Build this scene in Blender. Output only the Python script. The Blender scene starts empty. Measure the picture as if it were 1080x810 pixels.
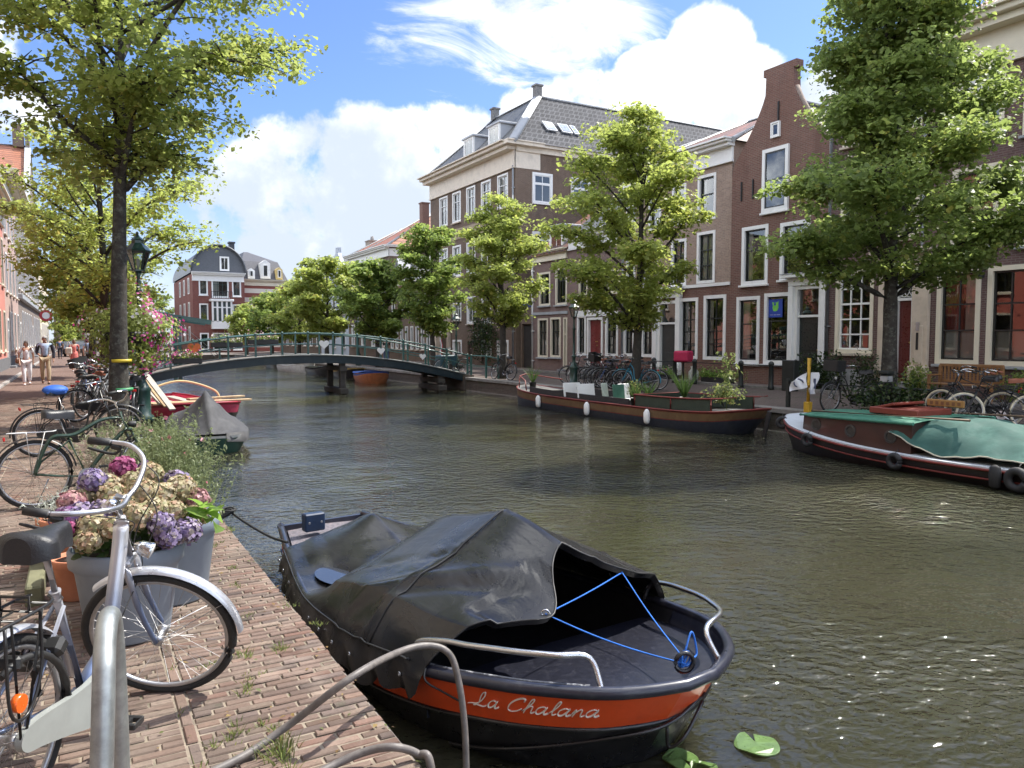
import bpy, bmesh, math, random
import numpy as np
from mathutils import Vector, Matrix, Euler
PI = math.pi
R = math.radians
SC = bpy.context.scene
COL = SC.collection
rng = random.Random(7)

# ---------------------------------------------------------------- camera model (also used to turn measured picture points into places)
CF, PSI, TH, EYE = 811.0, R(29.5), R(3.39), 1.7
_f = Vector((math.sin(PSI)*math.cos(TH), math.cos(PSI)*math.cos(TH), -math.sin(TH)))
_r = Vector((math.cos(PSI), -math.sin(PSI), 0))
_u = _r.cross(_f)
EYEP = Vector((0, 0, EYE))
def ray(px, py): return _f + _r*((px-540)/CF) - _u*((py-405)/CF)
def at_z(px, py, z=0.0):
    d = ray(px, py); return EYEP + d*((z-EYE)/d.z)
def at_x(px, py, x):
    d = ray(px, py); return EYEP + d*(x/d.x)
def at_y(px, py, y):
    d = ray(px, py); return EYEP + d*(y/d.y)

# ---------------------------------------------------------------- node helpers
class NT:
    def __init__(s, tree):
        s.t = tree; s.n = tree.nodes; s.l = tree.links
    def new(s, typ, **kw):
        n = s.n.new(typ)
        for k, v in kw.items():
            if hasattr(n, k): setattr(n, k, v)
        return n
    def put(s, sock, v):
        if v is None: return
        if isinstance(v, bpy.types.NodeSocket): s.l.new(v, sock)
        else:
            try: sock.default_value = v
            except Exception:
                if isinstance(v, (int, float)): sock.default_value = (v, v, v)
                elif len(v) == 3: sock.default_value = (*v, 1)
    def math(s, op, a, b=None, c=None, clamp=False):
        n = s.n.new('ShaderNodeMath'); n.operation = op; n.use_clamp = clamp
        s.put(n.inputs[0], a); s.put(n.inputs[1], b)
        if c is not None: s.put(n.inputs[2], c)
        return n.outputs[0]
    def vmath(s, op, a, b=None):
        n = s.n.new('ShaderNodeVectorMath'); n.operation = op
        s.put(n.inputs[0], a)
        if b is not None: s.put(n.inputs[1], b)
        return n.outputs['Value'] if op in ('DOT_PRODUCT', 'LENGTH', 'DISTANCE') else n.outputs[0]
    def mix(s, fac, a, b, mode='MIX'):
        n = s.n.new('ShaderNodeMix'); n.data_type = 'RGBA'; n.blend_type = mode
        s.put(n.inputs['Factor'], fac); 
        for key, v in (('A', a), ('B', b)):
            sock = [i for i in n.inputs if i.name == key and i.type == 'RGBA'][0]
            if isinstance(v, (tuple, list)) and len(v) == 3: v = (*v, 1)
            s.put(sock, v)
        return [o for o in n.outputs if o.type == 'RGBA'][0]
    def noise(s, vec, scale, detail=4, rough=.55, dist=0.0):
        n = s.n.new('ShaderNodeTexNoise'); s.put(n.inputs['Vector'], vec)
        n.inputs['Scale'].default_value = scale; n.inputs['Detail'].default_value = detail
        n.inputs['Roughness'].default_value = rough; n.inputs['Distortion'].default_value = dist
        return n.outputs['Fac']
    def ramp(s, fac, lo, hi, a=0.0, b=1.0):
        n = s.n.new('ShaderNodeMapRange'); n.interpolation_type = 'SMOOTHSTEP'
        s.put(n.inputs[0], fac); n.inputs[1].default_value = lo; n.inputs[2].default_value = hi
        n.inputs[3].default_value = a; n.inputs[4].default_value = b
        return n.outputs[0]
    def xyz(s, vec):
        n = s.n.new('ShaderNodeSeparateXYZ'); s.put(n.inputs[0], vec); return n.outputs
    def comb(s, x, y, z=0.0):
        n = s.n.new('ShaderNodeCombineXYZ')
        for i, v in enumerate((x, y, z)): s.put(n.inputs[i], v)
        return n.outputs[0]
    def bump(s, h, strength=.5, dist=.02):
        n = s.n.new('ShaderNodeBump'); s.put(n.inputs['Height'], h)
        n.inputs['Strength'].default_value = strength; n.inputs['Distance'].default_value = dist
        return n.outputs[0]
    def coord(s, which='Object'):
        return s.n.new('ShaderNodeTexCoord').outputs[which]

def new_mat(name):
    m = bpy.data.materials.new(name); m.use_nodes = True
    t = NT(m.node_tree); b = m.node_tree.nodes['Principled BSDF']
    return m, t, b

MATS = {}
def M(name, col=(.5, .5, .5), rough=.6, metal=0.0, var=.18, vscale=6.0, bump=0.0, bscale=40.0, spec=.5, coat=0.0, dirt=None, dscale=2.0, damt=.5):
    """plain surface with a little large scale colour variation, optional dirt patches and fine relief"""
    if name in MATS: return MATS[name]
    m, t, b = new_mat(name)
    co = t.coord()
    n1 = t.noise(co, vscale, 5, .6)
    c = t.mix(t.ramp(n1, .25, .75), tuple(max(0, x*(1-var)) for x in col), tuple(min(1, x*(1+var)) for x in col))
    rr = t.math('MULTIPLY_ADD', t.noise(co, vscale*3.1, 3), .25, rough-.12)
    if dirt is not None:
        k = t.ramp(t.noise(co, dscale, 8, .68), .48, .7, 0, damt)
        c = t.mix(k, c, dirt)
    t.put(b.inputs['Base Color'], c); t.put(b.inputs['Roughness'], rr)
    b.inputs['Metallic'].default_value = metal
    b.inputs['Specular IOR Level'].default_value = spec
    b.inputs['Coat Weight'].default_value = coat
    if bump > 0:
        t.put(b.inputs['Normal'], t.bump(t.noise(co, bscale, 4, .6), bump, .01))
    MATS[name] = m
    return m

def brick_mat(name, c1, c2, mortar, bw=.21, rh=.062, ms=.011, patch=None, flat=False, rough=.85, patchscale=.8):
    if name in MATS: return MATS[name]
    m, t, b = new_mat(name)
    co = t.coord('Object'); x, y, z = t.xyz(co)
    v = t.comb(x, y, 0) if flat else t.comb(t.math('ADD', x, y), z, 0)
    br = t.new('ShaderNodeTexBrick'); t.put(br.inputs['Vector'], v)
    br.inputs['Scale'].default_value = 1; br.inputs['Brick Width'].default_value = bw
    br.inputs['Row Height'].default_value = rh; br.inputs['Mortar Size'].default_value = ms
    br.inputs['Mortar Smooth'].default_value = .3; br.inputs['Bias'].default_value = 0
    br.inputs['Color1'].default_value = (*c1, 1); br.inputs['Color2'].default_value = (*c2, 1); br.inputs['Mortar'].default_value = (*mortar, 1)
    n1 = t.noise(co, .55, 6, .62); n2 = t.noise(co, 7.0, 4, .6); n3 = t.noise(t.comb(t.math('ADD', x, y), t.math('MULTIPLY', z, .18), 0), 2.2, 5, .65)
    cell = t.comb(t.math('FLOOR', t.math('DIVIDE', t.xyz(v)[0], bw*1.0)), t.math('FLOOR', t.math('DIVIDE', t.xyz(v)[1], rh)), 0)
    wn = t.new('ShaderNodeTexWhiteNoise'); wn.noise_dimensions = '3D'; t.put(wn.inputs['Vector'], cell)
    c = t.mix(t.ramp(wn.outputs['Value'], .1, .95, 0, .75), tuple(.62*q for q in c1), br.outputs['Color'])
    c = t.mix(t.ramp(br.outputs['Fac'], .2, .8), c, mortar)
    c = t.mix(t.ramp(n1, .3, .72, 0, .5), c, tuple(.58*q for q in c1))
    c = t.mix(t.ramp(t.noise(co, 16.0, 3, .7), .45, .75, 0, .5), c, tuple(min(1, 1.6*q+.01) for q in c2))
    c = t.mix(t.ramp(n2, .35, .75, 0, .3), c, tuple(min(1, 1.35*q+.01) for q in c2))
    c = t.mix(t.ramp(n3, .5, .75, 0, .4), c, tuple(.5*q for q in c2))
    if patch is not None:
        c = t.mix(t.ramp(t.noise(co, patchscale, 7, .7), .52, .68, 0, .6), c, patch)
    t.put(b.inputs['Base Color'], c); b.inputs['Roughness'].default_value = rough
    b.inputs['Specular IOR Level'].default_value = .25
    h = t.math('MULTIPLY_ADD', n2, .35, t.math('SUBTRACT', 1.0, br.outputs['Fac']))
    t.put(b.inputs['Normal'], t.bump(h, .55, .008))
    MATS[name] = m
    return m

def tile_mat(name, c1, c2, dark, w=.24, h=.33, axis='x'):
    """pantile roof: rounded columns with stepped courses; local x runs along the eaves, slope length measured from y and z"""
    if name in MATS: return MATS[name]
    m, t, b = new_mat(name)
    co = t.coord('Object'); x, y, z = t.xyz(co)
    u = x if axis == 'x' else y
    s = t.math('MULTIPLY', z, 1.35)
    colu = t.math('SINE', t.math('MULTIPLY', u, 2*PI/w))
    row = t.math('FRACT', t.math('DIVIDE', s, h))
    cell = t.comb(t.math('FLOOR', t.math('DIVIDE', u, w)), t.math('FLOOR', t.math('DIVIDE', s, h)), 0)
    wn = t.new('ShaderNodeTexWhiteNoise'); wn.noise_dimensions = '3D'; t.put(wn.inputs['Vector'], cell)
    c = t.mix(wn.outputs['Value'], c1, c2)
    c = t.mix(t.ramp(t.noise(co, 1.2, 6, .65), .42, .7, 0, .55), c, dark)
    gap = t.math('MAXIMUM', t.ramp(row, .0, .14, 1, 0), t.ramp(colu, -.55, -.98, 0, 1))
    c = t.mix(t.math('MULTIPLY', gap, .55), c, tuple(q*.35 for q in dark))
    t.put(b.inputs['Base Color'], c); b.inputs['Roughness'].default_value = .55
    hh = t.math('ADD', t.math('MULTIPLY', colu, .5), t.math('MULTIPLY', row, -.6))
    t.put(b.inputs['Normal'], t.bump(hh, .9, .045))
    MATS[name] = m
    return m

def leaf_mat(name, dark, light, yellow=(.22, .2, .03), trans=.52, rough=.45):
    if name in MATS: return MATS[name]
    m, t, b = new_mat(name)
    a = t.new('ShaderNodeAttribute'); a.attribute_name = 'tint'
    r, g, _b = t.xyz(a.outputs['Vector'])
    c = t.mix(r, dark, light)
    c = t.mix(t.ramp(g, .8, 1.0), c, yellow)
    t.put(b.inputs['Base Color'], c); b.inputs['Roughness'].default_value = rough
    b.inputs['Specular IOR Level'].default_value = .35
    tr = t.new('ShaderNodeBsdfTranslucent'); t.put(tr.inputs['Color'], t.mix(.5, c, tuple(min(1, q*2.4) for q in light)))
    mx = t.new('ShaderNodeMixShader'); mx.inputs[0].default_value = trans
    t.l.new(b.outputs[0], mx.inputs[1]); t.l.new(tr.outputs[0], mx.inputs[2])
    t.l.new(mx.outputs[0], t.n['Material Output'].inputs['Surface'])
    MATS[name] = m
    return m

def petal_mat(name):
    """petals and heads: colour carried per petal in the 'tint' attribute (their own colour)"""
    if name in MATS: return MATS[name]
    m, t, b = new_mat(name)
    a = t.new('ShaderNodeAttribute'); a.attribute_name = 'tint'
    t.put(b.inputs['Base Color'], a.outputs['Color']); b.inputs['Roughness'].default_value = .6
    tr = t.new('ShaderNodeBsdfTranslucent'); t.put(tr.inputs['Color'], a.outputs['Color'])
    mx = t.new('ShaderNodeMixShader'); mx.inputs[0].default_value = .3
    t.l.new(b.outputs[0], mx.inputs[1]); t.l.new(tr.outputs[0], mx.inputs[2])
    t.l.new(mx.outputs[0], t.n['Material Output'].inputs['Surface'])
    MATS[name] = m
    return m

# ---------------------------------------------------------------- mesh builder
def basis(d, up=Vector((0, 0, 1))):
    d = d.normalized()
    if abs(d.dot(up)) > .98: up = Vector((1, 0, 0))
    a = d.cross(up).normalized(); b = a.cross(d).normalized()
    return a, b

class MB:
    def __init__(s):
        s.v = []; s.f = []; s.m = []; s.s = []
    def face(s, idx, mi=0, smooth=False):
        s.f.append(tuple(idx)); s.m.append(mi); s.s.append(smooth)
    def poly(s, pts, mi=0, smooth=False):
        k = len(s.v); s.v += [tuple(p) for p in pts]; s.face(range(k, k+len(pts)), mi, smooth); return s
    def hexa(s, p, mi=0):
        """p: 8 points, bottom ring of four then top ring of four"""
        k = len(s.v); s.v += [tuple(q) for q in p]
        for f in ((3, 2, 1, 0), (4, 5, 6, 7), (0, 1, 5, 4), (1, 2, 6, 5), (2, 3, 7, 6), (3, 0, 4, 7)):
            s.face([k+i for i in f], mi)
        return s
    def box(s, c, size, mi=0, rz=0.0, bev=0.0, rot=None):
        hx, hy, hz = size[0]/2, size[1]/2, size[2]/2
        mt = rot if rot is not None else Matrix.Rotation(rz, 3, 'Z')
        c = Vector(c)
        if bev <= 0:
            pts = [Vector((sx*hx, sy*hy, sz*hz)) for sz in (-1, 1) for sx, sy in ((-1, -1), (1, -1), (1, 1), (-1, 1))]
            return s.hexa([c + mt @ p for p in pts], mi)
        b = min(bev, hx*.9, hy*.9, hz*.9)
        k = len(s.v); idx = {}
        for sx in (-1, 1):
            for sy in (-1, 1):
                for sz in (-1, 1):
                    for ax in range(3):
                        q = [sx*(hx-b), sy*(hy-b), sz*(hz-b)]
                        q[ax] = (sx*hx, sy*hy, sz*hz)[ax]
                        idx[(sx, sy, sz, ax)] = len(s.v)
                        s.v.append(tuple(c + mt @ Vector(q)))
        def quad(a): s.face(a, mi)
        for sg in (-1, 1):
            for ax in range(3):
                o = [(-1, -1), (1, -1), (1, 1), (-1, 1)]
                if sg < 0: o = o[::-1]
                if ax == 1: o = o[::-1]
                r = []
                for a2, b2 in o:
                    t3 = [0, 0, 0]; t3[ax] = sg
                    oth = [i for i in range(3) if i != ax]
                    t3[oth[0]] = a2; t3[oth[1]] = b2
                    r.append(idx[(*t3, ax)])
                quad(r)
        for a in range(3):
            b_, c_ = [i for i in range(3) if i != a]
            for s1 in (-1, 1):
                for s2 in (-1, 1):
                    def id_(sa, ax):
                        t3 = [0, 0, 0]; t3[a] = sa; t3[b_] = s1; t3[c_] = s2
                        return idx[(*t3, ax)]
                    quad([id_(-1, b_), id_(1, b_), id_(1, c_), id_(-1, c_)])
        for sx in (-1, 1):
            for sy in (-1, 1):
                for sz in (-1, 1):
                    quad([idx[(sx, sy, sz, 0)], idx[(sx, sy, sz, 1)], idx[(sx, sy, sz, 2)]])
        return s
    def bar(s, p0, p1, w, h, mi=0, up=Vector((0, 0, 1))):
        p0, p1 = Vector(p0), Vector(p1); a, b = basis(p1-p0, up)
        a = a*(w/2); b = b*(h/2)
        return s.hexa([p0-a-b, p0+a-b, p0+a+b, p0-a+b, p1-a-b, p1+a-b, p1+a+b, p1-a+b], mi)
    def tube(s, pts, r, seg=8, mi=0, closed=False, cap=True, flat=1.0):
        pts = [Vector(p) for p in pts]; n = len(pts)
        rs = r if isinstance(r, (list, tuple)) else [r]*n
        k = len(s.v); prev = None
        for i, p in enumerate(pts):
            if closed: d = pts[(i+1) % n]-pts[i-1]
            else: d = pts[min(i+1, n-1)]-pts[max(i-1, 0)]
            if d.length < 1e-9: d = Vector((0, 0, 1))
            d.normalize()
            if prev is None: a, b = basis(d)
            else:
                a = prev - d*prev.dot(d)
                if a.length < 1e-6: a, _ = basis(d)
                a.normalize(); b = d.cross(a)
            prev = a
            for j in range(seg):
                an = 2*PI*j/seg
                s.v.append(tuple(p + (a*math.cos(an) + b*(math.sin(an)*flat))*rs[i]))
        m = n if closed else n-1
        for i in range(m):
            i2 = (i+1) % n
            for j in range(seg):
                j2 = (j+1) % seg
                s.face((k+i*seg+j, k+i*seg+j2, k+i2*seg+j2, k+i2*seg+j), mi, True)
        if cap and not closed:
            s.face([k+j for j in range(seg)][::-1], mi); s.face([k+(n-1)*seg+j for j in range(seg)], mi)
        return s
    def lathe(s, prof, c=(0, 0, 0), seg=16, mi=0, smooth=True, axis=None, sx=1.0, sy=1.0):
        """prof: (radius, height) pairs along axis (default z)"""
        c = Vector(c); ax = Vector(axis).normalized() if axis is not None else Vector((0, 0, 1))
        a, b = (Vector((1, 0, 0)), Vector((0, 1, 0))) if axis is None else basis(ax)
        k = len(s.v); n = len(prof)
        for (r, h) in prof:
            for j in range(seg):
                an = 2*PI*j/seg
                s.v.append(tuple(c + ax*h + a*(r*sx*math.cos(an)) + b*(r*sy*math.sin(an))))
        for i in range(n-1):
            for j in range(seg):
                j2 = (j+1) % seg
                s.face((k+i*seg+j, k+i*seg+j2, k+(i+1)*seg+j2, k+(i+1)*seg+j), mi, smooth)
        if prof[0][0] > 1e-4: s.face([k+j for j in range(seg)][::-1], mi)
        if prof[-1][0] > 1e-4: s.face([k+(n-1)*seg+j for j in range(seg)], mi)
        return s
    def prism(s, poly, vec, mi=0):
        """poly: planar loop of 3D points, extruded by vec"""
        vec = Vector(vec); k = len(s.v); n = len(poly)
        s.v += [tuple(Vector(p)) for p in poly] + [tuple(Vector(p)+vec) for p in poly]
        s.face([k+i for i in range(n)][::-1], mi); s.face([k+n+i for i in range(n)], mi)
        for i in range(n):
            j = (i+1) % n; s.face((k+i, k+j, k+n+j, k+n+i), mi)
        return s
    def grid(s, rows, mi=0, smooth=True, mfun=None, flip=False):
        k = len(s.v); n = len(rows); m = len(rows[0])
        for r in rows: s.v += [tuple(p) for p in r]
        for i in range(n-1):
            for j in range(m-1):
                q = (k+i*m+j, k+i*m+j+1, k+(i+1)*m+j+1, k+(i+1)*m+j)
                s.face(q[::-1] if flip else q, mfun(i, j) if mfun else mi, smooth)
        return s
    def sphere(s, c, r, seg=12, rings=8, mi=0, sc=(1, 1, 1)):
        prof = [(math.sin(PI*i/rings), -math.cos(PI*i/rings)) for i in range(rings+1)]
        c = Vector(c); k = len(s.v)
        for (q, h) in prof:
            for j in range(seg):
                an = 2*PI*j/seg
                s.v.append((c.x+r*sc[0]*q*math.cos(an), c.y+r*sc[1]*q*math.sin(an), c.z+r*sc[2]*h))
        for i in range(rings):
            for j in range(seg):
                j2 = (j+1) % seg
                s.face((k+i*seg+j, k+i*seg+j2, k+(i+1)*seg+j2, k+(i+1)*seg+j), mi, True)
        return s
    def build(s, name, mats, parent=None, origin=None, fix=False, weld=False):
        me = bpy.data.meshes.new(name)
        o_ = Vector(origin) if origin is not None else Vector((0, 0, 0))
        me.from_pydata([(x-o_.x, y-o_.y, z-o_.z) for x, y, z in s.v], [], s.f)
        if not isinstance(mats, (list, tuple)): mats = [mats]
        for m in mats: me.materials.append(m)
        me.polygons.foreach_set('material_index', s.m)
        me.polygons.foreach_set('use_smooth', s.s)
        if fix or weld:
            bm = bmesh.new(); bm.from_mesh(me)
            if weld: bmesh.ops.remove_doubles(bm, verts=bm.verts, dist=1e-4)
            if fix: bmesh.ops.recalc_face_normals(bm, faces=bm.faces)
            bm.to_mesh(me); bm.free()
        me.update()
        ob = bpy.data.objects.new(name, me); COL.objects.link(ob)
        if parent is not None: ob.parent = parent
        elif origin is not None: ob.location = origin
        return ob

def tag(o, label=None, cat=None, group=None, kind=None):
    if label: o['label'] = label
    if cat: o['category'] = cat
    if group: o['group'] = group
    if kind: o['kind'] = kind
    return o
def empty(name, loc=(0, 0, 0), rz=0.0, rot=None):
    o = bpy.data.objects.new(name, None); COL.objects.link(o)
    o.location = loc; o.empty_display_size = .1
    o.rotation_euler = rot if rot is not None else (0, 0, rz)
    return o
def thing(name, label, cat, loc=(0, 0, 0), rz=0.0, group=None, rot=None):
    return tag(empty(name, loc, rz, rot), label, cat, group)
KIDS = {}
def copy_tree(o, parent=None, over=None):
    c = o.copy(); COL.objects.link(c)
    if parent is not None: c.parent = parent
    if over and o.type == 'MESH':
        for i, sl in enumerate(c.material_slots):
            mn = sl.material.name if sl.material else ''
            if mn in over: sl.link = 'OBJECT'; sl.material = over[mn]
    for ch in list(o.children):
        copy_tree(ch, c, over)
    return c

def catmull(pts, n=6, closed=False):
    pts = [Vector(p) for p in pts]; out = []; m = len(pts)
    for i in range(m if closed else m-1):
        p0 = pts[i-1] if (i > 0 or closed) else pts[0]*2-pts[1]
        p1 = pts[i]; p2 = pts[(i+1) % m]
        p3 = pts[(i+2) % m] if (i+2 < m or closed) else p2*2-p1
        for k in range(n):
            t = k/n
            out.append(.5*((2*p1)+(p2-p0)*t+(2*p0-5*p1+4*p2-p3)*t*t+(3*p1-p0-3*p2+p3)*t*t*t))
    if not closed: out.append(pts[-1])
    return out

def leaf_cloud(name, C, N, S, tint, mat, parent=None, aspect=.62, fold=.25, droop=0.0, seed=1, fine=False):
    """many small folded leaf faces. C centres (n,3), N rough normals (n,3), S sizes (n,), tint (n,3)"""
    r = np.random.default_rng(seed); n = len(C)
    N = N/np.maximum(np.linalg.norm(N, axis=1, keepdims=True), 1e-6)
    T = r.normal(size=(n, 3)); T[:, 2] -= droop; T -= N*np.sum(T*N, axis=1, keepdims=True)
    T /= np.maximum(np.linalg.norm(T, axis=1, keepdims=True), 1e-6)
    B = np.cross(N, T); S = S[:, None]
    if fine:
        up = N*S*fold; c0 = C-T*S*.5; c1 = C-T*S*.08; c2 = C+T*S*.24-N*S*.03; tp = C+T*S*.5-N*S*.12
        l1 = c1+B*S*aspect*.5+up*.5; r1 = c1-B*S*aspect*.5+up*.5; l2 = c2+B*S*aspect*.36+up*.35; r2 = c2-B*S*aspect*.36+up*.35
        V = np.stack([c0, r1, c1, l1, c1, r1, r2, c2, l1, c1, c2, l2, c2, r2, tp, l2], axis=1)
        return quads_mesh(name, V.reshape(-1, 3), np.repeat(tint, 16, axis=0), mat, parent)
    V = np.empty((n, 4, 3))
    V[:, 0] = C - T*S*.5; V[:, 2] = C + T*S*.5
    V[:, 1] = C + B*S*aspect*.5 + N*S*fold*.5 - T*S*.06; V[:, 3] = C - B*S*aspect*.5 + N*S*fold*.5 - T*S*.06
    return quads_mesh(name, V.reshape(-1, 3), np.repeat(tint, 4, axis=0), mat, parent)

def quads_mesh(name, V, tint, mat, parent=None, smooth=False):
    nq = len(V)//4
    me = bpy.data.meshes.new(name)
    me.vertices.add(nq*4); me.vertices.foreach_set('co', np.ascontiguousarray(V, dtype=np.float32).ravel())
    me.loops.add(nq*4); me.loops.foreach_set('vertex_index', np.arange(nq*4, dtype=np.int32))
    me.polygons.add(nq); me.polygons.foreach_set('loop_start', np.arange(0, nq*4, 4, dtype=np.int32))
    me.polygons.foreach_set('loop_total', np.full(nq, 4, dtype=np.int32))
    me.materials.append(mat)
    a = me.attributes.new('tint', 'FLOAT_COLOR', 'POINT')
    t4 = np.ones((nq*4, 4), dtype=np.float32); t4[:, :3] = tint
    a.data.foreach_set('color', t4.ravel())
    me.update(calc_edges=True); me.validate()
    ob = bpy.data.objects.new(name, me); COL.objects.link(ob)
    if parent is not None: ob.parent = parent
    return ob
# ================================================================ render, camera, light
SC.render.engine = 'CYCLES'
SC.cycles.use_denoising = True
SC.cycles.max_bounces = 7; SC.cycles.diffuse_bounces = 3; SC.cycles.glossy_bounces = 3
SC.cycles.transmission_bounces = 4; SC.cycles.transparent_max_bounces = 10
SC.cycles.sample_clamp_indirect = 6.0
SC.cycles.caustics_reflective = False; SC.cycles.caustics_refractive = False
SC.view_settings.view_transform = 'Standard'; SC.view_settings.look = 'None'
SC.view_settings.gamma = 1.0; SC.view_settings.use_curve_mapping = False
SC.view_settings.exposure = 1.98
cd = bpy.data.cameras.new('camera'); cam = bpy.data.objects.new('camera', cd); COL.objects.link(cam)
cd.sensor_width = 36.0; cd.lens = 36.0*CF/1080.0; cd.clip_start = .05; cd.clip_end = 3000
cam.location = EYEP
cam.rotation_euler = Matrix((_r, _u, -_f)).transposed().to_euler()
SC.camera = cam

SUN_AZ, SUN_EL = R(4), R(54)          # direction towards the sun, measured from +X towards +Y
sd = bpy.data.lights.new('sun', 'SUN'); sun = bpy.data.objects.new('sun', sd); COL.objects.link(sun)
sd.energy = 2.05; sd.angle = R(.53); sd.color = (1, .95, .86)
sv = Vector((math.cos(SUN_EL)*math.cos(SUN_AZ), math.cos(SUN_EL)*math.sin(SUN_AZ), math.sin(SUN_EL)))
sun.rotation_euler = sv.to_track_quat('Z', 'Y').to_euler(); sun.location = (20, 0, 30)

w = bpy.data.worlds.new('World'); SC.world = w; w.use_nodes = True
t = NT(w.node_tree)
bg = w.node_tree.nodes['Background']
sky = t.new('ShaderNodeTexSky'); sky.sky_type = 'NISHITA'; sky.sun_disc = False
sky.sun_elevation = SUN_EL; sky.sun_rotation = PI/2 - SUN_AZ
sky.air_density = 1.0; sky.dust_density = .6; sky.ozone_density = 1.5
D = t.vmath('NORMALIZE', t.coord('Generated'))
dx, dy, dz = t.xyz(D)
k = t.math('DIVIDE', 1.0, t.math('ADD', t.math('MAXIMUM', dz, 0.0), .22))
P = t.comb(t.math('MULTIPLY', dx, k), t.math('MULTIPLY', dy, k), 0)
def blob(px, py, deg, wgt, soft=.55):
    c = ray(px, py).normalized()
    a = t.math('ARCCOSINE', t.math('MINIMUM', t.vmath('DOT_PRODUCT', D, tuple(c)), .99999))
    return t.ramp(a, R(deg), R(deg)*(1-soft), 0, wgt)
# where the heaps of cloud stand in the sky
cum = None
for b_ in ((745, 50, 4.6, 1.0), (690, 90, 5, .95), (790, 105, 5.2, 1.), (850, 105, 4.4, .9), (620, 118, 5, .9), (560, 132, 4.5, .85), (480, 165, 6, .9), (400, 205, 9, 1.),
           (320, 190, 7, .9), (285, 235, 9, .9), (340, 260, 9, .8), (215, 260, 8, .6), (10, 95, 4.5, .8), (20, 20, 5, .8), (60, 225, 6, .55), (960, 90, 5, .8),
           (1250, 90, 12, .8), (-250, 120, 14, .8), (250, -400, 12, .5), (-700, 250, 20, .8), (1700, 200, 18, .8)):
    q = blob(*b_)
    cum = q if cum is None else t.math('MAXIMUM', cum, q)
n_big = t.noise(D, 7.0, 9, .55, .3)
n_fin = t.noise(D, 20.0, 8, .6)
back = t.ramp(dy, .1, -.5)                       # unseen sky behind the camera: extra cloud cover added as fill
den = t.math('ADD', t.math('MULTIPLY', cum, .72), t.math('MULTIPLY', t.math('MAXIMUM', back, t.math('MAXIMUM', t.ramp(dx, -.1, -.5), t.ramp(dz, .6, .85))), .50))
den = t.math('ADD', den, t.math('MULTIPLY', t.math('SUBTRACT', n_big, .5), 1.5))
den = t.math('ADD', den, t.math('MULTIPLY', t.math('SUBTRACT', n_fin, .5), .55))
cmask = t.ramp(den, .46, .66)
# thin streaks high up
ci = None
for b_ in ((545, 20, 9, 1.), (600, 55, 8, .9), (480, 15, 8, .85), (640, 15, 7, .9), (430, 40, 6, .5), (620, -60, 9, .8)):
    q = blob(*b_, soft=.9)
    ci = q if ci is None else t.math('MAXIMUM', ci, q)
sv_ = t.vmath('MULTIPLY', t.vmath('ADD', P, t.comb(t.math('MULTIPLY', dx, .6), 0, 0)), (1.5, 3.4, 1.0))
n_ci = t.noise(sv_, 1.7, 10, .66, 1.1)
cimask = t.ramp(t.math('ADD', t.math('MULTIPLY', ci, .95), t.math('MULTIPLY', t.math('SUBTRACT', n_ci, .5), 2.2)), .42, 1.15)
haze = t.ramp(dz, .26, .0, 0, .7)
allm = t.math('MAXIMUM', t.math('MAXIMUM', cmask, cimask), haze)
shade = t.ramp(t.math('ADD', t.noise(D, 9.0, 7, .6), t.math('MULTIPLY', t.ramp(dz, .34, .12), .30)), .42, .78)
# added fill: unseen sky behind, above and left is boosted to lift shaded fronts
fill_sky = t.math('MAXIMUM', t.ramp(dx, -.08, -.5), t.math('MAXIMUM', t.ramp(dy, .02, -.5), t.ramp(dz, .62, .85)))
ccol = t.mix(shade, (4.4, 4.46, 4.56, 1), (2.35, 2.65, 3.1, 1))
ccol = t.mix(1.0, ccol, t.mix(fill_sky, (1, 1, 1, 1), (3.5, 3.46, 3.34, 1)), 'MULTIPLY')
scol = t.mix(1.0, sky.outputs[0], (.42, .49, .65, 1), 'MULTIPLY')
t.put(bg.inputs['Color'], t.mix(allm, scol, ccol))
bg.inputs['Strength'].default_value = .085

# ================================================================ ground, water, quays
LQ, RQ, WZ, YEND = 1.15, 14.7, -.55, 86.0
gmat = M('ground_mix', (.16, .14, .125), .9, var=.25, vscale=.8)
g = MB()
for x0, x1, y0, y1 in ((-400, LQ, -60, 900), (RQ, 400, -60, 900), (LQ, RQ, YEND, 900)):
    g.poly([(x0, y0, -.012), (x1, y0, -.012), (x1, y1, -.012), (x0, y1, -.012)])
tag(g.build('ground', gmat), kind='structure')

def water_mat():
    m, t, b = new_mat('canal_water')
    co = t.coord('Object')
    x, y, z = t.xyz(co)
    # ripples: small crossing trains broken by patches of wind
    v1 = t.comb(t.math('ADD', t.math('MULTIPLY', x, .9), t.math('MULTIPLY', y, .3)), t.math('MULTIPLY', y, 1.1), 0)
    n1 = t.noise(v1, 7.5, 2, .45, .2)
    n2 = t.noise(v1, 19.0, 2, .5, .1)
    n3 = t.noise(co, .8, 2, .5)
    patch = t.ramp(t.noise(co, .22, 3, .5), .38, .62, .3, 1.35)
    h = t.math('ADD', t.math('MULTIPLY', n1, 1.0), t.math('MULTIPLY', n2, .30))
    h = t.math('MULTIPLY', h, patch)
    h = t.math('ADD', h, t.math('MULTIPLY', n3, 1.6))
    t.put(b.inputs['Normal'], t.bump(h, 1.0, .044))
    c = t.mix(t.ramp(t.noise(co, .35, 4), .3, .7), (.033, .033, .019), (.043, .042, .025))
    t.put(b.inputs['Base Color'], c)
    b.inputs['Subsurface Weight'].default_value = 1.0; b.inputs['Subsurface Radius'].default_value = (1.6, 1.6, 1.2); b.inputs['Subsurface Scale'].default_value = 1.0
    b.inputs['Roughness'].default_value = .03; b.inputs['IOR'].default_value = 1.42
    return m
MATS['canal_water'] = water_mat()
wmb = MB()
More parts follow.
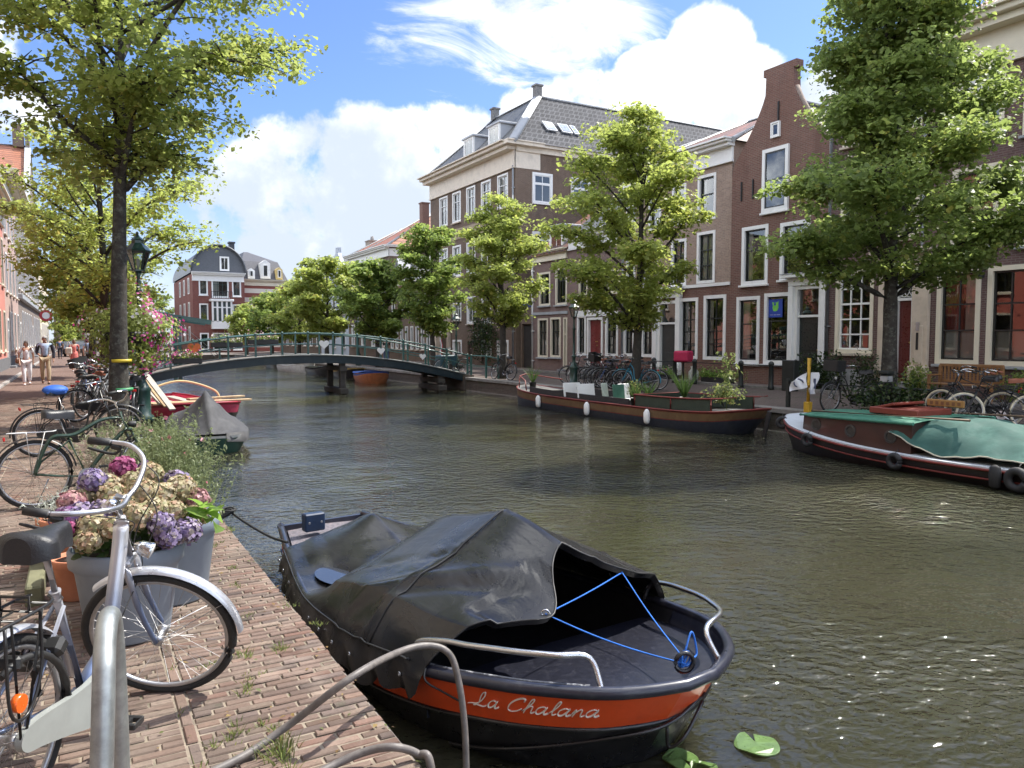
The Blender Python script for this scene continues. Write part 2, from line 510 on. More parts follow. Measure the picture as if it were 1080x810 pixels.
wmb.poly([(LQ, -60, WZ), (RQ, -60, WZ), (RQ, YEND, WZ), (LQ, YEND, WZ)])
tag(wmb.build('canal_water', MATS['canal_water']), kind='structure')

qbrick = brick_mat('quay_brick', (.12, .085, .07), (.085, .07, .06), (.10, .09, .075), patch=(.05, .06, .035))
qcap = M('quay_cap', (.2, .185, .17), .9, var=.3, vscale=3, bump=.5, bscale=25, dirt=(.07, .075, .045))
for nm, x, sgn in (('quay_wall', LQ, -1), ('quay_wall', RQ, 1)):
    q = MB()
    q.hexa([(x+sgn*.02, -60, -2), (x+sgn*.5, -60, -2), (x+sgn*.5, YEND, -2), (x+sgn*.02, YEND, -2),
            (x+sgn*.02, -60, -.09), (x+sgn*.5, -60, -.09), (x+sgn*.5, YEND, -.09), (x+sgn*.02, YEND, -.09)])
    tag(q.build(nm, qbrick, fix=True), 'brick canal wall under the %s pavement' % ('near parked bicycles' if sgn < 0 else 'facing house row'), kind='structure')
q = MB(); q.hexa([(LQ, YEND-.02, -2), (RQ, YEND-.02, -2), (RQ, YEND+.5, -2), (LQ, YEND+.5, -2), (LQ, YEND-.02, -.02), (RQ, YEND-.02, -.02), (RQ, YEND+.5, -.02), (LQ, YEND+.5, -.02)])
tag(q.build('quay_wall', qbrick, fix=True), 'brick canal wall closing the far end', kind='structure')
# far bank coping stones
q = MB()
yy = -10.0
while yy < YEND:
    L_ = rng.uniform(.9, 1.3)
    q.box((RQ+.17, yy+L_/2, -.045+rng.uniform(-.006, .006)), (.42, L_-.015, .12), bev=.012); yy += L_
tag(q.build('quay_coping', qcap), kind='structure')

# laid bricks of the near quay: every brick its own little block, one sheet
def paver_mat():
    m, t, b = new_mat('paver_brick')
    a = t.new('ShaderNodeAttribute'); a.attribute_name = 'tint'
    co = t.coord('Object')
    n1 = t.noise(co, 45, 5, .65); n2 = t.noise(co, 2.2, 6, .62); n3 = t.noise(co, .45, 4, .6)
    c = t.mix(t.ramp(n1, .3, .75, 0, .42), a.outputs['Color'], (.10, .075, .062))
    c = t.mix(t.ramp(n2, .45, .72, 0, .5), c, (.36, .29, .235))
    c = t.mix(t.ramp(n3, .42, .66, 0, .5), c, (.12, .095, .078))
    c = t.mix(t.ramp(t.noise(co, 5.5, 7, .7), .56, .7, 0, .6), c, (.075, .075, .05))
    t.put(b.inputs['Base Color'], c); b.inputs['Roughness'].default_value = .88; b.inputs['Specular IOR Level'].default_value = .25
    t.put(b.inputs['Normal'], t.bump(n1, .6, .006))
    return m
def lay_bricks(name, x0, x1, y0, y1, bw, rh, gap, seed, soldier=(), edge=None):
    r = np.random.default_rng(seed); V = []; T = []
    cols = [(.215, .142, .108), (.24, .165, .13), (.185, .13, .106), (.27, .205, .16), (.15, .112, .098), (.21, .148, .12), (.19, .11, .085)]
    def brick(cx, cy, lx, ly):
        hx, hy = lx/2-gap/2, ly/2-gap/2; bz = .005
        z = .006+r.normal(0, .0022); tx, ty = r.normal(0, .008, 2); an = r.normal(0, .008)
        ca, sa = math.cos(an), math.sin(an)
        def p(a, b, zz): 
            X, Y = a*ca-b*sa, a*sa+b*ca
            return (cx+X, cy+Y, zz + X*tx + Y*ty)
        i = bz
        top = [p(-hx+i, -hy+i, z), p(hx-i, -hy+i, z), p(hx-i, hy-i, z), p(-hx+i, hy-i, z)]
        bot = [p(-hx, -hy, z-.006), p(hx, -hy, z-.006), p(hx, hy, z-.006), p(-hx, hy, z-.006)]
        low = [(q[0], q[1], q[2]-.03) for q in bot]
        fs = [top]
        for a in range(4):
            b = (a+1) % 4
            fs.append([bot[a], bot[b], top[b], top[a]])
        if cx+hx > LQ-.08:
            fs.append([low[1], low[2], bot[2], bot[1]])
        col = np.array(cols[r.integers(len(cols))])*r.uniform(.55, 1.08)
        for f in fs: V.extend(f); T.extend([col]*4)
    yy = y0; row = 0
    while yy < y1:
        off = bw*.5 if row % 2 else bw
        cuts = [x0]+[q for p_ in sorted(soldier) for q in p_]+[x1]
        for s0, s1 in zip(cuts[::2], cuts[1::2]):
            xs = [s0]; x = s0+off+r.uniform(-.03, .03)
            while x < s1-.05: xs.append(x); x += bw+r.uniform(-.008, .008)
            xs.append(s1)
            for a, b in zip(xs[:-1], xs[1:]):
                e = r.uniform(-.012, .004) if s1 >= x1-1e-6 and b >= x1-1e-6 and edge else 0
                brick((a+b+e)/2, yy+rh/2+r.normal(0, .0015), b-a+e, rh)
        yy += rh; row += 1
    for s0, s1 in soldier:
        yy = y0
        while yy < y1:
            brick((s0+s1)/2, yy+bw/2, s1-s0, bw); yy += bw
    ob = quads_mesh(name, np.array(V), np.array(T), MATS['paver_brick'])
    return ob
MATS['paver_brick'] = paver_mat()
tag(lay_bricks('quay_pavement', -3.25, LQ, 1.2, 26.0, .168, .0535, .0095, 3, soldier=((.35, .405), (-.9, -.845), (-.98, -.925)), edge=True), kind='structure')
sand = M('joint_sand', (.23, .19, .145), .95, var=.35, vscale=9, dirt=(.06, .07, .03), dscale=2)
j = MB(); j.poly([(-3.3, 1.0, -.001), (LQ-.012, 1.0, -.001), (LQ-.012, 26, -.001), (-3.3, 26, -.001)])
tag(j.build('joint_sand', sand), kind='structure')
farpave = brick_mat('far_paving', (.23, .145, .115), (.18, .12, .10), (.10, .085, .07), bw=.21, rh=.06, flat=True)
p = MB(); p.poly([(-3.3, 26, 0), (LQ, 26, 0), (LQ, 300, 0), (-3.3, 300, 0)]); p.poly([(-3.3, -60, -.004), (LQ, -60, -.004), (LQ, 1.2, -.004), (-3.3, 1.2, -.004)])
tag(p.build('street_paving', farpave), kind='structure')
# a little leaf litter and dust on the bricks
r_ = np.random.default_rng(77); n_ = 420
C_ = np.c_[LQ-np.abs(r_.normal(0, .7, n_)), r_.uniform(1.8, 14, n_), np.full(n_, .016)]; N_ = r_.normal(0, .22, (n_, 3)); N_[:, 2] = 1
T_ = np.array([(.20, .12, .04), (.26, .18, .06), (.12, .07, .035), (.10, .12, .03)])[r_.integers(0, 4, n_)]
tag(leaf_cloud('fallen_leaves', C_, N_, r_.uniform(.012, .038, n_), T_, petal_mat('litter'), None, aspect=.6, seed=3), kind='stuff')
# pale kerb line and pavement along the left house fronts
kerb = M('kerb_stone', (.33, .31, .29), .85, var=.2, vscale=2)
p = MB(); p.box((-2.35, 60, .03), (.14, 160, .10), bev=.01)
tag(p.build('kerb', kerb), kind='structure')
p = MB(); p.poly([(-3.4, -20, .075), (-2.42, -20, .075), (-2.42, 140, .075), (-3.4, 140, .075)])
tag(p.build('pavement', brick_mat('pavement_brick', (.22, .16, .14), (.18, .13, .115), (.11, .1, .085), flat=True)), kind='structure')
rpave = brick_mat('right_paving', (.155, .115, .10), (.115, .09, .082), (.06, .055, .048), bw=.21, rh=.07, flat=True, patch=(.06, .065, .04), patchscale=.5)
p = MB(); p.poly([(RQ+.38, -60, 0), (60, -60, 0), (60, 300, 0), (RQ+.38, 300, 0)])
tag(p.build('right_street', rpave), kind='structure')
p = MB(); p.box((20.25, 40, .03), (.12, 200, .12), bev=.01); 
tag(p.build('kerb', M('kerb_dark', (.2, .19, .175), .9, var=.2)), kind='structure')
p = MB(); p.poly([(20.31, -60, .055), (21.9, -60, .055), (21.9, 140, .055), (20.31, 140, .055)])
tag(p.build('pavement', MATS['pavement_brick']), kind='structure')
# ================================================================ houses
white = M('white_paint', (.78, .78, .76), .5, var=.06, vscale=3, dirt=(.5, .49, .45), dscale=3, damt=.35)
cream = M('cream_paint', (.70, .64, .50), .5, var=.06, vscale=3, dirt=(.48, .43, .34), dscale=3, damt=.35)
stone = M('pale_stone', (.55, .46, .36), .8, var=.12, vscale=4, bump=.3, bscale=30, dirt=(.3, .26, .22), dscale=2)
darkp = M('dark_sash', (.018, .022, .022), .35)
greyp = M('grey_sill', (.34, .36, .38), .6, var=.1, dirt=(.2, .21, .2))
leadm = M('lead_sheet', (.38, .40, .43), .55, var=.15, vscale=2, dirt=(.22, .23, .24))
zinc = M('dark_zinc', (.05, .056, .066), .45, var=.15, vscale=1.5)
slate = tile_mat('slate_grey_tile', (.13, .135, .14), (.085, .09, .098), (.05, .055, .05))
orange = tile_mat('orange_tile', (.38, .15, .085), (.30, .115, .065), (.16, .08, .055))
mixtile = tile_mat('mixed_tile', (.30, .11, .065), (.09, .07, .065), (.06, .05, .045))
glazed = tile_mat('glazed_tile', (.23, .235, .245), (.13, .135, .145), (.05, .05, .055))
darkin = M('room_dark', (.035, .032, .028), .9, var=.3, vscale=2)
curt = M('curtain_cloth', (.62, .60, .56), .9, var=.12, vscale=9)
curt2 = M('red_curtain', (.35, .08, .07), .9, var=.15, vscale=6)
frost = M('frosted_film', (.72, .73, .74), .8, var=.03)

def glass_mat(name, base):
    m, t, b = new_mat(name)
    fr = t.new('ShaderNodeFresnel'); fr.inputs['IOR'].default_value = 1.5
    fac = t.math('MULTIPLY_ADD', fr.outputs[0], 1.0, base, clamp=True)
    co = t.coord('Object')
    bp = t.bump(t.noise(co, 1.1, 1, .4), .07, .02)
    gl = t.new('ShaderNodeBsdfGlossy'); gl.inputs['Roughness'].default_value = .015; t.put(gl.inputs['Normal'], bp)
    t.put(fr.inputs['Normal'], bp)
    tr = t.new('ShaderNodeBsdfTransparent'); tr.inputs['Color'].default_value = (.80, .84, .83, 1)
    mx = t.new('ShaderNodeMixShader'); t.put(mx.inputs[0], fac)
    t.l.new(tr.outputs[0], mx.inputs[1]); t.l.new(gl.outputs[0], mx.inputs[2])
    t.l.new(mx.outputs[0], t.n['Material Output'].inputs['Surface'])
    MATS[name] = m; return m
glass = glass_mat('window_glass', .11)

WCACHE = {}
def window(parent, u, z, w, h, cas=white, sash=darkp, cols=2, bars=(.62,), c=.11, curtain=None, sill=greyp, proud=.03, flat=False, thickbar=None):
    """window set in its opening: pane (the window itself) > frame, sill. Local x along the wall, -y outwards."""
    if curtain is None and not flat: curtain = rng.choice([None, None, 'sides', 'blind', 'left', 'full'])
    key = (round(w, 2), round(h, 2), cas.name, sash.name, cols, bars, c, curtain, sill.name if sill else None, flat, thickbar)
    yo = -.07 if flat else 0.0                     # flat: surface set, nothing cut behind it
    if key in WCACHE:
        a, b_, c_ = WCACHE[key]
    else:
        p = MB()
        p.poly([(c, .10+yo, c), (w-c, .10+yo, c), (w-c, .10+yo, h-c), (c, .10+yo, h-c)], 0)
        yb = .062 if flat else .29
        if flat: p = MB(); p.poly([(c, .0+yo+.02, c), (w-c, .0+yo+.02, c), (w-c, .0+yo+.02, h-c), (c, .0+yo+.02, h-c)], 0); yb = .015
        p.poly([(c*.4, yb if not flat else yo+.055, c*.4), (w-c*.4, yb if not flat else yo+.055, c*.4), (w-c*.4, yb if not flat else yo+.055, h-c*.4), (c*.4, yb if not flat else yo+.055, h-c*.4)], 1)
        if curtain and not flat:
            iw = w-2*c
            def cloth(x0, x1, z0, z1, mi, amp=.018, y=.17):
                n = 14; rows = [[], []]
                for i in range(n+1):
                    xx = x0+(x1-x0)*i/n; yy = y+amp*math.sin(i*2.4)
                    rows[0].append((xx, yy, z0)); rows[1].append((xx, yy, z1))
                p.grid(rows, mi, flip=True)
            if curtain == 'sides': cloth(c, c+iw*.24, c, h-c, 2); cloth(w-c-iw*.24, w-c, c, h-c, 2)
            elif curtain == 'full': cloth(c, w-c, c, h-c, 2)
            elif curtain == 'left': cloth(c, c+iw*.42, c, h-c, 2)
            elif curtain == 'blind': cloth(c, w-c, c+(h-2*c)*.55, h-c, 2, .002)
            elif curtain == 'low': cloth(c, w-c, c, c+(h-2*c)*.33, 3, .001)
            elif curtain == 'lowred':
                cloth(c, w-c, c, c+(h-2*c)*.33, 3, .001, .15); cloth(c, c+iw*.55, c+(h-2*c)*.2, h-c, 4); cloth(c+iw*.62, w-c, c+(h-2*c)*.2, h-c, 2, .03)
        f = MB()
        y0, y1 = (-proud, .13) if not flat else (-.09, .02)
        yc, yd = (y0+y1)/2, y1-y0
        f.box((c/2, yc, h/2), (c, yd, h)); f.box((w-c/2, yc, h/2), (c, yd, h))
        f.box((w/2, yc, h-c/2), (w-2*c, yd, c)); f.box((w/2, yc, c/2), (w-2*c, yd, c))
        sw = .05; ys = (.085 if not flat else -.035); yt = .05
        iw, ih = w-2*c, h-2*c
        for xx in (c+sw/2, w-c-sw/2): f.box((xx, ys, h/2), (sw, yt, ih-.004), 1)
        for zz in (c+sw/2, h-c-sw/2): f.box((w/2, ys, zz), (iw-2*sw, yt, sw), 1)
        mw = .032
        for b in bars:
            bw = thickbar if (thickbar and b == bars[0]) else mw
            f.box((w/2, ys-.004, c+ih*b), (iw-2*sw, yt, bw+.012), 1)
        for i in range(1, cols):
            f.box((c+iw*i/cols, ys+.003, h/2), (mw+.006, yt-.01, ih-2*sw), 1)
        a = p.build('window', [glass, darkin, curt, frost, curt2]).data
        b_ = f.build('frame', [cas, sash], fix=True).data
        c_ = None
        if sill:
            s = MB(); s.box((w/2, -.05, -.045), (w+.10, .16, .075), bev=.01); c_ = s.build('sill', sill).data
        for o in list(COL.objects)[-(3 if sill else 2):]:
            bpy.data.objects.remove(o)
        WCACHE[key] = (a, b_, c_)
    o = bpy.data.objects.new('window', a); COL.objects.link(o); o.parent = parent; o.location = (u, 0, z)
    fo = bpy.data.objects.new('frame', b_); COL.objects.link(fo); fo.parent = o
    if c_:
        so = bpy.data.objects.new('sill', c_); COL.objects.link(so); so.parent = o
    return o

def door(parent, u, z, w, h, col, cas=white, transom=.0, c=.12, double=False, label=None, glazed_top=False, step=None):
    lf = MB(); hh = h-transom-c
    lf.box((w/2, .13, hh/2), (w-2*c, .05, hh))
    n = 2 if double else 1
    lw = (w-2*c)/n
    for i in range(n):
        x0 = c+i*lw
        for (za, zb) in ((.12, .42), (.47, .9)):
            lf.box((x0+lw/2, .098, hh*(za+zb)/2), (lw*.62, .02, hh*(zb-za)), bev=.008)
        if double and i: lf.box((x0, .10, hh/2), (.02, .02, hh*.98))
    d = lf.build('door', col, parent, fix=True); d.location = (u, 0, z)
    if label: d['label'] = label
    f = MB(); y0, y1 = -.04, .16; yc, yd = (y0+y1)/2, y1-y0
    f.box((c/2, yc, h/2), (c, yd, h)); f.box((w-c/2, yc, h/2), (c, yd, h)); f.box((w/2, yc, h-c/2), (w-2*c, yd, c))
    if transom: f.box((w/2, .06, hh+.04), (w-2*c, .12, .08))
    f.build('frame', cas, d, fix=True)
    if transom:
        g = MB(); z0, z1 = hh+.08, h-c
        g.poly([(c, .10, z0), (w-c, .10, z0), (w-c, .10, z1), (c, .10, z1)], 0)
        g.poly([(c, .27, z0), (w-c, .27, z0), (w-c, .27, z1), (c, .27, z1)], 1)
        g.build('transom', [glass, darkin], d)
    k = MB(); k.sphere((w-c-.09 if not double else w/2+.06, .075, hh*.48), .03, 8, 6, sc=(1, .8, 1)); k.box((w/2, .098, hh*.55+.02), (.22, .012, .05))
    k.build('handle', M('brass', (.45, .33, .12), .35, .9), d)
    s = MB(); s.box((w/2, -.14, -.09), (w+.2, .42, .17), bev=.01)
    if z > .4: s.box((w/2, -.2, -.27-(z-.4)/2+.0), (w+.5, .6, max(.1, z-.2)), bev=.01)
    s.build('doorstep', M('doorstep_stone', (.25, .25, .255), .8, var=.15), d)
    return d

def wall_strips(mb, W, zt, ops, Lf, Rf, zcuts=(), y=0.0, mi=0):
    zs = sorted(set([0.0, zt] + [o[2] for o in ops] + [o[3] for o in ops] + list(zcuts)))
    zs = [z for z in zs if 0 <= z <= zt+1e-6]
    for a, b in zip(zs[:-1], zs[1:]):
        if b-a < 1e-4: continue
        mid = (a+b)/2; cur = (Lf(a), Lf(b))
        for o in sorted([o for o in ops if o[2] < mid < o[3]]):
            mb.poly([(cur[0], y, a), (o[0], y, a), (o[0], y, b), (cur[1], y, b)], mi); cur = (o[1], o[1])
        mb.poly([(cur[0], y, a), (Rf(a), y, a), (Rf(b), y, b), (cur[1], y, b)], mi)

def wall(parent, W, H, D, ops, mat, outline=None, side_gable=None, top=None, name='wall', bandz=None, bandmat=None, reveal=None, thick=.34):
    """front with real openings (reveals to the depth of the wall), sides and back"""
    mb = MB()
    if outline: Lf = lambda z: np.interp(z, [p[0] for p in outline], [p[1] for p in outline]); Rf = lambda z: np.interp(z, [p[0] for p in outline], [p[2] for p in outline]); zt = outline[-1][0]; cuts = [p[0] for p in outline]
    else: Lf = lambda z: 0.0; Rf = lambda z: W; zt = H; cuts = []
    def mfor(z): return 0
    if bandz:
        # two brickworks one above the other
        lo = [(o[0], o[1], o[2], min(o[3], bandz)) for o in ops if o[2] < bandz]
        mb2 = MB(); wall_strips(mb2, W, bandz, lo, Lf, Rf, [c for c in cuts if c < bandz]); 
        k = len(mb.v); mb.v += mb2.v; 
        for f in mb2.f: mb.face([i+k for i in f], 2)
        hi = [(o[0], o[1], max(o[2], bandz)-bandz, o[3]-bandz) for o in ops if o[3] > bandz]
        mb3 = MB(); wall_strips(mb3, W, zt-bandz, hi, lambda z: Lf(z+bandz), lambda z: Rf(z+bandz), [c-bandz for c in cuts if c > bandz])
        k = len(mb.v); mb.v += [(x, y, z+bandz) for x, y, z in mb3.v]
        for f in mb3.f: mb.face([i+k for i in f], 0)
    else: wall_strips(mb, W, zt, ops, Lf, Rf, cuts)
    for (a, b, c, d) in ops:
        t_ = thick-.03
        mb.poly([(a, 0, c), (a, t_, c), (a, t_, d), (a, 0, d)], 1); mb.poly([(b, 0, d), (b, t_, d), (b, t_, c), (b, 0, c)], 1)
        mb.poly([(a, 0, d), (a, t_, d), (b, t_, d), (b, 0, d)], 1); mb.poly([(a, 0, c), (b, 0, c), (b, t_, c), (a, t_, c)], 1)
    # inner face and outline edges
    zs = [p[0] for p in outline] if outline else [0, H]
    for a, b in zip(zs[:-1], zs[1:]):
        mb.poly([(Rf(a), thick, a), (Lf(a), thick, a), (Lf(b), thick, b), (Rf(b), thick, b)])
        mb.poly([(Lf(a), 0, a), (Lf(b), 0, b), (Lf(b), thick, b), (Lf(a), thick, a)]); mb.poly([(Rf(a), 0, a), (Rf(a), thick, a), (Rf(b), thick, b), (Rf(b), 0, b)])
    mb.poly([(Lf(zt), 0, zt), (Rf(zt), 0, zt), (Rf(zt), thick, zt), (Lf(zt), thick, zt)])
    # sides and back
    for x, fl in ((0.0, 0), (W, 1)):
        p = [(x, thick, 0), (x, D, 0), (x, D, H), (x, D/2, side_gable), (x, thick, H)] if side_gable else [(x, thick, 0), (x, D, 0), (x, D, H), (x, thick, H)]
        mb.poly(p if fl else p[::-1])
    mb.poly([(W, D, 0), (0, D, 0), (0, D, H), (W, D, H)])
    return mb.build(name, [mat, reveal or mat, bandmat or mat], parent)

def roof_saddle_u(parent, W, H, D, Hr, mat, over=.25, trim=None):
    mb = MB(); th = .10
    sl = (Hr-H)/(D/2)
    for sgn in (0, 1):
        y0, y1 = (-over, D/2) if not sgn else (D+over, D/2)
        z0 = H-over*sl; a = [(-.05, y0, z0), (W+.05, y0, z0), (W+.05, y1, Hr), (-.05, y1, Hr)]
        mb.prism([(x, y, z+.02) for x, y, z in a], (0, 0, th))
    r = mb.build('roof', mat, parent, fix=True)
    rd = MB(); rd.tube([(-.06, D/2, Hr+.12), (W+.06, D/2, Hr+.12)], .12, 8); rd.build('ridge', trim or leadm, r)
    return r
def roof_saddle_d(parent, W, H, D, Hr, mat, y0=.3, trim=None):
    mb = MB()
    for s in (0, 1):
        x0, x1 = (-.08, W/2) if not s else (W+.08, W/2)
        mb.prism([(x0, y0, H), (x0, D, H), (x1, D, Hr), (x1, y0, Hr)], (0, 0, .1))
    r = mb.build('roof', mat, parent, fix=True)
    rd = MB(); rd.tube([(W/2, y0, Hr+.12), (W/2, D, Hr+.12)], .12, 8); rd.build('ridge', trim or leadm, r)
    return r
def roof_hip(parent, W, H, D, Hr, k, mat, trim=leadm, over=.2, kx=None, ridge_r=.11):
    kx = kx or k
    A = [(-over, -over, H), (W+over, -over, H), (W+over, D+over, H), (-over, D+over, H)]
    P, Q = (kx, D/2, Hr), (W-kx, D/2, Hr)
    mb = MB(); mb.poly([A[0], A[1], Q, P]); mb.poly([A[1], A[2], Q]); mb.poly([A[2], A[3], P, Q]); mb.poly([A[3], A[0], P])
    r = mb.build('roof', mat, parent, fix=True)
    rd = MB()
    for a, b in ((P, Q), (A[0], P), (A[1], Q), (A[2], Q), (A[3], P)): rd.tube([a, b], ridge_r, 6)
    rd.build('ridge', trim, r); return r
def cornice(parent, W, z, mat=white, h=.75, out=.45, x0=-.1, frieze=True, name='cornice', ret=0):
    mb = MB(); x1 = W+.1
    L = x1-x0; xc = (x0+x1)/2
    if frieze: mb.box((xc, -.03, z-h*.62), (L-.12, .10, h*.74)); mb.box((xc, -.06, z-h*.97), (L-.06, .13, .07))
    mb.box((xc, -out*.35, z-h*.2), (L+.02, out*.7, h*.14)); mb.box((xc, -out*.5, z-h*.06), (L+.1, out, h*.13), bev=.02); mb.box((xc, -out*.6, z+.035), (L+.16, out*1.2, .06))
    if ret:
        mb.box((x1-.03, ret/2, z-h*.62), (.10, ret, h*.74)); mb.box((x1+out*.3, ret/2-out/2, z-h*.06), (out*.6, ret+out, h*.13)); mb.box((x1+out*.35, ret/2-out/2, z+.037), (out*.7, ret+out, .06))
    return mb.build(name, mat, parent, fix=True)
def chimney(parent, x, y, z, w=.6, d=.6, h=1.4, mat=None, pots=1):
    mb = MB(); mb.box((x, y, z+h/2), (w, d, h)); mb.box((x, y, z+h+.03), (w+.12, d+.12, .1))
    c = mb.build('chimney', mat or brickA, parent)
    if pots:
        p = MB()
        for i in range(pots): p.lathe([(.10, 0), (.12, .1), (.09, .4)], (x+(i-(pots-1)/2)*.3, y, z+h+.08), 10)
        p.build('chimney_pot', M('pot_grey', (.25, .24, .23), .8), c)
    return c
def pipe(parent, u, z0, z1, mat=None, r=.05):
    mb = MB(); mb.tube([(u, -.09, z0), (u, -.09, z1)], r, 8)
    for z in np.arange(z0+.4, z1, 1.6): mb.box((u, -.06, z), (.16, .12, .05))
    mb.build('drainpipe', mat or greyp, parent)
def dormer(parent, u, w, z, h, d, y=.3, mat=white, cheeks=None, roofm=None, cols=2, sash=white):
    mb = MB(); mb.box((u+w/2, y+d/2, z+h/2), (w-.02, d-.02, h-.02))
    o = mb.build('dormer', cheeks or leadm, parent)
    q = MB(); q.box((u+w/2, y+d/2-.06, z+h+.05), (w+.3, d+.25, .12), bev=.02); q.build('roof', roofm or leadm, o)
    wn = window(o, u, z, w, h, cas=mat, sash=sash, cols=cols, bars=(), c=.10, flat=True, sill=None); wn.location = (u, y-.005, z)
    return o

brickA = brick_mat('brick_brown', (.205, .135, .096), (.15, .10, .074), (.21, .19, .16), patch=(.10, .08, .066))
brickB = brick_mat('brick_red', (.225, .112, .084), (.175, .088, .068), (.21, .18, .155), patch=(.15, .10, .085))
brickC = brick_mat('brick_mauve', (0.250, 0.156, 0.138), (0.188, 0.122, 0.110), (0.250, 0.225, 0.206))
brickD = brick_mat('brick_dark_purple', (0.182, 0.105, 0.095), (0.135, 0.084, 0.078), (0.203, 0.176, 0.162), patch=(.11, .085, .08))
brickT = brick_mat('brick_tan', (.40, .29, .225), (.33, .235, .185), (.32, .28, .24), patch=(.27, .19, .15))
plaster = M('white_plaster', (.72, .71, .68), .85, var=.06, dirt=(.5, .48, .44), dscale=1.2)

FX = 21.5
def hz(px, v): return at_x(px, v, FX).z
def hy(px): return at_x(px, 357, FX).y
class Front:
    """right hand house row: front plane x = FX, seen frontally with u running to the right"""
    def __init__(s, name, label, yl, yr, H, D, cat='house', group=None):
        s.yl = yl; s.W = yl-yr; s.H = H; s.D = D; s.ops = []; s.todo = []
        s.root = thing(name, label, cat, (FX, yl, 0), -PI/2, group)
    def u(s, px): return s.yl-hy(px)
    def rect(s, r):
        a, b, vt, vb = r; return s.u(a), s.u(b), hz(b, vb), hz(a, vt)
    def win(s, r=None, uz=None, **kw):
        u0, u1, z0, z1 = s.rect(r) if r else uz
        if not kw.get('flat'): s.ops.append((u0, u1, z0, z1))
        s.todo.append((u0, u1, z0, z1, kw)); return s
    def hole(s, r=None, uz=None):
        q = s.rect(r) if r else uz
        s.ops.append(q); return q
    def place(s):
        for (u0, u1, z0, z1, kw) in s.todo: window(s.root, u0, z0, u1-u0, z1-z0, **kw)

# ---------------- neck gabled red brick house
h = Front('gable_house', 'red brick house with a curved neck gable and a blue poster in its window', 21.3, 17.0, 6.9, 11)
sty = dict(cas=white, sash=darkp, cols=1, c=.13, sill=white)
h.win((776.6, 801, 313.5, 383.8), bars=(.60,), curtain='left', **sty)
h.win((805.7, 833.8, 309.7, 384.7), bars=(.62,), **sty)
h.win((781, 808.5, 240.8, 299), bars=(.60,), **sty)
h.win((821, 852.6, 236, 293), bars=(.60,), **sty)
r2 = h.rect((802, 829, 160, 220.6)); h.win(uz=r2, bars=(.5,), flat=True, **sty)
ra = h.rect((810, 819, 131.5, 145)); h.win(uz=ra, bars=(), flat=True, cas=white, sash=white, cols=1, c=.05, sill=None)
dq = h.rect((838, 866.5, 302, 396)); dq = (dq[0], dq[1], .30, dq[3]); h.hole(uz=dq)
uc = h.W/2
ztop = hz(815, 71); zsh = hz(772, 176)
ol = [(0, 0, h.W), (zsh-.4, 0, h.W), (zsh, .06, h.W-.06)]
for k_ in range(1, 9):
    q = k_/8; half = (h.W/2-.06-.62)*(1-q)**1.5*.62 + .62+ (h.W/2-.06-.62)*.38*(1-q)-.62*.38*(1-q)*.0
    ol.append((zsh+(ztop-.9-zsh)*q, uc-half, uc+half))
ol += [(ztop-.25, uc-.60, uc+.60), (ztop-.249, uc-.72, uc+.72), (ztop, uc-.72, uc+.72)]
wall(h.root, h.W, h.H, h.D, h.ops, brickB, outline=ol, reveal=white)
h.place()
door(h.root, dq[0], dq[2], dq[1]-dq[0], dq[3]-dq[2], M('door_black_green', (.015, .022, .02), .3), transom=.95, label='black panelled front door under a tall transom')
mb = MB()
for ux in (dq[0]-.10, dq[1]+.10): mb.box((ux, -.08, (dq[3]+.3)/2), (.2, .14, dq[3]-.3), bev=.01); mb.box((ux, -.10, .55), (.26, .2, .5), bev=.02)
mb.box(((dq[0]+dq[1])/2, -.06, dq[3]+.14), (dq[1]-dq[0]+.44, .12, .26)); mb.box(((dq[0]+dq[1])/2, -.17, dq[3]+.33), (dq[1]-dq[0]+.72, .40, .12), bev=.02)
mb.build('door_surround', white, h.root, fix=True)
mb = MB(); mb.box(((dq[0]+dq[1])/2, -.17, dq[3]+.405), (dq[1]-dq[0]+.76, .44, .03)); mb.build('door_canopy', leadm, h.root)
roof_saddle_d(h.root, h.W, zsh-.2, h.D, ztop-1.25, glazed, y0=.36)
# stone rim along the gable edge
mb = MB()
for sgn in (1, 2): mb.tube([(p[sgn], .17, p[0]+.03) for p in ol[2:-3]], .10, 6, flat=.8)
mb.build('gable_coping', M('coping_brick', (.25, .2, .17), .85, var=.2, dirt=(.1, .09, .07)), h.root)
mb = MB()
for uu, zz in ((uc, ztop-1.6), (.5, zsh-1.0), (h.W-.5, zsh-1.0), (uc-1.1, zsh-1.0)): mb.box((uu, -.03, zz), (.045, .05, .7))
mb.build('wall_anchor', M('iron', (.02, .02, .02), .6), h.root)
# poster hung inside the window
pu = h.rect((809, 823.5, 316, 334.5))
po = MB(); po.box(((pu[0]+pu[1])/2, .055, (pu[2]+pu[3])/2), (pu[1]-pu[0], .012, pu[3]-pu[2]))
pw, ph, pc, pz = pu[1]-pu[0], pu[3]-pu[2], (pu[0]+pu[1])/2, (pu[2]+pu[3])/2
pr = thing('poster', 'blue poster with green shield emblem hanging in the window beside the black door', 'poster', h.root.matrix_basis @ Vector((pc, .055, pz)), -PI/2)
q = MB(); q.box((0, 0, 0), (pw, .012, ph)); q.build('panel', M('poster_blue', (.02, .06, .36), .5, var=.05), pr)
q = MB()
sh = [(-.5, .42), (-.42, .5), (-.15, .4), (.12, .44), (.42, .52), (.5, .6), (.44, .3), (.46, -.1), (.30, -.42), (.0, -.5), (-.3, -.46), (-.44, -.1), (-.36, .1)]
q.prism([(x*pw*.48, -.008, z*ph*.52+ph*.09) for x, z in sh], (0, -.004, 0), 0)
q.prism([(x*pw*.16-.02, -.0135, z*ph*.14+ph*.22) for x, z in sh], (0, -.003, 0), 1)
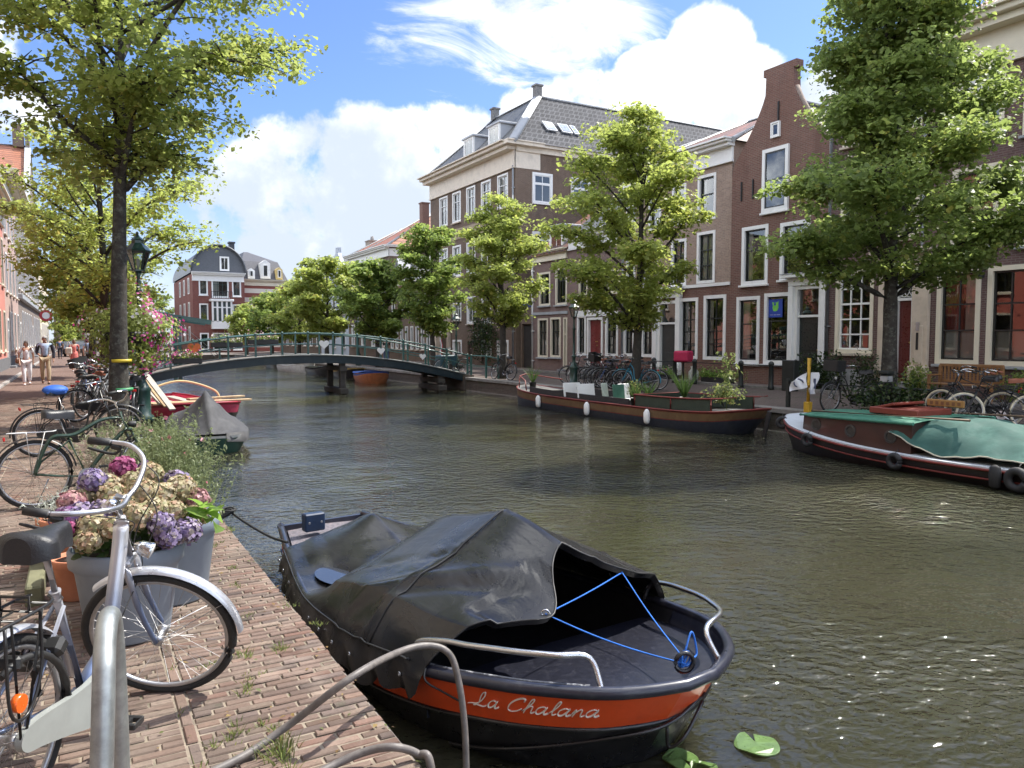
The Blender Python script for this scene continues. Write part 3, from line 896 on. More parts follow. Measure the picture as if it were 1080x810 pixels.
q.build('emblem', [M('poster_green', (.18, .55, .08), .5), MATS['poster_blue']], pr, fix=True)
q = MB()
for k_, (x, ww) in enumerate(((-.28, .2), (-.02, .2), (.24, .24))): q.box((x*pw, -.009, -ph*.36), (ww*pw, .004, ph*.035))
q.build('print_line', M('print_pale', (.35, .4, .6), .6), pr)

# ---------------- tan brick house with the long white cornice
h = Front('tan_house', 'tan brick house with broad white cornice and white columned doorway', 27.9, 21.302, 9.4, 10)
zc = hz(770, 149); h.H = zc
zb = hz(720, 303)
sty = dict(cas=white, sash=darkp, cols=2, c=.13, sill=None)
h.win((657.5, 669.5, 322, 376), bars=(.66, .33), curtain='sides', **sty)
h.win((676.5, 690.6, 319, 377), bars=(.66, .33), curtain='sides', **sty)
h.win((716.5, 736, 315, 379), bars=(.66, .44, .22), curtain='sides', **sty)
h.win((742, 765.4, 312, 380), bars=(.66, .44, .22), curtain='sides', **sty)
dq = h.rect((694.5, 714.5, 318, 388)); dq = (dq[0], dq[1], .28, dq[3]); h.hole(uz=dq)
sty1 = dict(cas=white, sash=darkp, cols=2, c=.11, sill=None)
for r_ in ((677, 692.7, 272, 306), (707, 723, 254, 301), (734, 753, 246, 298)): h.win(r_, bars=(.66, .33), **sty1)
h.win((660, 669.5, 270, 309), bars=(.66, .33), **sty1)
sty2 = dict(cas=white, sash=darkp, cols=1, c=.11, sill=None)
for r_ in ((660, 669.5, 212, 250), (683, 696, 204, 243), (707.5, 722, 197, 237), (734, 753, 187, 231)): h.win(r_, bars=(.58,), **sty2)
wall(h.root, h.W, h.H, h.D, h.ops, brickT, bandz=zb, bandmat=brickB, reveal=white)
h.place()
d_ = door(h.root, dq[0], dq[2], dq[1]-dq[0], dq[3]-dq[2], M('door_grey_dark', (.03, .035, .035), .35), transom=.85)
mb = MB()
for ux in (dq[0]-.13, dq[1]+.13): mb.box((ux, -.08, dq[3]/2+.15), (.26, .15, dq[3]-.1), bev=.01); mb.box((ux, -.1, .45), (.32, .2, .5), bev=.02)
mb.box(((dq[0]+dq[1])/2, -.07, dq[3]+.27), (dq[1]-dq[0]+.56, .14, .32)); mb.box(((dq[0]+dq[1])/2, -.2, dq[3]+.5), (dq[1]-dq[0]+1.0, .44, .14), bev=.03)
mb.build('door_surround', white, h.root, fix=True)
mb = MB(); mb.box((h.W/2, -.03, zb), (h.W-.01, .06, .12)); mb.build('string_course', white, h.root)
cornice(h.root, h.W, zc, white, h=hz(770, 149)-hz(770, 171), out=.5, x0=.02, ret=.0)
roof_hip(h.root, h.W, zc-.02, h.D, zc+2.3, 2.6, mixtile, trim=leadm)
mb = MB(); mb.lathe([(.12, 0), (.14, .35), (.1, .4), (.1, .8)], (h.W-2.6, h.D/2, zc+2.3), 8); mb.build('chimney_pot', leadm, h.root)
pipe(h.root, .12, .2, zc-.8)

# ---------------- low brick houses
h = Front('brick_house', 'low mauve brick house with dormer and green door beside the alley', 35.7, 32.301, 6.4, 9)
zc = hz(600, 262); h.H = zc
sty = dict(cas=cream, sash=darkp, cols=2, c=.10, sill=greyp)
h.win((567.5, 578, 336, 377), bars=(.66,), curtain='full', **sty)
h.win((580.7, 591.6, 335, 377), bars=(.66,), curtain='full', **sty)
dq = h.rect((594.5, 604, 335, 390)); dq = (dq[0], min(dq[1], h.W-.05), .15, dq[3]); h.hole(uz=dq)
h.win((568.7, 580.4, 288, 322), bars=(.66,), **sty)
h.win((586, 598, 283, 321), bars=(.66,), **sty)
wall(h.root, h.W, h.H, h.D, h.ops, brickC, reveal=cream)
h.place(); door(h.root, dq[0], dq[2], dq[1]-dq[0], dq[3]-dq[2], M('door_green_dark', (.012, .04, .03), .35), transom=.8, cas=cream, c=.08)
mb = MB(); zz = hz(568, 331); mb.box((h.W/2, -.03, zz), (h.W-.01, .07, .14)); mb.build('string_course', greyp, h.root)
cornice(h.root, h.W-.14, zc, cream, h=.45, out=.3, x0=.02)
roof_saddle_u(h.root, h.W, zc, h.D, zc+2.9, mixtile)
pipe(h.root, .07, .1, zc-.3, white)
dormer(h.root, h.W*.36, 1.25, zc+.12, 1.15, 1.7, y=.35, mat=white, cheeks=leadm)
h = Front('brick_house', 'low mauve brick house with wide dark red double door and white frames', 32.3, 27.901, 7.2, 9)
zc = hz(612, 247); h.H = zc
sty = dict(cas=white, sash=darkp, cols=2, c=.12, sill=None)
h.win((608.8, 618.2, 333, 375), bars=(.66, .44, .22), curtain='sides', **sty)
h.win((638.6, 652, 329, 376), bars=(.66, .44, .22), curtain='sides', **sty)
dq = h.rect((619.5, 636, 335, 382)); dq = (dq[0], dq[1], .25, dq[3]); h.hole(uz=dq)
h.win((610.5, 619.5, 287, 311), bars=(.5,), cas=cream, sash=darkp, cols=2, c=.08, sill=cream)
h.win((623.3, 636, 292, 322), bars=(.5,), cas=cream, sash=darkp, cols=2, c=.08, sill=cream)
h.win((640, 652, 285, 308), bars=(.5,), cas=cream, sash=darkp, cols=2, c=.08, sill=cream)
wall(h.root, h.W, h.H, h.D, h.ops, brickC, reveal=white)
h.place(); door(h.root, dq[0], dq[2], dq[1]-dq[0], dq[3]-dq[2], M('door_red', (.16, .018, .018), .3), double=True, label='dark red varnished double door')
mb = MB(); mb.box(((dq[0]+dq[1])/2-.3, -.035, dq[3]+.2), (dq[1]-dq[0]+1.6, .07, .3)); mb.build('lintel', white, h.root)
cornice(h.root, h.W-.1, zc, white, h=.7, out=.4, x0=.06)
roof_saddle_u(h.root, h.W, zc, h.D, zc+3.0, slate)
# house standing behind, white gable with purple barge boards
rb = thing('rear_house', 'white plastered rear house with purple gable boards above the low roofs', 'house', (27.5, 33.0, 0), 0)
W_, H_, D_ = 7.5, 9.2, 9
ol = [(0, 0, W_), (H_, 0, W_), (H_+3.6, W_/2-.05, W_/2+.05)]
wall(rb, W_, H_, D_, [], plaster, outline=ol); roof_saddle_d(rb, W_, H_, D_, H_+3.6, slate, y0=.36)
mb = MB()
for s in (-1, 1): mb.bar((W_/2+s*(W_/2+.15), -.04, H_-.12), (W_/2, -.04, H_+3.65), .06, .34)
mb.build('barge_board', M('purple_paint', (.20, .05, .08), .5), rb)
# alley with a dark gate
ag = thing('alley_gate', 'dark wooden gate closing the narrow brick alley beside tall building', 'gate', (FX+.3, 37.55, 0), -PI/2)
mb = MB(); wall_strips(mb, 1.83, 4.6, [(.15, 1.6, 0, 2.5)], lambda z: 0, lambda z: 1.83)
mb.poly([(0, .3, 4.6), (0, 0, 4.6), (1.83, 0, 4.6), (1.83, .3, 4.6)]); mb.poly([(.15, 0, 0), (.15, .3, 0), (.15, .3, 2.5), (.15, 0, 2.5)]); mb.poly([(1.6, .3, 0), (1.6, 0, 0), (1.6, 0, 2.5), (1.6, .3, 2.5)]); mb.poly([(.15, .3, 2.5), (1.6, .3, 2.5), (1.6, 0, 2.5), (.15, 0, 2.5)][::-1]); mb.poly([(1.83, .3, 0), (0, .3, 0), (0, .3, 4.6), (1.83, .3, 4.6)])
mb.build('wall', brickA, ag)
mb = MB()
for i in range(8): mb.box((.24+i*.181, .15, 1.22), (.17, .05, 2.4), bev=.008)
mb.build('gate_leaf', M('gate_dark', (.025, .022, .02), .6, var=.3), ag)
mb = MB(); mb.box((.9, -.02, 3.55), (1.1, .02, .2), bev=.004); mb.build('street_name_plate', M('plate_blue', (.02, .05, .25), .35), ag)

# ---------------- tall warehouse with hipped slate roof
h = Front('tall_warehouse', 'tall brown brick building with hipped slate roof and carved name band', 49.4, 37.6, 12.4, 24, cat='building')
zc = hz(543, 151); h.H = zc
sty = dict(cas=white, sash=white, cols=2, c=.10, sill=stone)
cw_ = [(464.4, 473, 212, 241), (478, 486.7, 205, 238), (492.7, 501.8, 198, 232), (508, 518, 192, 224), (525, 536, 183, 220)]
cx_ = [h.rect(r_)[:2] for r_ in cw_]
z1 = hz(530, 184); z0 = hz(530, 220)
for a, b in cx_: h.win(uz=(a, b, z0, z1), bars=(.70,), **sty)
z1b, z0b = hz(482, 259), hz(482, 292)
for i, (a, b) in enumerate(cx_): h.win(uz=(a, b, z0b, z1b), bars=(.70,), **sty)
z1c, z0c = hz(497, 313), hz(497, 341.5)
for i, (a, b) in enumerate(cx_[2:]): h.win(uz=(a, b, z0c, z1c), bars=(.70,), **sty)
h.win(uz=(cx_[1][0], cx_[1][1], z0c+.25, z1c-.3), bars=(.70,), **sty)
z1d, z0d = hz(512, 358.5), hz(512, 375.5)
for i in (1, 3, 4): h.win(uz=(cx_[i][0]-.06, cx_[i][1]+.06, z0d, z1d), cas=white, sash=white, cols=2, bars=(), c=.13, sill=stone, curtain='full')
dq = h.rect((492.5, 500, 358, 382)); dq = (dq[0], dq[1], .1, dq[3]); h.hole(uz=dq)
dp = (cx_[0][0]-.35, cx_[0][1]+.25, .1, 3.0); h.hole(uz=dp)
wall(h.root, h.W, h.H, h.D, h.ops, brickA, reveal=brickA)
h.place(); door(h.root, dq[0], dq[2], dq[1]-dq[0], dq[3]-dq[2], M('door_brown', (.05, .03, .02), .5), cas=brickA)
door(h.root, dp[0], dp[2], dp[1]-dp[0], dp[3]-dp[2], M('door_brown', (.05, .03, .02), .5), cas=stone, c=.28, transom=.7)
mb = MB(); pc_ = (dp[0]+dp[1])/2
for s in (-1, 1): mb.box((pc_+s*.95, -.12, 1.75), (.3, .22, 3.5), bev=.02)
mb.box((pc_, -.08, 3.4), (1.6, .14, .7)); mb.box((pc_, -.16, 3.85), (2.4, .34, .22), bev=.02)
mb.build('portal', stone, h.root, fix=True)
zt0, zt1 = hz(485, 252), hz(485, 240.5)
ub0, ub1 = .55, h.W-.5
mb = MB(); mb.box(((ub0+ub1)/2, -.02, (zt0+zt1)/2), (ub1-ub0, .05, zt1-zt0)); mb.build('name_band', M('band_stone', (.34, .27, .19), .85, var=.1, dirt=(.22, .18, .13)), h.root)
def text_mesh(name, body, size, mat, parent, loc, rot, extrude=.01, width=None, shear=0.0, align='CENTER', space=1.0):
    cu = bpy.data.curves.new(name, 'FONT'); cu.body = body; cu.size = size; cu.extrude = extrude; cu.align_x = align; cu.align_y = 'CENTER'; cu.shear = shear; cu.space_character = space
    o = bpy.data.objects.new(name, cu); COL.objects.link(o)
    dg = bpy.context.evaluated_depsgraph_get(); me = bpy.data.meshes.new_from_object(o.evaluated_get(dg))
    bpy.data.objects.remove(o)
    if width:
        xs = [v.co.x for v in me.vertices]; s = width/(max(xs)-min(xs))
        for v in me.vertices: v.co.x *= s
    me.materials.clear(); me.materials.append(mat)
    ob = bpy.data.objects.new(name, me); COL.objects.link(ob); ob.parent = parent; ob.location = loc; ob.rotation_euler = rot
    return ob
ua, ub = h.u(471), h.u(496)
text_mesh('carved_lettering', 'HANDEL', (zt1-zt0)*.86, M('carved_dark', (.13, .10, .07), .9), h.root, ((ua+ub)/2, -.05, (zt0+zt1)/2), (PI/2, 0, 0), .01, width=(ub-ua)*.94)
cornice(h.root, h.W-.1, zc, M('cornice_cream', (.68, .60, .49), .6, var=.06, dirt=(.45, .4, .33)), h=1.35, out=.8, x0=-.05, ret=1.6)
mb = MB(); mb.box((h.W+.18, 12, zc-.05), (.36, 24.0, .18)); mb.box((h.W+.06, 12, zc-.28), (.12, 24.0, .3)); mb.build('side_cornice', MATS['cornice_cream'], h.root)
# side wall windows (set on the face towards the alley)
sidewin = []
for (pa, pb, va, vb) in ((561, 582, 181.5, 217), (602, 622, 187, 222), (561, 581, 244, 268), (602, 622, 246, 270)):
    A = at_y(pa, va, 37.6); B = at_y(pb, vb, 37.6); ww = B.x-A.x
    wn = window(h.root, 0, 0, ww, A.z-B.z, cas=white, sash=white, cols=2, bars=(.68,), c=.14, flat=True, sill=None, thickbar=.12)
    wn.rotation_euler = (0, 0, PI/2); wn.location = (h.W, A.x-FX, B.z)
k = 3.6; Hr = hz(544, 151)+4.0
W_, D_ = h.W, h.D; ov = .45
A = [(-ov, -ov, zc), (W_+ov, -ov, zc), (W_+ov, D_, zc), (-ov, D_, zc)]
P_, Q_, S_ = (k*.75, k, Hr), (W_-k, k, Hr), (W_-k, D_, Hr)
mb = MB(); mb.poly([A[0], A[1], Q_, P_]); mb.poly([A[1], A[2], S_, Q_]); mb.poly([A[3], A[0], P_]); mb.poly([P_, Q_, S_, A[3]])
mb.m[1] = 1
glx = brick_mat('slate_lattice_tile', (.05, .05, .054), (.07, .07, .075), (.115, .115, .12), bw=.36, rh=.36, ms=.05, rough=.9)
rf = mb.build('roof', [slate, glx], h.root, fix=True)
mb = MB(); 
for a, b in ((P_, Q_), (Q_, S_), (A[0], P_)): mb.tube([a, b], .12, 6)
mb.tube([A[1], Q_], .30, 6, flat=.5); mb.build('ridge', leadm, rf)
for nx in (P_, Q_):
    c_ = MB(); c_.box((nx[0], nx[1], nx[2]+.3), (.42, .42, .7)); c_.box((nx[0], nx[1], nx[2]+.68), (.56, .56, .1)); c_.build('chimney', M('stack_grey', (.16, .155, .15), .8), rf)
for uu in (h.u(491)-.5, h.u(517)-.5): dormer(h.root, uu, 1.35, zc+.15, 1.5, 1.9, y=.25, mat=white, cheeks=leadm)
sl = (Hr-zc)/(k+ov)
for (px, v) in ((576, 160), (592, 170), (602, 166)):
    # skylights lying in the side slope
    yy_ = at_y(px, v, 38.9); lx = yy_.x-FX; off = 1.0
    mb = MB(); n_ = Vector((sl, 0, 1)).normalized(); c0 = Vector((W_-off+ov*.0, lx, zc+(off+ov)*sl)); sx = Vector((-1, 0, sl)).normalized()
    wv = .5 if px != 602 else .25
    pts = [c0+n_*.06+sx*(a*.46)+Vector((0, b*wv*.7, 0)) for a, b in ((-1, -1), (-1, 1), (1, 1), (1, -1))]
    mb.prism(pts, n_*.08, 0); 
    pts2 = [c0+n_*.15+sx*(a*.38)+Vector((0, b*(wv*.7-.07), 0)) for a, b in ((-1, -1), (-1, 1), (1, 1), (1, -1))]
    mb.prism(pts2, n_*.01, 1)
    mb.build('skylight', [leadm, M('skylight_glass', (.25, .28, .32), .06, spec=1.0)], rf, fix=True)
pipe(h.root, h.W-.15, .1, zc-1.2)

# ---------------- purple house between (cream portal), and the big dark house on the right
h = Front('purple_brick_house', 'dark purple brick house with cream stone portal and many paned window', 17.0, 13.601, 8.6, 11)
sty = dict(cas=cream, sash=white, cols=3, c=.12, sill=stone)
h.win((880.7, 920.6, 286, 373), bars=(.60, .8, .4, .2), thickbar=.05, **sty)
dq = h.rect((944, 963, 283, 398)); dq = (dq[0], dq[1], .42, dq[3]); h.hole(uz=dq)
for r_ in ((884, 914, 182, 255), (936, 966, 172, 250)): h.win(r_, cas=cream, sash=darkp, cols=2, bars=(.6,), c=.12, sill=stone)
for r_ in ((884, 914, 92, 150), (936, 966, 72, 135)): h.win(r_, cas=cream, sash=darkp, cols=2, bars=(.6,), c=.12, sill=stone)
zc = 9.3; h.H = zc
wall(h.root, h.W, h.H, h.D, h.ops, brickD, reveal=stone); h.place()
d_ = door(h.root, dq[0], dq[2], dq[1]-dq[0], dq[3]-dq[2], M('door_mahogany', (.10, .02, .018), .3), cas=white, c=.06, transom=.92, label='mahogany door under a fanlight with interlaced white ovals')
mb = MB(); ww = dq[1]-dq[0]; zt_ = dq[3]-dq[2]
for cx in (ww*.36, ww*.64, ww*.08, ww*.92):
    pts = []
    for i in range(25):
        a_ = 2*PI*i/24; pts.append((cx+.2*math.cos(a_), .075, zt_-.5+.37*math.sin(a_)))
    pts = [p for p in pts if .06 < p[0] < ww-.06]
    if len(pts) > 3: mb.tube(pts, .014, 5)
mb.build('fanlight_tracery', white, d_)
mb = MB()
for ux, wd in ((dq[0]-.26, .5), (dq[1]+.26, .5)):
    mb.box((ux, -.07, dq[3]/2+.12), (wd, .14, dq[3]-.24), bev=.015)
    mb.box((ux, -.15, 1.5), (wd*.56, .05, 1.15), bev=.02); mb.box((ux, -.13, .62), (wd+.08, .22, .55), bev=.03); mb.lathe([(0, -.03), (.12, 0), (.09, .04), (0, .05)], (ux, -.24, .66), 10, axis=(0, -1, 0)); mb.box((ux, -.09, .2), (wd+.14, .3, .34), bev=.02)
    mb.box((ux, -.12, dq[3]-.1), (wd+.1, .2, .16), bev=.02)
mb.box(((dq[0]+dq[1])/2, -.09, dq[3]+.2), (ww+1.1, .18, .34)); mb.box(((dq[0]+dq[1])/2, -.2, dq[3]+.46), (ww+1.4, .42, .14), bev=.03)
mb.build('portal', stone, h.root, fix=True)
mb = MB(); mb.box((dq[1]+.24, -.18, 1.62), (.07, .02, .5)); mb.box((dq[1]+.24, -.18, 2.05), (.1, .02, .25), 1); mb.build('letter_box', [darkp, M('steel_dull', (.4, .4, .42), .4, .8)], h.root)
mb = MB(); mb.box((dq[0]/2-.25, -.025, .36), (dq[0]-.5, .06, .71)); mb.build('plinth', M('plinth_stone', (.42, .42, .42), .8, var=.15, dirt=(.2, .2, .18), dscale=4), h.root)
pipe(h.root, h.W-.12, .1, zc-.5)
pipe(h.root, .1, .1, zc-.5, M('pipe_zinc', (.22, .23, .24), .5, .4))
cornice(h.root, h.W-.2, zc, cream, h=.6, out=.4, x0=.1)
roof_saddle_u(h.root, h.W, zc, h.D, zc+2.5, glazed)
chimney(h.root, .4, 5.2, zc+2.2, mat=brickB)

h = Front('dark_brick_house', 'tall dark brick house with cream frames, frosted lower panes and heavy cornice', 13.6, -9.0, 9.9, 12)
zc = hz(1012, 36); h.H = zc
A1 = h.rect((987, 1033, 285, 385)); A2 = h.rect((1040, 1089, 281.5, 387))
B1 = h.rect((999.5, 1048, 181, 258)); B2 = h.rect((1068.5, 1124, 172, 255))
C1 = h.rect((1003, 1051, 78, 140)); C2 = h.rect((1070.5, 1127, 63, 133))
sty = dict(cas=cream, sash=darkp, cols=2, c=.13, sill=greyp)
h.win(uz=A1, bars=(.64, .34), curtain='lowred', **sty); h.win(uz=A2, bars=(.64, .34), curtain='low', **sty)
dx_ = B2[0]-B1[0]
for r_ in (B1, B2): h.win(uz=r_, bars=(.62,), **sty)
for r_ in (C1, C2): h.win(uz=r_, bars=(.62,), **sty)
da = A2[0]-A1[0]
for i in range(2, 12):
    q = (A1[0]+da*i, A1[1]+da*i, A1[2], A1[3])
    if q[1] < h.W-.3: h.win(uz=q, bars=(.64, .34), curtain='low', **sty)
for i in range(2, 12):
    for Q in (B1, C1):
        q = (Q[0]+dx_*i, Q[1]+dx_*i, Q[2], Q[3])
        if q[1] < h.W-.3: h.win(uz=q, bars=(.62,), **sty)
wall(h.root, h.W, h.H, h.D, h.ops, brickD, reveal=cream); h.place()
cornice(h.root, h.W-.1, zc+.12, cream, h=1.3, out=.7, x0=-.06)
roof_saddle_u(h.root, h.W, zc+.1, h.D, zc+3.6, orange, over=.1)
dormer(h.root, 3.4, 1.8, zc+.4, 1.6, 1.9, y=.5, mat=white, cheeks=leadm)
mb = MB(); mb.lathe([(.05, 0), (.11, .04), (.11, .18), (.03, .22)], (A1[1]+.08, -.22, A1[3]-.35), 10); mb.bar((A1[1]+.08, -.22, A1[3]-.15), (A1[1]+.08, 0, A1[3]-.1), .03, .03); mb.build('wall_lamp', M('iron', (.02, .02, .02), .6), h.root)
mb = MB(); mb.box((B1[0]-.75, -.12, B1[2]-.45), (.16, .22, .14), bev=.02); mb.build('alarm_box', white, h.root)

# ---------------- the row beyond
def simple_front(name, label, yl, yr, H, D, mat, rows, cas=white, sash=darkp, cat='house', cols=2, **kw):
    h = Front(name, label, yl, yr, H, D, cat)
    for (n, z0, z1, wd) in rows:
        for i in range(n):
            c = h.W*(i+.5)/n; h.win(uz=(c-wd/2, c+wd/2, z0, z1), cas=cas, sash=sash, cols=cols, bars=(.6,), c=.09, sill=stone, curtain=kw.get('curtain'))
    return h
h = simple_front('low_brick_house', 'long low brick house with many tall windows and two white gable dormers', 57.5, 49.402, 5.6, 9, brickA, ((8, .9, 2.6, .55), (5, 3.6, 4.9, .7)))
wall(h.root, h.W, h.H, h.D, h.ops, brickA, reveal=white); h.place(); roof_saddle_u(h.root, h.W, 5.6, 9, 8.2, orange); cornice(h.root, h.W-.2, 5.65, cream, h=.4, out=.3, x0=.1)
for uu in (2.0, 5.2):
    mb = MB(); mb.prism([(uu-1.1, .15, 5.7), (uu+1.1, .15, 5.7), (uu, .15, 7.6)], (0, 2.0, 0)); o_ = mb.build('dormer', plaster, h.root, fix=True)
    mb = MB()
    for s in (-1, 1): mb.bar((uu+s*1.2, 1.0, 5.66), (uu, 1.0, 7.74), 2.3, .1)
    mb.build('roof', leadm, o_)
chimney(h.root, 6.6, 2.6, 6.8, .7, .7, 2.0, brickB, 0)
h = simple_front('red_roofed_house', 'brick house with white cornice and steep double red tiled roof', 68.0, 57.502, 8.8, 10, brickA, ((4, 1.0, 2.9, .9), (4, 3.9, 5.5, .85), (4, 6.3, 7.7, .8)), cas=white, sash=white)
zc = hz(412, 258.5); h.H = zc
wall(h.root, h.W, h.H, h.D, h.ops, brickA, reveal=white); h.place(); cornice(h.root, h.W-.1, zc, white, h=.8, out=.45, x0=0, ret=.8)
W2 = h.W/2
r1 = roof_hip(h.root, W2, zc, 8, zc+2.4, 2.0, orange, kx=2.2); r1.location = (.0, 0, .01)
r2_ = roof_hip(h.root, W2+.3, zc, 10, zc+3.3, 2.4, orange, kx=2.5); r2_.location = (W2-.3, 0, .03)
for r_ in (r1, r2_):
    pass
chimney(h.root, h.W-1.2, 3.5, zc+1.4, .6, .6, 2.3, brickB, 0)
h = simple_front('narrow_house', 'narrow pale grey house with tall pointed white gable and stone chimney', 77.0, 68.002, 6.4, 9, plaster, ((3, .8, 2.9, 1.0), (3, 3.9, 5.6, .9)), cas=white)
ol = [(0, 0, h.W), (6.4, 0, h.W), (9.7, h.W*.62-.35, h.W*.62+.35), (10.2, h.W*.62-.35, h.W*.62+.35)]
wall(h.root, h.W, h.H, h.D, h.ops, M('blue_grey_plaster', (.48, .52, .58), .8, var=.1), outline=ol); h.place(); roof_saddle_d(h.root, h.W, 6.4, 9, 9.4, slate, y0=.36)
chimney(h.root, h.W-.6, 2.5, 8.0, 1.1, .9, 2.6, M('chimney_stone', (.3, .26, .22), .9, var=.2), 2)
h = simple_front('plain_house', 'plain brown brick house partly hidden by trees beyond the narrow gable', 95.0, 77.002, 7.4, 10, brickA, ((7, .9, 2.9, 1.0), (7, 4.2, 6.0, 1.0)))
wall(h.root, h.W, h.H, h.D, h.ops, brickA); h.place(); roof_saddle_u(h.root, h.W, 7.4, 10, 10.0, M('dark_roof', (.09, .08, .08), .7))

# ---------------- houses across the far end
FY = 100.0
def fx_(px): return at_y(px, 340, FY).x
def fz_(px, v): return at_y(px, v, FY).z
X0, X1 = fx_(204), fx_(258.7)
rt = thing('barrel_roof_house', 'red brick house with dark barrel roof and white bay at the canal end', 'house', (X0, FY, 0), 0)
W_ = X1-X0; zc = fz_(231, 289); D_ = 20.0
def fr(r): a, b, vt, vb = r; return (fx_(a)-X0, fx_(b)-X0, fz_(b, vb), fz_(a, vt))
ops = []; tl = []
for r_, kw in (((210.5, 220, 293.8, 311.4), dict(cols=2, bars=(.72,))), ((224, 242, 294, 314), dict(cols=3, bars=(.72,))), ((245.5, 255, 295, 313), dict(cols=2, bars=(.72,))),
               ((210.5, 220, 320, 339.5), dict(cols=2, bars=(.72,))), ((245.5, 255, 321, 339.5), dict(cols=2, bars=(.72,))),
               ((210.5, 220, 351, 369), dict(cols=2, bars=(.72,))), ((224, 242, 351, 369), dict(cols=3, bars=(.72,))), ((245.5, 255, 351, 369), dict(cols=2, bars=(.72,)))):
    q = fr(r_); ops.append(q); tl.append((q, kw))
wall(rt, W_, zc, D_, ops, brick_mat('brick_far_red', (.25, .075, .06), (.19, .06, .05), (.2, .15, .13)), reveal=white)
for q, kw in tl: window(rt, q[0], q[2], q[1]-q[0], q[3]-q[2], cas=white, sash=M('green_sash', (.02, .06, .055), .4), c=.16, sill=white, **kw)
q = fr((222.5, 244, 315.5, 347)); mb = MB(); bw_, bh_ = q[1]-q[0], q[3]-q[2]
mb.box(((q[0]+q[1])/2, -.5, q[2]+bh_*.13), (bw_, 1.0, bh_*.26)); mb.box(((q[0]+q[1])/2, -.55, q[3]-.15), (bw_+.35, 1.2, .3), bev=.05)
for i in range(5): mb.box((q[0]+.1+(bw_-.2)*i/4, -.92, q[2]+bh_*.58), (.2, .16, bh_*.7))
mb.box(((q[0]+q[1])/2, -.92, q[2]+bh_*.72), (bw_-.1, .13, .14))
bay = mb.build('bay_window', white, rt, fix=True)
mb = MB(); mb.box(((q[0]+q[1])/2, -.45, q[2]+bh_*.6), (bw_-.3, .8, bh_*.66)); mb.build('pane', M('bay_glass', (.05, .07, .07), .05, spec=1), bay)
mb = MB()
for i in range(12): mb.bar((q[0]+bw_*i/11, -1.1, q[3]), (q[0]+bw_*i/11, -1.1, q[3]+.9), .05, .05)
mb.bar((q[0], -1.1, q[3]+.9), (q[1], -1.1, q[3]+.9), .06, .06); mb.build('balcony_rail', MATS['iron'], bay)
cornice(rt, W_-.1, zc+.1, white, h=1.0, out=.6)
mb = MB(); n = 20; rr = W_/2+.15; Rz = fz_(231, 259.5)-zc
arc = [(W_/2-rr*math.cos(PI*i/n), zc+.1+Rz*math.sin(PI*i/n)) for i in range(n+1)]
mb.grid([[(x, -.15, z) for x, z in arc], [(x, D_, z) for x, z in arc]], 0); mb.poly([(x, .05, z) for x, z in arc][::-1], 1); mb.poly([(x, D_, z) for x, z in arc], 1)
mb.tube([(x, -.2, z) for x, z in arc], .14, 6, 0)
rf = mb.build('roof', [zinc, M('gable_zinc', (.085, .092, .105), .5, var=.1)], rt)
q = fr((233, 243, 270.5, 286)); wn = window(rf, q[0], q[2], q[1]-q[0], q[3]-q[2], cas=white, sash=white, cols=2, bars=(), c=.15, flat=True, sill=None)
q = fr((250.6, 256, 251.5, 280)); mb = MB(); mb.box(((q[0]+q[1])/2, 5, (q[2]+q[3])/2), (q[1]-q[0], .9, q[3]-q[2])); mb.box(((q[0]+q[1])/2, 5, q[3]), (q[1]-q[0]+.2, 1.1, .2)); mb.build('chimney', M('stack_black', (.045, .05, .06), .7), rt)
for i in range(3):
    for j in range(3):
        wn = window(rt, 0, 0, 1.2, 2.0, cas=white, sash=MATS['green_sash'], cols=2, bars=(.72,), c=.16, flat=True, sill=None); wn.rotation_euler = (0, 0, -PI/2); wn.location = (0, 4+i*4.5, 1.2+j*3.0)
X2, X3 = fx_(259.2), fx_(308)
rt = thing('striped_house', 'ornate white and red banded house with dark mansard roof and dormers', 'house', (X2, FY+2, 0), 0)
W_ = X3-X2; zc = fz_(280, 295)
def bandmat():
    m, t, b = new_mat('banded_wall'); co = t.coord('Object'); x, y, z = t.xyz(co)
    k = t.math('GREATER_THAN', t.math('FRACT', t.math('DIVIDE', z, 1.15)), .5)
    t.put(b.inputs['Base Color'], t.mix(k, (.24, .08, .06), (.66, .62, .54))); b.inputs['Roughness'].default_value = .8; return m
ops = [(W_*(i+.5)/4-.6, W_*(i+.5)/4+.6, z0, z0+1.9) for i in range(4) for z0 in (1.0, 4.2, 6.9)]
ops = [o for o in ops if o[3] < zc-.3]
wall(rt, W_, zc, 14, ops, bandmat(), reveal=white)
for q in ops: window(rt, q[0], q[2], q[1]-q[0], q[3]-q[2], cas=white, sash=white, cols=2, bars=(.7,), c=.14, sill=None)
cornice(rt, W_-.1, zc+.05, cream, h=.7, out=.5)
mb = MB(); zr = fz_(280, 270); 
mb.hexa([(-.1, -.1, zc), (W_+.1, -.1, zc), (W_+.1, 14, zc), (-.1, 14, zc), (.3, 1.5, zr-.4), (W_-.9, 1.5, zr-.4), (W_-.9, 12, zr-.4), (.3, 12, zr-.4)])
mb.hexa([(.3, 1.5, zr-.4), (W_-.9, 1.5, zr-.4), (W_-.9, 12, zr-.4), (.3, 12, zr-.4), (1.2, 5, zr+1.1), (W_-4, 5, zr+1.1), (W_-4, 9, zr+1.1), (1.2, 9, zr+1.1)])
mb.build('roof', M('mansard_slate', (.075, .075, .085), .6, var=.2), rt, fix=True)
def fr2(r): a, b, vt, vb = r; return (fx_(a)-X2, fx_(b)-X2, fz_(b, vb), fz_(a, vt))
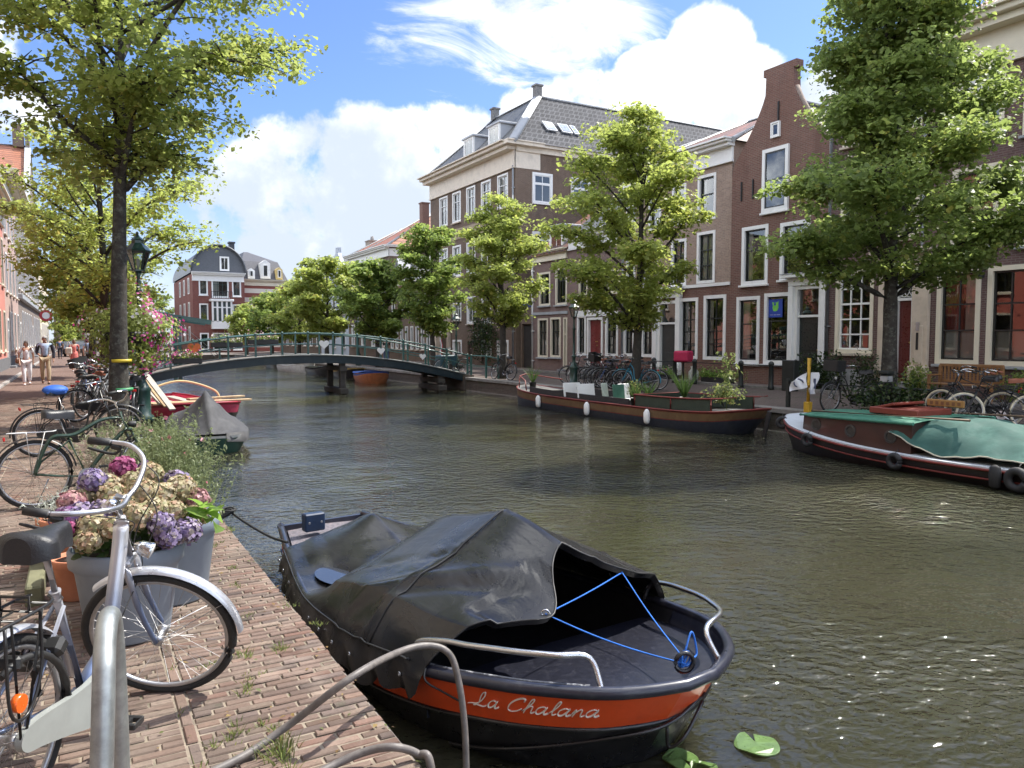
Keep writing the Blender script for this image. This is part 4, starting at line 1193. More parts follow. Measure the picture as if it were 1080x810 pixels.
for r_, mt in (((265.5, 273, 284, 293), white), ((279, 289.5, 276, 293), plaster), ((295.5, 302.5, 283, 294), M('ochre_stone', (.52, .40, .17), .8))):
    q = fr2(r_); mb = MB(); ww = q[1]-q[0]; cx = (q[0]+q[1])/2
    mb.prism([(q[0], -.15, q[2]), (q[1], -.15, q[2]), (q[1], -.15, q[3]), (cx, -.15, q[3]+ww*.35), (q[0], -.15, q[3])], (0, 1.6, 0))
    o_ = mb.build('dormer', mt, rt, fix=True)
    wn = window(o_, 0, 0, ww*.5, (q[3]-q[2])*.75, cas=white, sash=darkp, cols=2, bars=(.6,), c=.08, flat=True, sill=None); wn.location = (cx-ww*.25, -.16, q[2]+.25)
rt = thing('distant_house', 'plain brick house closing the view beyond the trees', 'house', (-3.2, 150, 0), 0)
ops = [(14*(i+.5)/4-.6, 14*(i+.5)/4+.6, z0, z0+1.9) for i in range(4) for z0 in (1.0, 4.2)]
wall(rt, 14, 7.5, 9, ops, brickA)
for q in ops: window(rt, q[0], q[2], q[1]-q[0], q[3]-q[2], cas=white, sash=white, cols=2, bars=(.7,), c=.12, sill=None)
roof_saddle_u(rt, 14, 7.5, 9, 10, MATS['dark_roof'])

# ---------------- left hand row (fronts look towards +x)
LX = -3.3
def left_house(name, label, y0, y1, H, D, mat, rows, cas=white, sash=darkp, n=3, **kw):
    rt = thing(name, label, 'house', (LX, y0, .07), PI/2); W = y1-y0; ops = []
    for (z0, z1, wd) in rows:
        for i in range(n):
            c = W*(i+.5)/n; ops.append((c-wd/2, c+wd/2, z0, z1))
    dq = (ops[0][0]-.1, ops[0][0]+1.1, .12, 2.75)
    ops[0] = dq
    wall(rt, W, H, D, ops, mat, reveal=cas, outline=kw.get('outline'))
    for q in ops[1:]: window(rt, q[0], q[2], q[1]-q[0], q[3]-q[2], cas=cas, sash=sash, cols=2, bars=(.62,), c=.10, sill=stone, proud=.05)
    door(rt, dq[0], dq[2], dq[1]-dq[0], dq[3]-dq[2], kw.get('dcol', darkp), transom=.6, cas=cas)
    mb = MB(); mb.box((W/2, -.03, .3), (W-.02, .08, .6)); mb.build('plinth', M('plinth_dark', (.13, .13, .135), .8), rt)
    return rt, W
gb0 = brick_mat('brick_sunny', (.3, .15, .11), (.24, .12, .09), (.22, .2, .18))
salmon = M('salmon_plaster', (.50, .20, .155), .8, var=.07, vscale=1.5, dirt=(.48, .16, .13), dscale=1.2)
for nm_, lb_, y0_, y1_, h_, mt_ in (('red_house', 'sunny red plastered house on the near street, mirrored in the windows opposite', 20, 35.99, 9.0, M('red_plaster', (.46, .12, .085), .8, var=.1)), ('cream_house', 'sunny pale house on the near street, mirrored in the far windows', 3, 19.99, 9.5, M('pale_plaster', (.5, .42, .33), .8, var=.1)), ('brick_house', 'sunny brick house on the near street behind the camera', -16, 2.99, 9.0, gb0)):
    rt, W = left_house(nm_, lb_, y0_, y1_, h_, 8, mt_, ((.95, 3.1, 1.2), (4.2, 6.4, 1.2), (7.0, 8.4, 1.1)), cas=cream, n=5); cornice(rt, W-.1, h_+.05, cream, h=.7, out=.5); roof_saddle_u(rt, W, h_, 8, h_+3, orange, over=0)
rt, W = left_house('salmon_house', 'salmon pink plastered house with cream cornice on the sunny street', 36, 50, 8.3, 9, salmon, ((.95, 3.1, 1.25), (4.4, 6.9, 1.2)), cas=cream, n=5)
cornice(rt, W-.1, 8.35, cream, h=.8, out=.6); roof_saddle_u(rt, W, 8.3, 9, 8.6, M('dark_roof', (.09, .08, .08), .7), over=.0)
rt, W = left_house('pink_brick_house', 'narrow pinkish brown house with cream cornice between salmon and grey fronts', 50.002, 61, 10.7, 9, M('pink_brown_plaster', (.42, .30, .26), .85, var=.1, dirt=(.3, .21, .19)), ((.95, 3.2, 1.2), (4.2, 6.4, 1.2), (7.4, 9.2, 1.2)), n=4)
cornice(rt, W-.1, 10.75, cream, h=.8, out=.65); roof_saddle_u(rt, W, 10.7, 9, 10.95, MATS['dark_roof'], over=.0)
gb = brick_mat('brick_greyed', (.27, .22, .19), (.22, .18, .155), (.22, .2, .18))
rt, W = left_house('grey_brick_house', 'grey brown brick house with string course, third from the salmon front', 61.002, 78, 11.0, 9, gb, ((.95, 3.6, 1.1), (5.0, 7.4, 1.1), (8.2, 9.8, 1.1)), n=6)
cornice(rt, W-.1, 11.05, cream, h=.8, out=.6)
mb = MB(); mb.box((W/2, -.14, 4.45), (W-.02, .3, .35), bev=.03); mb.build('string_course', greyp, rt)
ol = [(0, 0, 18), (11, 0, 18), (19.4, 8.4, 9.6), (20.6, 8.4, 9.6)]
rt, W = left_house('steep_roofed_house', 'tall house with steep orange tiled roof above the grey street fronts', 78.002, 96, 11.0, 11, gb, ((.95, 3.6, 1.1), (5.0, 7.4, 1.1), (8.2, 9.8, 1.1)), n=6, outline=ol)
roof_saddle_d(rt, W, 11, 11, 19.6, orange, y0=.36)
mb = MB(); mb.bar((-.1, .15, 11), (8.5, .15, 19.5), .5, .2); mb.bar((18.1, .15, 11), (9.5, .15, 19.5), .5, .2); mb.build('gable_coping', leadm, rt)
mb = MB(); mb.box((W/2, -.14, 4.45), (W-.02, .3, .35), bev=.03); mb.build('string_course', greyp, rt)
chimney(rt, 9, .9, 19.6, .9, .9, 2.0, brickA, 0)
rt, W = left_house('cream_house', 'pale cream house at the far end of the sunny row', 96.002, 125, 9.6, 10, M('cream_plaster', (.6, .53, .42), .85, var=.08), ((.95, 3.4, 1.1), (4.6, 6.8, 1.1)), n=8)
cornice(rt, W-.1, 9.65, white, h=.8, out=.6); roof_saddle_u(rt, W, 9.65, 10, 12, orange)
rg = thing('ring_sign', 'round red and white ring shaped sign hanging from an iron arm', 'sign', (-2.45, 86, 0), 0)
zc_ = at_y(55, 333, 86).z
mb = MB(); mb.lathe([(.30, -.04), (.55, -.04), (.55, .04), (.30, .04), (.30, -.04)], (0, 0, zc_), 24, axis=(0, 1, 0), smooth=False); mb.build('ring', M('sign_red', (.42, .04, .05), .5), rg)
mb = MB(); mb.lathe([(.0, -.045), (.32, -.045), (.32, .045), (0, .045)], (0, 0, zc_), 20, axis=(0, 1, 0), smooth=False); mb.build('disc', white, rg)
mb = MB(); mb.tube([(-.85, 0, zc_+.72), (.55, 0, zc_+.72)], .05, 6); mb.tube([(0, 0, zc_+.7), (0, 0, zc_+.52)], .03, 6); mb.build('arm', MATS['sign_red'], rg)
# ================================================================ trees and plants
bark = M('bark', (.042, .036, .030), .95, var=.5, vscale=7, bump=1.0, bscale=18, dirt=(.13, .135, .115), dscale=11, damt=.75)
bark2 = M('bark_dark', (.045, .04, .034), .95, var=.3, vscale=8, bump=.8, bscale=28)
LM = {
 'lime': leaf_mat('leaf_lime', (.130, .165, .038), (.320, .370, .095), (.48, .40, .09)),
 'olive': leaf_mat('leaf_olive', (.120, .158, .042), (.290, .335, .095), (.50, .40, .11), trans=.56),
 'deep': leaf_mat('leaf_deep', (.085, .128, .036), (.225, .285, .080), (.38, .36, .08), trans=.55),
 'far': leaf_mat('leaf_far', (0.088, 0.137, 0.035), (0.215, 0.282, 0.069), (0.390, 0.332, 0.058)),
 'herb': leaf_mat('leaf_herb', (.10, .135, .06), (.20, .235, .115), (.28, .27, .13), trans=.35),
 'ivy': leaf_mat('leaf_ivy', (.015, .03, .010), (.04, .07, .02), (.1, .12, .02), trans=.25, rough=.35),
 'fresh': leaf_mat('leaf_fresh', (.09, .17, .03), (.19, .30, .06), (.3, .35, .1)),
 'ivy2': leaf_mat('leaf_hydrangea', (.03, .06, .018), (.07, .12, .03), (.1, .12, .03), trans=.3),
 'weed': leaf_mat('leaf_weed', (.07, .11, .03), (.17, .20, .07), (.3, .22, .08)),
 'dry': leaf_mat('leaf_dry', (.16, .14, .10), (.32, .29, .22), (.35, .3, .2), trans=.2),
 'silver': leaf_mat('leaf_silver', (.22, .25, .21), (.40, .42, .37), (.4, .4, .3), trans=.2),
}
def tree(label, x, y, H, r0, cz0, cz1, R_, leaf, nclump, per, size, seed, lean=(0, 0), group=None, off=(0, 0), shape=.35, flat=.55, fineleaf=False, bmat=None, clump=.62, z0=0.0, nlimb=16, gaps=.0, droop=.5, cut=None, pw=1.9, fill=0, envt=None):
    rd = random.Random(seed); nr = np.random.default_rng(seed)
    rt = thing('tree', label, 'tree', (x, y, z0), 0, group)
    top = Vector((lean[0], lean[1], H*.93))
    def spine(h):
        q = h/top.z
        return Vector((lean[0]*q**1.3 + .05*math.sin(q*5+seed), lean[1]*q**1.3+.05*math.cos(q*4+seed), h))
    mb = MB(); n = 30
    pts = [spine(top.z*i/n) for i in range(n+1)]
    rs = [r0*(1+.22*max(0, 1-i/2.5))*(1-.9*(i/n)**.9)*rd.uniform(.95, 1.06)+.012 for i in range(n+1)]
    pts.insert(0, Vector((0, 0, -.12))); rs.insert(0, r0*1.5)
    mb.tube(pts, rs, 12)
    def env(hq):                       # crown radius at relative height
        hq = max(0.0, min(1.0, hq)); a = shape
        if envt: return R_*float(np.interp(hq, [q_[0] for q_ in envt], [q_[1] for q_ in envt]))
        e = (hq/a)**.55 if hq < a else max(0, 1-((hq-a)/(1-a))**pw)**(.62 if pw > 1.5 else .9)
        return R_*max(.12, e)
    CL = []; tips = []
    gold = PI*(3-5**.5)
    for i in range(nlimb):
        q = (i+.5)/nlimb
        zt_ = cz0+(cz1-cz0)*(q**.9)
        an = i*gold+rd.uniform(-.35, .35)
        rr = env(q)*rd.uniform(.78, 1.05)
        tip = Vector((off[0]+rr*math.cos(an), off[1]+rr*math.sin(an), zt_+rd.uniform(-.2, .2)))+Vector((lean[0], lean[1], 0))*(zt_/top.z)
        hb = max(cz0*.80, zt_-.25*rr-rd.uniform(.5, 1.1)-.25*R_*(q)); hb = min(hb, top.z*.93)
        b0 = spine(hb); L = (tip-b0).length
        mid = b0.lerp(tip, .5)+Vector((0, 0, .10*L*rd.uniform(-.4, 1.2)))
        mid2 = b0.lerp(tip, .8)+Vector((rd.uniform(-.15, .15), rd.uniform(-.15, .15), .06*L))
        cv = catmull([b0, mid, mid2, tip], 4)
        rb = max(.018, r0*.36*(1-.65*q))
        mb.tube(cv, [rb*(1-.85*j/(len(cv)-1))+.006 for j in range(len(cv))], 7)
        tips.append((b0, cv, rb))
        for j in range(3, len(cv)):
            t_ = j/(len(cv)-1)
            CL.append((cv[j]+Vector((rd.gauss(0, .12), rd.gauss(0, .12), rd.gauss(0, .1))), .75+.25*t_))
            # side twigs
            for s in range(2):
                a2 = rd.uniform(0, 2*PI); l2 = rd.uniform(.35, .9)*R_*.30
                e = cv[j]+Vector((math.cos(a2)*l2, math.sin(a2)*l2, rd.uniform(-.25, .35)*l2))
                mb.tube([cv[j], cv[j].lerp(e, .5)+Vector((0, 0, .05)), e], [rb*.30+.004, rb*.2+.003, .004], 5, cap=False)
                CL.append((e, 1.0))
    while len(CL) < nclump*1.7:
        q = rd.random(); an = rd.uniform(0, 2*PI); rr = env(q)*math.sqrt(rd.uniform(.12, 1.0))
        z_ = cz0+(cz1-cz0)*q
        CL.append((Vector((off[0]+rr*math.cos(an), off[1]+rr*math.sin(an), z_))+Vector((lean[0], lean[1], 0))*(z_/top.z), rd.uniform(.7, 1.0)))
    mb.build('trunk', bmat or bark2, rt)
    nc2 = int(nclump*1.7); per = per/1.7*1.15
    rd.shuffle(CL); CL = CL[:nc2]
    for _ in range(fill):
        q = rd.random()**1.2; an = rd.uniform(0, 2*PI); rr = env(q)*math.sqrt(rd.uniform(.02, .85)); z_ = cz0+(cz1-cz0)*q
        CL.append((Vector((off[0]+rr*math.cos(an), off[1]+rr*math.sin(an), z_))+Vector((lean[0], lean[1], 0))*(z_/top.z), rd.uniform(.8, 1.1)))
    C = []; N = []; S = []; T = []
    for c, sc in CL:
        if gaps and rd.random() < gaps: continue
        m = max(6, int(per*rd.uniform(.6, 1.35)))
        d = nr.normal(size=(m, 3)); d /= np.linalg.norm(d, axis=1, keepdims=True)
        d *= (nr.random((m, 1))**.5)*clump*.86*sc*rd.uniform(.7, 1.25)
        d[:, 2] *= flat
        p = d+np.array(c)
        p[:, 2] -= droop*.28*(d[:, 0]**2+d[:, 1]**2)/clump
        if cut: 
            k_ = (p[:, 2] > cut); p = p[k_]; d = d[k_]
        C.append(p); nn = nr.normal(0, .55, size=(len(p), 3)); nn[:, 2] += 1.0; nn += d*.6; N.append(nn)
        S.append(size*np.clip(nr.lognormal(0, .32, len(p)), .45, 1.9))
        tt = np.zeros((len(p), 3)); tt[:, 0] = np.clip(rd.uniform(.2, .8)+nr.normal(0, .22, len(p)), 0, 1); tt[:, 1] = nr.random(len(p))*rd.uniform(.75, 1.08); T.append(tt)
    leaf_cloud('crown', np.vstack(C), np.vstack(N), np.concatenate(S), np.vstack(T), LM[leaf], rt, aspect=.82 if fineleaf else .78, fold=.22, droop=droop, seed=seed, fine=fineleaf)
    return rt

# near bank
T1 = tree('leafy street tree with dark mottled trunk banded yellow and green, nearest on left quay', .72, 16.3, 11.5, .170, 5.1, 12.4, 3.95, 'olive', 300, 112, .096, 11, lean=(.15, 0), shape=.55, flat=.40, fineleaf=True, bmat=bark, clump=.66, nlimb=26, droop=.8, off=(.25, 0), gaps=.05)
for nm_, mt_, z_, r_ in (('yellow', (.55, .42, .03), 1.28, .174), ('green', (.06, .30, .12), .74, .184)):
    mb = MB(); mb.lathe([(r_, -.028), (r_+.008, -.028), (r_+.008, .028), (r_, .028)], (.01, 0, z_), 18); mb.build('cable_band', M('band_'+nm_, mt_, .5), T1)['label'] = nm_+' band strapped round the trunk'
if 0: mb.lathe([(.205, -.03), (.212, -.03), (.212, .03), (.205, .03)], (.0, 0, 1.28), 16, 0, smooth=True); mb.lathe([(.207, -.025), (.216, -.025), (.216, .025), (.207, .025)], (.0, 0, .74), 16, 1)
if 0: mb.build('cable_band', [M('band_yellow', (.55, .42, .03), .5), M('band_green', (.06, .30, .12), .5)], T1)
tree('lighter leafy tree standing on the left quay behind the banded trunk', .75, 27, 8.6, .17, 2.9, 8.4, 3.2, 'lime', 165, 84, .115, 12, shape=.42, flat=.45, group=None, clump=.75, nlimb=20, off=(.3, .0))
tree('third tree along the left quay, seen through the crowns of nearer ones', .55, 38, 8.2, .16, 2.6, 8.4, 3.0, 'lime', 150, 56, .18, 13, shape=.45, clump=.8)
tree('fourth tree along the left quay beyond the drawbridge', .6, 54, 8, .16, 2.6, 7.6, 2.6, 'far', 120, 50, .2, 14, clump=.85)
tree('small round bright tree at the far end of the left street', -1.2, 95, 5.5, .12, 1.0, 5.2, 1.6, 'lime', 60, 45, .2, 15, clump=.7)
for i, (x, y, h, r_) in enumerate(((2.5, 118, 8.5, 3.6), (-.5, 132, 7.5, 3.2), (6.5, 112, 8.0, 3.2), (10, 125, 9, 3.4))):
    tree(('dark green tree closing the far end of the street', 'dark low tree furthest down the left street', 'dark tree left of the barrel roofed house', 'tall dark tree beside the barrel roofed house')[i], x, y, h, .18, 1.8, h, r_, 'deep', 110, 50, .26, 20+i, clump=1.0)
# far bank row
X_ = 15.65
tree('dense dark green street tree before the purple house, largest on far quay', 15.6, 10.6, 10.8, .175, 3.15, 12.4, 2.85, 'deep', 450, 130, .098, 31, lean=(-.25, .2), shape=.16, flat=.5, fineleaf=True, bmat=bark, clump=.62, nlimb=30, off=(.30, -.18), envt=((0, .5), (.05, .85), (.12, 1), (.2, .97), (.3, .70), (.37, .56), (.52, .5), (.7, .42), (1, .1)), fill=260)
tree('yellow green street tree with tall pointed crown before the tan house', X_, 19.6, 8.6, .16, 2.2, 8.75, 2.5, 'lime', 290, 84, .125, 32, lean=(.15, -.2), shape=.30, flat=.5, clump=.58, nlimb=24, off=(-.5, .27))
tree('bright yellow green tree before the tall warehouse', X_, 28.5, 7.4, .15, 2.5, 7.5, 2.0, 'lime', 200, 78, .13, 33, shape=.32, flat=.5, clump=.55, nlimb=20)
tree('dark slim tree beside the bridge end and carved portal', X_, 35.8, 7.4, .14, 2.2, 7.5, 1.9, 'far', 200, 62, .16, 34, shape=.34, flat=.5, clump=.58, nlimb=20)
tree('mid green tree before the red roofed house', X_, 43.8, 6.2, .15, 1.9, 6.2, 2.3, 'far', 180, 70, .2, 35, shape=.4, clump=.66)
tree('pale leafy tree before the narrow grey house', X_, 54.5, 7.4, .16, 1.9, 7.5, 2.7, 'lime', 180, 70, .22, 36, shape=.4, clump=.75)
tree('second pale tree beyond the narrow grey house', X_, 62.5, 6.6, .16, 1.8, 6.6, 2.5, 'lime', 140, 55, .2, 37, shape=.4, clump=.78)
tree('round tree at the far bend before the striped house', X_, 72.5, 5.9, .16, 1.7, 5.9, 2.4, 'far', 130, 50, .22, 38, shape=.42, clump=.8)
tree('last small tree of the far quay row', X_-.3, 83, 5.4, .15, 1.6, 5.2, 2.0, 'lime', 90, 50, .24, 39, shape=.42, clump=.8)

def tuft(mb_pts, c, n, h, spread, r, w=.006, lean=.35):
    """grass blades or thin stems as tapered folded quads: returns (V, base) arrays"""
    V = []
    for _ in range(n):
        a = r.uniform(0, 2*PI); d = abs(r.normal(0, spread)); hh = h*r.uniform(.45, 1.1)
        b = np.array(c)+np.array([d*math.cos(a), d*math.sin(a), 0]); ln = lean*hh*r.uniform(.2, 1.2)
        tip = b+np.array([ln*math.cos(a), ln*math.sin(a), hh]); a2 = r.uniform(0, PI); s = np.array([math.cos(a2), math.sin(a2), 0])*w
        m = b*.45+tip*.55+np.array([0, 0, hh*.12])
        V += [b-s, b+s, m+s*.8, m-s*.8, m-s*.8, m+s*.8, tip+s*.15, tip-s*.15]
    return V

# weeds in the joints of the quay
r = np.random.default_rng(5); V = []
spots = [(300, 790, .10), (303, 800, .08), (255, 775, .06), (262, 690, .05), (290, 685, .06), (265, 730, .05), (335, 660, .03), (246, 600, .03), (258, 650, .03), (278, 760, .04), (285, 800, .1), (240, 790, .06), (222, 700, .03), (270, 715, .03), (243, 560, .05), (250, 620, .03), (310, 640, .02), (60, 480, .05), (230, 575, .04)]
for (px, v, h_) in spots:
    c = at_z(px, v, .0)
    for k_ in range(3):
        V += tuft(None, (c.x+r.normal(0, .03), c.y+r.normal(0, .05), 0), 13, h_*.75, .022, r, .0028, .9)
for y_ in np.arange(2.0, 12, .13):
    if r.random() < .5: V += tuft(None, (.375+r.normal(0, .03), y_, 0), 7, .035, .02, r, .003, .8)
V = np.array(V); n_ = len(V)//4; tt = np.zeros((n_, 3)); tt[:, 0] = r.random(n_); tt[:, 1] = r.random(n_)
tag(quads_mesh('weeds', V, np.repeat(tt, 4, axis=0), LM['weed']), kind='stuff')
# ground cover at the foot of the near tree and along the far kerb
def shrub(name, label, cat, loc, size, n, leafsz, mat, seed, stems=0, group=None, flat=1.0, stemh=.5, part='foliage', flowers=None, aspect=.6, smat=None):
    rr = np.random.default_rng(seed); rt = thing(name, label, cat, loc, 0, group)
    d = rr.normal(size=(n, 3)); d /= np.linalg.norm(d, axis=1, keepdims=True); d *= rr.random((n, 1))**.4
    lump = 1+.25*np.sin(d[:, 0:1]*5+seed)+.2*np.sin(d[:, 1:2]*6+seed*2)
    C = d*lump*np.array(size)*.5; C[:, 2] += size[2]*.5; C = C[C[:, 2] > .01]; n = len(C)
    N = d[:n]*.7+rr.normal(0, .5, (n, 3)); N[:, 2] += .6
    tt = np.zeros((n, 3)); tt[:, 0] = rr.random(n); tt[:, 1] = rr.random(n)
    leaf_cloud(part, C, N, leafsz*rr.uniform(.6, 1.3, n), tt, LM[mat], rt, aspect=aspect, seed=seed)
    if flowers:
        fn, fs, cols = flowers
        d = rr.normal(size=(fn, 3)); d /= np.linalg.norm(d, axis=1, keepdims=True)
        C = d*np.array(size)*.52; C[:, 2] += size[2]*.5
        N = d+rr.normal(0, .25, (fn, 3)); ct = np.array(cols)[rr.integers(0, len(cols), fn)]
        leaf_cloud('blossom', C, N, fs*rr.uniform(.7, 1.2, fn), ct, petal_mat('petal'), rt, aspect=1.0, seed=seed+1)
    if stems:
        for i in range(stems):
            m = MB(); a = rr.uniform(0, 2*PI); q = rr.uniform(.1, .45)
            m.tube([(0, 0, -.05), (size[0]*q*.5*math.cos(a), size[1]*q*.5*math.sin(a), size[2]*.4), (size[0]*q*math.cos(a), size[1]*q*math.sin(a), size[2]*.8)], [.012, .009, .004], 5)
            m.build('stem', smat or bark2, rt)
    return rt
shrub('ivy_bush', 'dark ivy bush at the far quay edge behind the green covered tug', 'bush', (15.3, 10.3, 0), (1.2, 2.6, .8), 2000, .09, 'ivy', 51, 8)
shrub('ivy_bush', 'low ivy bush by the steps of the black panelled door', 'bush', (20.9, 16.6, 0), (.8, 1.8, 1.25), 1600, .10, 'ivy', 52, 6)
shrub('bush', 'small dark round shrub under the many paned window', 'bush', (20.9, 15.1, 0), (.8, .9, 1.3), 900, .09, 'ivy', 53, 5)
shrub('bush', 'leafy shrub to the left of the wooden bench', 'bush', (20.7, 13.3, 0), (.8, .9, 1.0), 900, .09, 'deep', 54, 5)
shrub('bush', 'leafy shrub at the right end of the wooden bench', 'bush', (20.8, 10.6, 0), (.9, 1.2, .9), 900, .09, 'deep', 55, 5)
shrub('climbing_shrub', 'dark climbing rose spreading over the warehouse wall between small windows', 'shrub', (21.1, 40.8, .2), (.7, 3.6, 3.4), 2600, .13, 'ivy', 56, 7, flowers=(40, .10, [(.7, .65, .6), (.6, .4, .4)]))
for i, (px, v) in enumerate(((795, 402), (812, 402), (840, 404))):
    c = at_z(px, v, 0); shrub('weed_plant', ('tall weeds at the gable house wall left of its windows', 'weeds at the wall foot below the window', 'weeds by the bollard at the doorstep')[i], 'plant', (20.75, c.y, .05), (.4, .8, .55), 260, .07, 'deep', 60+i)
# ================================================================ bicycles
tyre_m = M('tyre_black', (.022, .021, .02), .8, var=.2, bump=.5, bscale=90)
rim_m = M('rim_alloy', (.40, .40, .41), .42, .85, var=.1)
chrome = M('chrome', (.62, .62, .63), .16, 1.0, var=.04)
alloy = M('alloy_satin', (.50, .50, .52), .32, .9, var=.1)
rubber = M('rubber_black', (.018, .018, .018), .6)
saddle_m = M('saddle_vinyl', (.016, .016, .018), .38, var=.15, bump=.25, bscale=120)
frame_m = M('frame_black', (.015, .016, .018), .3, coat=.3, dirt=(.06, .055, .05), dscale=6, damt=.3)
guard_m = M('guard_black', (.016, .016, .017), .35)
plast = M('plastic_black', (.02, .02, .02), .5)
redp = M('red_lens', (.45, .015, .012), .25)
orangep = M('orange_lens', (.75, .12, .01), .25)
lens = M('lamp_lens', (.7, .7, .68), .12)
case_m = M('case_black', (.02, .02, .022), .4)

def bicycle(name, label, group=None, kind='gents', steer=0.0, r=.345, L=1.06, spokes=28, basket=None, frame=frame_m, guard=guard_m, tyre=tyre_m, bars='dutch', rack=True, rackm=plast, crank=0.6, fine=False, bar_m=None, saddle_mat=None, grip=None, light=True, case=True, saddle_h=.93):
    bar_m = bar_m or chrome; saddle_mat = saddle_mat or saddle_m; grip = grip or rubber
    rt = thing(name, label, 'bicycle', (0, 0, 0), 0, group)
    hd = Vector((-.34, 0, .94)); A0 = Vector((L-.068, 0, r))
    Rm = Matrix.Rotation(steer, 3, hd)
    def st(p): return A0 + Rm @ (Vector(p)-A0)
    seg = 12 if fine else 7
    def ax(t): return A0+hd*t
    bb = Vector((.46, 0, .285)); rh = Vector((0, 0, r)); stop = Vector((.255, 0, saddle_h-.12))
    f = MB()
    sdir = (stop-bb).normalized()
    f.tube([bb-sdir*.0, stop-sdir*.10], .0165, seg)
    f.tube([stop-sdir*.13, stop+sdir*.05], .013, seg, 1)           # seat post
    f.tube([stop-sdir*.13, stop-sdir*.09], .021, seg)
    if kind == 'gents':
        f.tube([stop-sdir*.14, ax(.60)], .015, seg); f.tube([bb, ax(.44)], .0175, seg)
    elif kind == 'oma':
        f.tube(catmull([ax(.58), ax(.50)+Vector((-.16, 0, -.10)), Vector((.60, 0, .42)), Vector((.46, 0, .36)), bb+sdir*.14], 5), .015, seg)
        f.tube(catmull([ax(.44), ax(.36)+Vector((-.14, 0, -.10)), Vector((.62, 0, .30)), bb], 5), .016, seg)
    elif kind == 'mono':
        f.tube(catmull([ax(.60), ax(.50)+Vector((-.06, 0, -.06)), Vector((.64, 0, .44)), bb+Vector((.05, 0, .06)), bb], 6), [.030]*13+[.033]*6+[.033]*6 if False else .031, seg+4, 2)
        f.tube(catmull([ax(.42), ax(.40)+Vector((-.10, 0, -.02)), Vector((.66, 0, .46))], 5), .018, seg)
    elif kind == 'cargo':
        for s in (-1, 1): f.tube(catmull([ax(.56), ax(.56)+Vector((-.2, s*.05, -.02)), Vector((.36, s*.07, .72)), Vector((.16, s*.075, .70)), Vector((.05, s*.07, .5)), rh+Vector((0, s*.065, 0))], 5), .017, seg)
        f.tube(catmull([ax(.44), Vector((.62, 0, .52)), Vector((.50, 0, .36)), bb], 5), .022, seg); f.tube([Vector((.36, -.07, .72)), Vector((.36, .07, .72))], .013, seg)
    f.tube([ax(.42), ax(.62)], .0205, seg)
    for s in (-1, 1):
        f.tube([bb+Vector((-.02, s*.03, 0)), Vector((.2, s*.055, .29+.02)), rh+Vector((0, s*.065, 0))], .009, 6)
        f.tube([stop-sdir*.16+Vector((0, s*.018, 0)), rh+Vector((.06, s*.06, .12)), rh+Vector((0, s*.065, 0))], .0085, 6)
    f.lathe([(.028, -.036), (.028, .036)], bb, 12, axis=(0, 1, 0))
    f.build('frame', [frame, alloy, frame], rt)
    # fork
    k = MB()
    k.tube([ax(.60), ax(.70)], .0135, seg, 1)
    cr = ax(.415)
    k.box(cr, (.05, .12, .03), 0, bev=.008)
    for s in (-1, 1):
        k.tube(catmull([cr+Vector((0, s*.052, 0)), cr.lerp(Vector((L, s*.056, r)), .55)+Vector((-.016, s*.053*.45, 0)), Vector((L, s*.056, r))], 5), [.0145]*6+[.012]*4+[.010], seg, 0)
    k.v = [tuple(st(p)) for p in k.v]
    k.build('fork', [frame, chrome], rt)
    # wheels
    def wheel(c, tr):
        w = MB(); n = 56 if fine else 36
        c = Vector(c)
        circ = lambda rr, dy=0: [Vector((c.x+rr*math.cos(2*PI*i/n), c.y+dy, c.z+rr*math.sin(2*PI*i/n))) for i in range(n)]
        w.tube(circ(r-.043), .0125, 6, 0, closed=True)
        w.lathe([(.012, -.05), (.026, -.045), (.026, -.03), (.016, -.025), (.016, .025), (.026, .03), (.026, .045), (.012, .05)], c, 12, 0, axis=(0, 1, 0))
        for i in range(spokes):
            a = 2*PI*i/spokes; sy = .033 if i % 2 else -.033; a2 = a+(.9 if (i//2) % 2 else -.9)
            w.tube([c+Vector((.024*math.cos(a2), sy, .024*math.sin(a2))), c+Vector(((r-.05)*math.cos(a), 0, (r-.05)*math.sin(a)))], .0011 if fine else .0020, 3 if not fine else 4, 0, cap=False)
        t_ = MB(); t_.tube(circ(r-.020), .020, 10 if fine else 7, 0, closed=True)
        if tr: w.v = [tuple(st(p)) for p in w.v]; t_.v = [tuple(st(p)) for p in t_.v]
        wo = w.build('wheel', rim_m, rt); t_.build('tyre', tyre, wo)
        return wo
    wheel((0, 0, r), False); wheel((L, 0, r), True)
    # mudguards
    def guardf(c, a0, a1, tr, flap=False):
        g = MB(); c = Vector(c); n = 22; rows = []
        for i in range(n+1):
            a = a0+(a1-a0)*i/n; row = []
            for j in range(7):
                b = -1.25+2.5*j/6; rr = r+.018+.022*math.cos(b)-.008; yy = .030*math.sin(b)/math.sin(1.25)
                row.append(c+Vector((rr*math.cos(a), yy, rr*math.sin(a))))
            rows.append(row)
        g.grid(rows, 0)
        for a in (a0+.5, a1-.45):
            for s in (-1, 1):
                g.tube([c+Vector((0, s*.05, 0)), c+Vector(((r+.012)*math.cos(a), s*.03, (r+.012)*math.sin(a)))], .0025, 4, 1, cap=False)
        if tr: g.v = [tuple(st(p)) for p in g.v]
        return g.build('mudguard', [guard, chrome], rt)
    guardf((0, 0, r), R(8), R(185), False); guardf((L, 0, r), R(22), R(150), True)
    # handlebar
    b = MB(); top = ax(.72); fw = Vector((1, 0, 0))
    b.tube([ax(.62), top], .0145, seg)
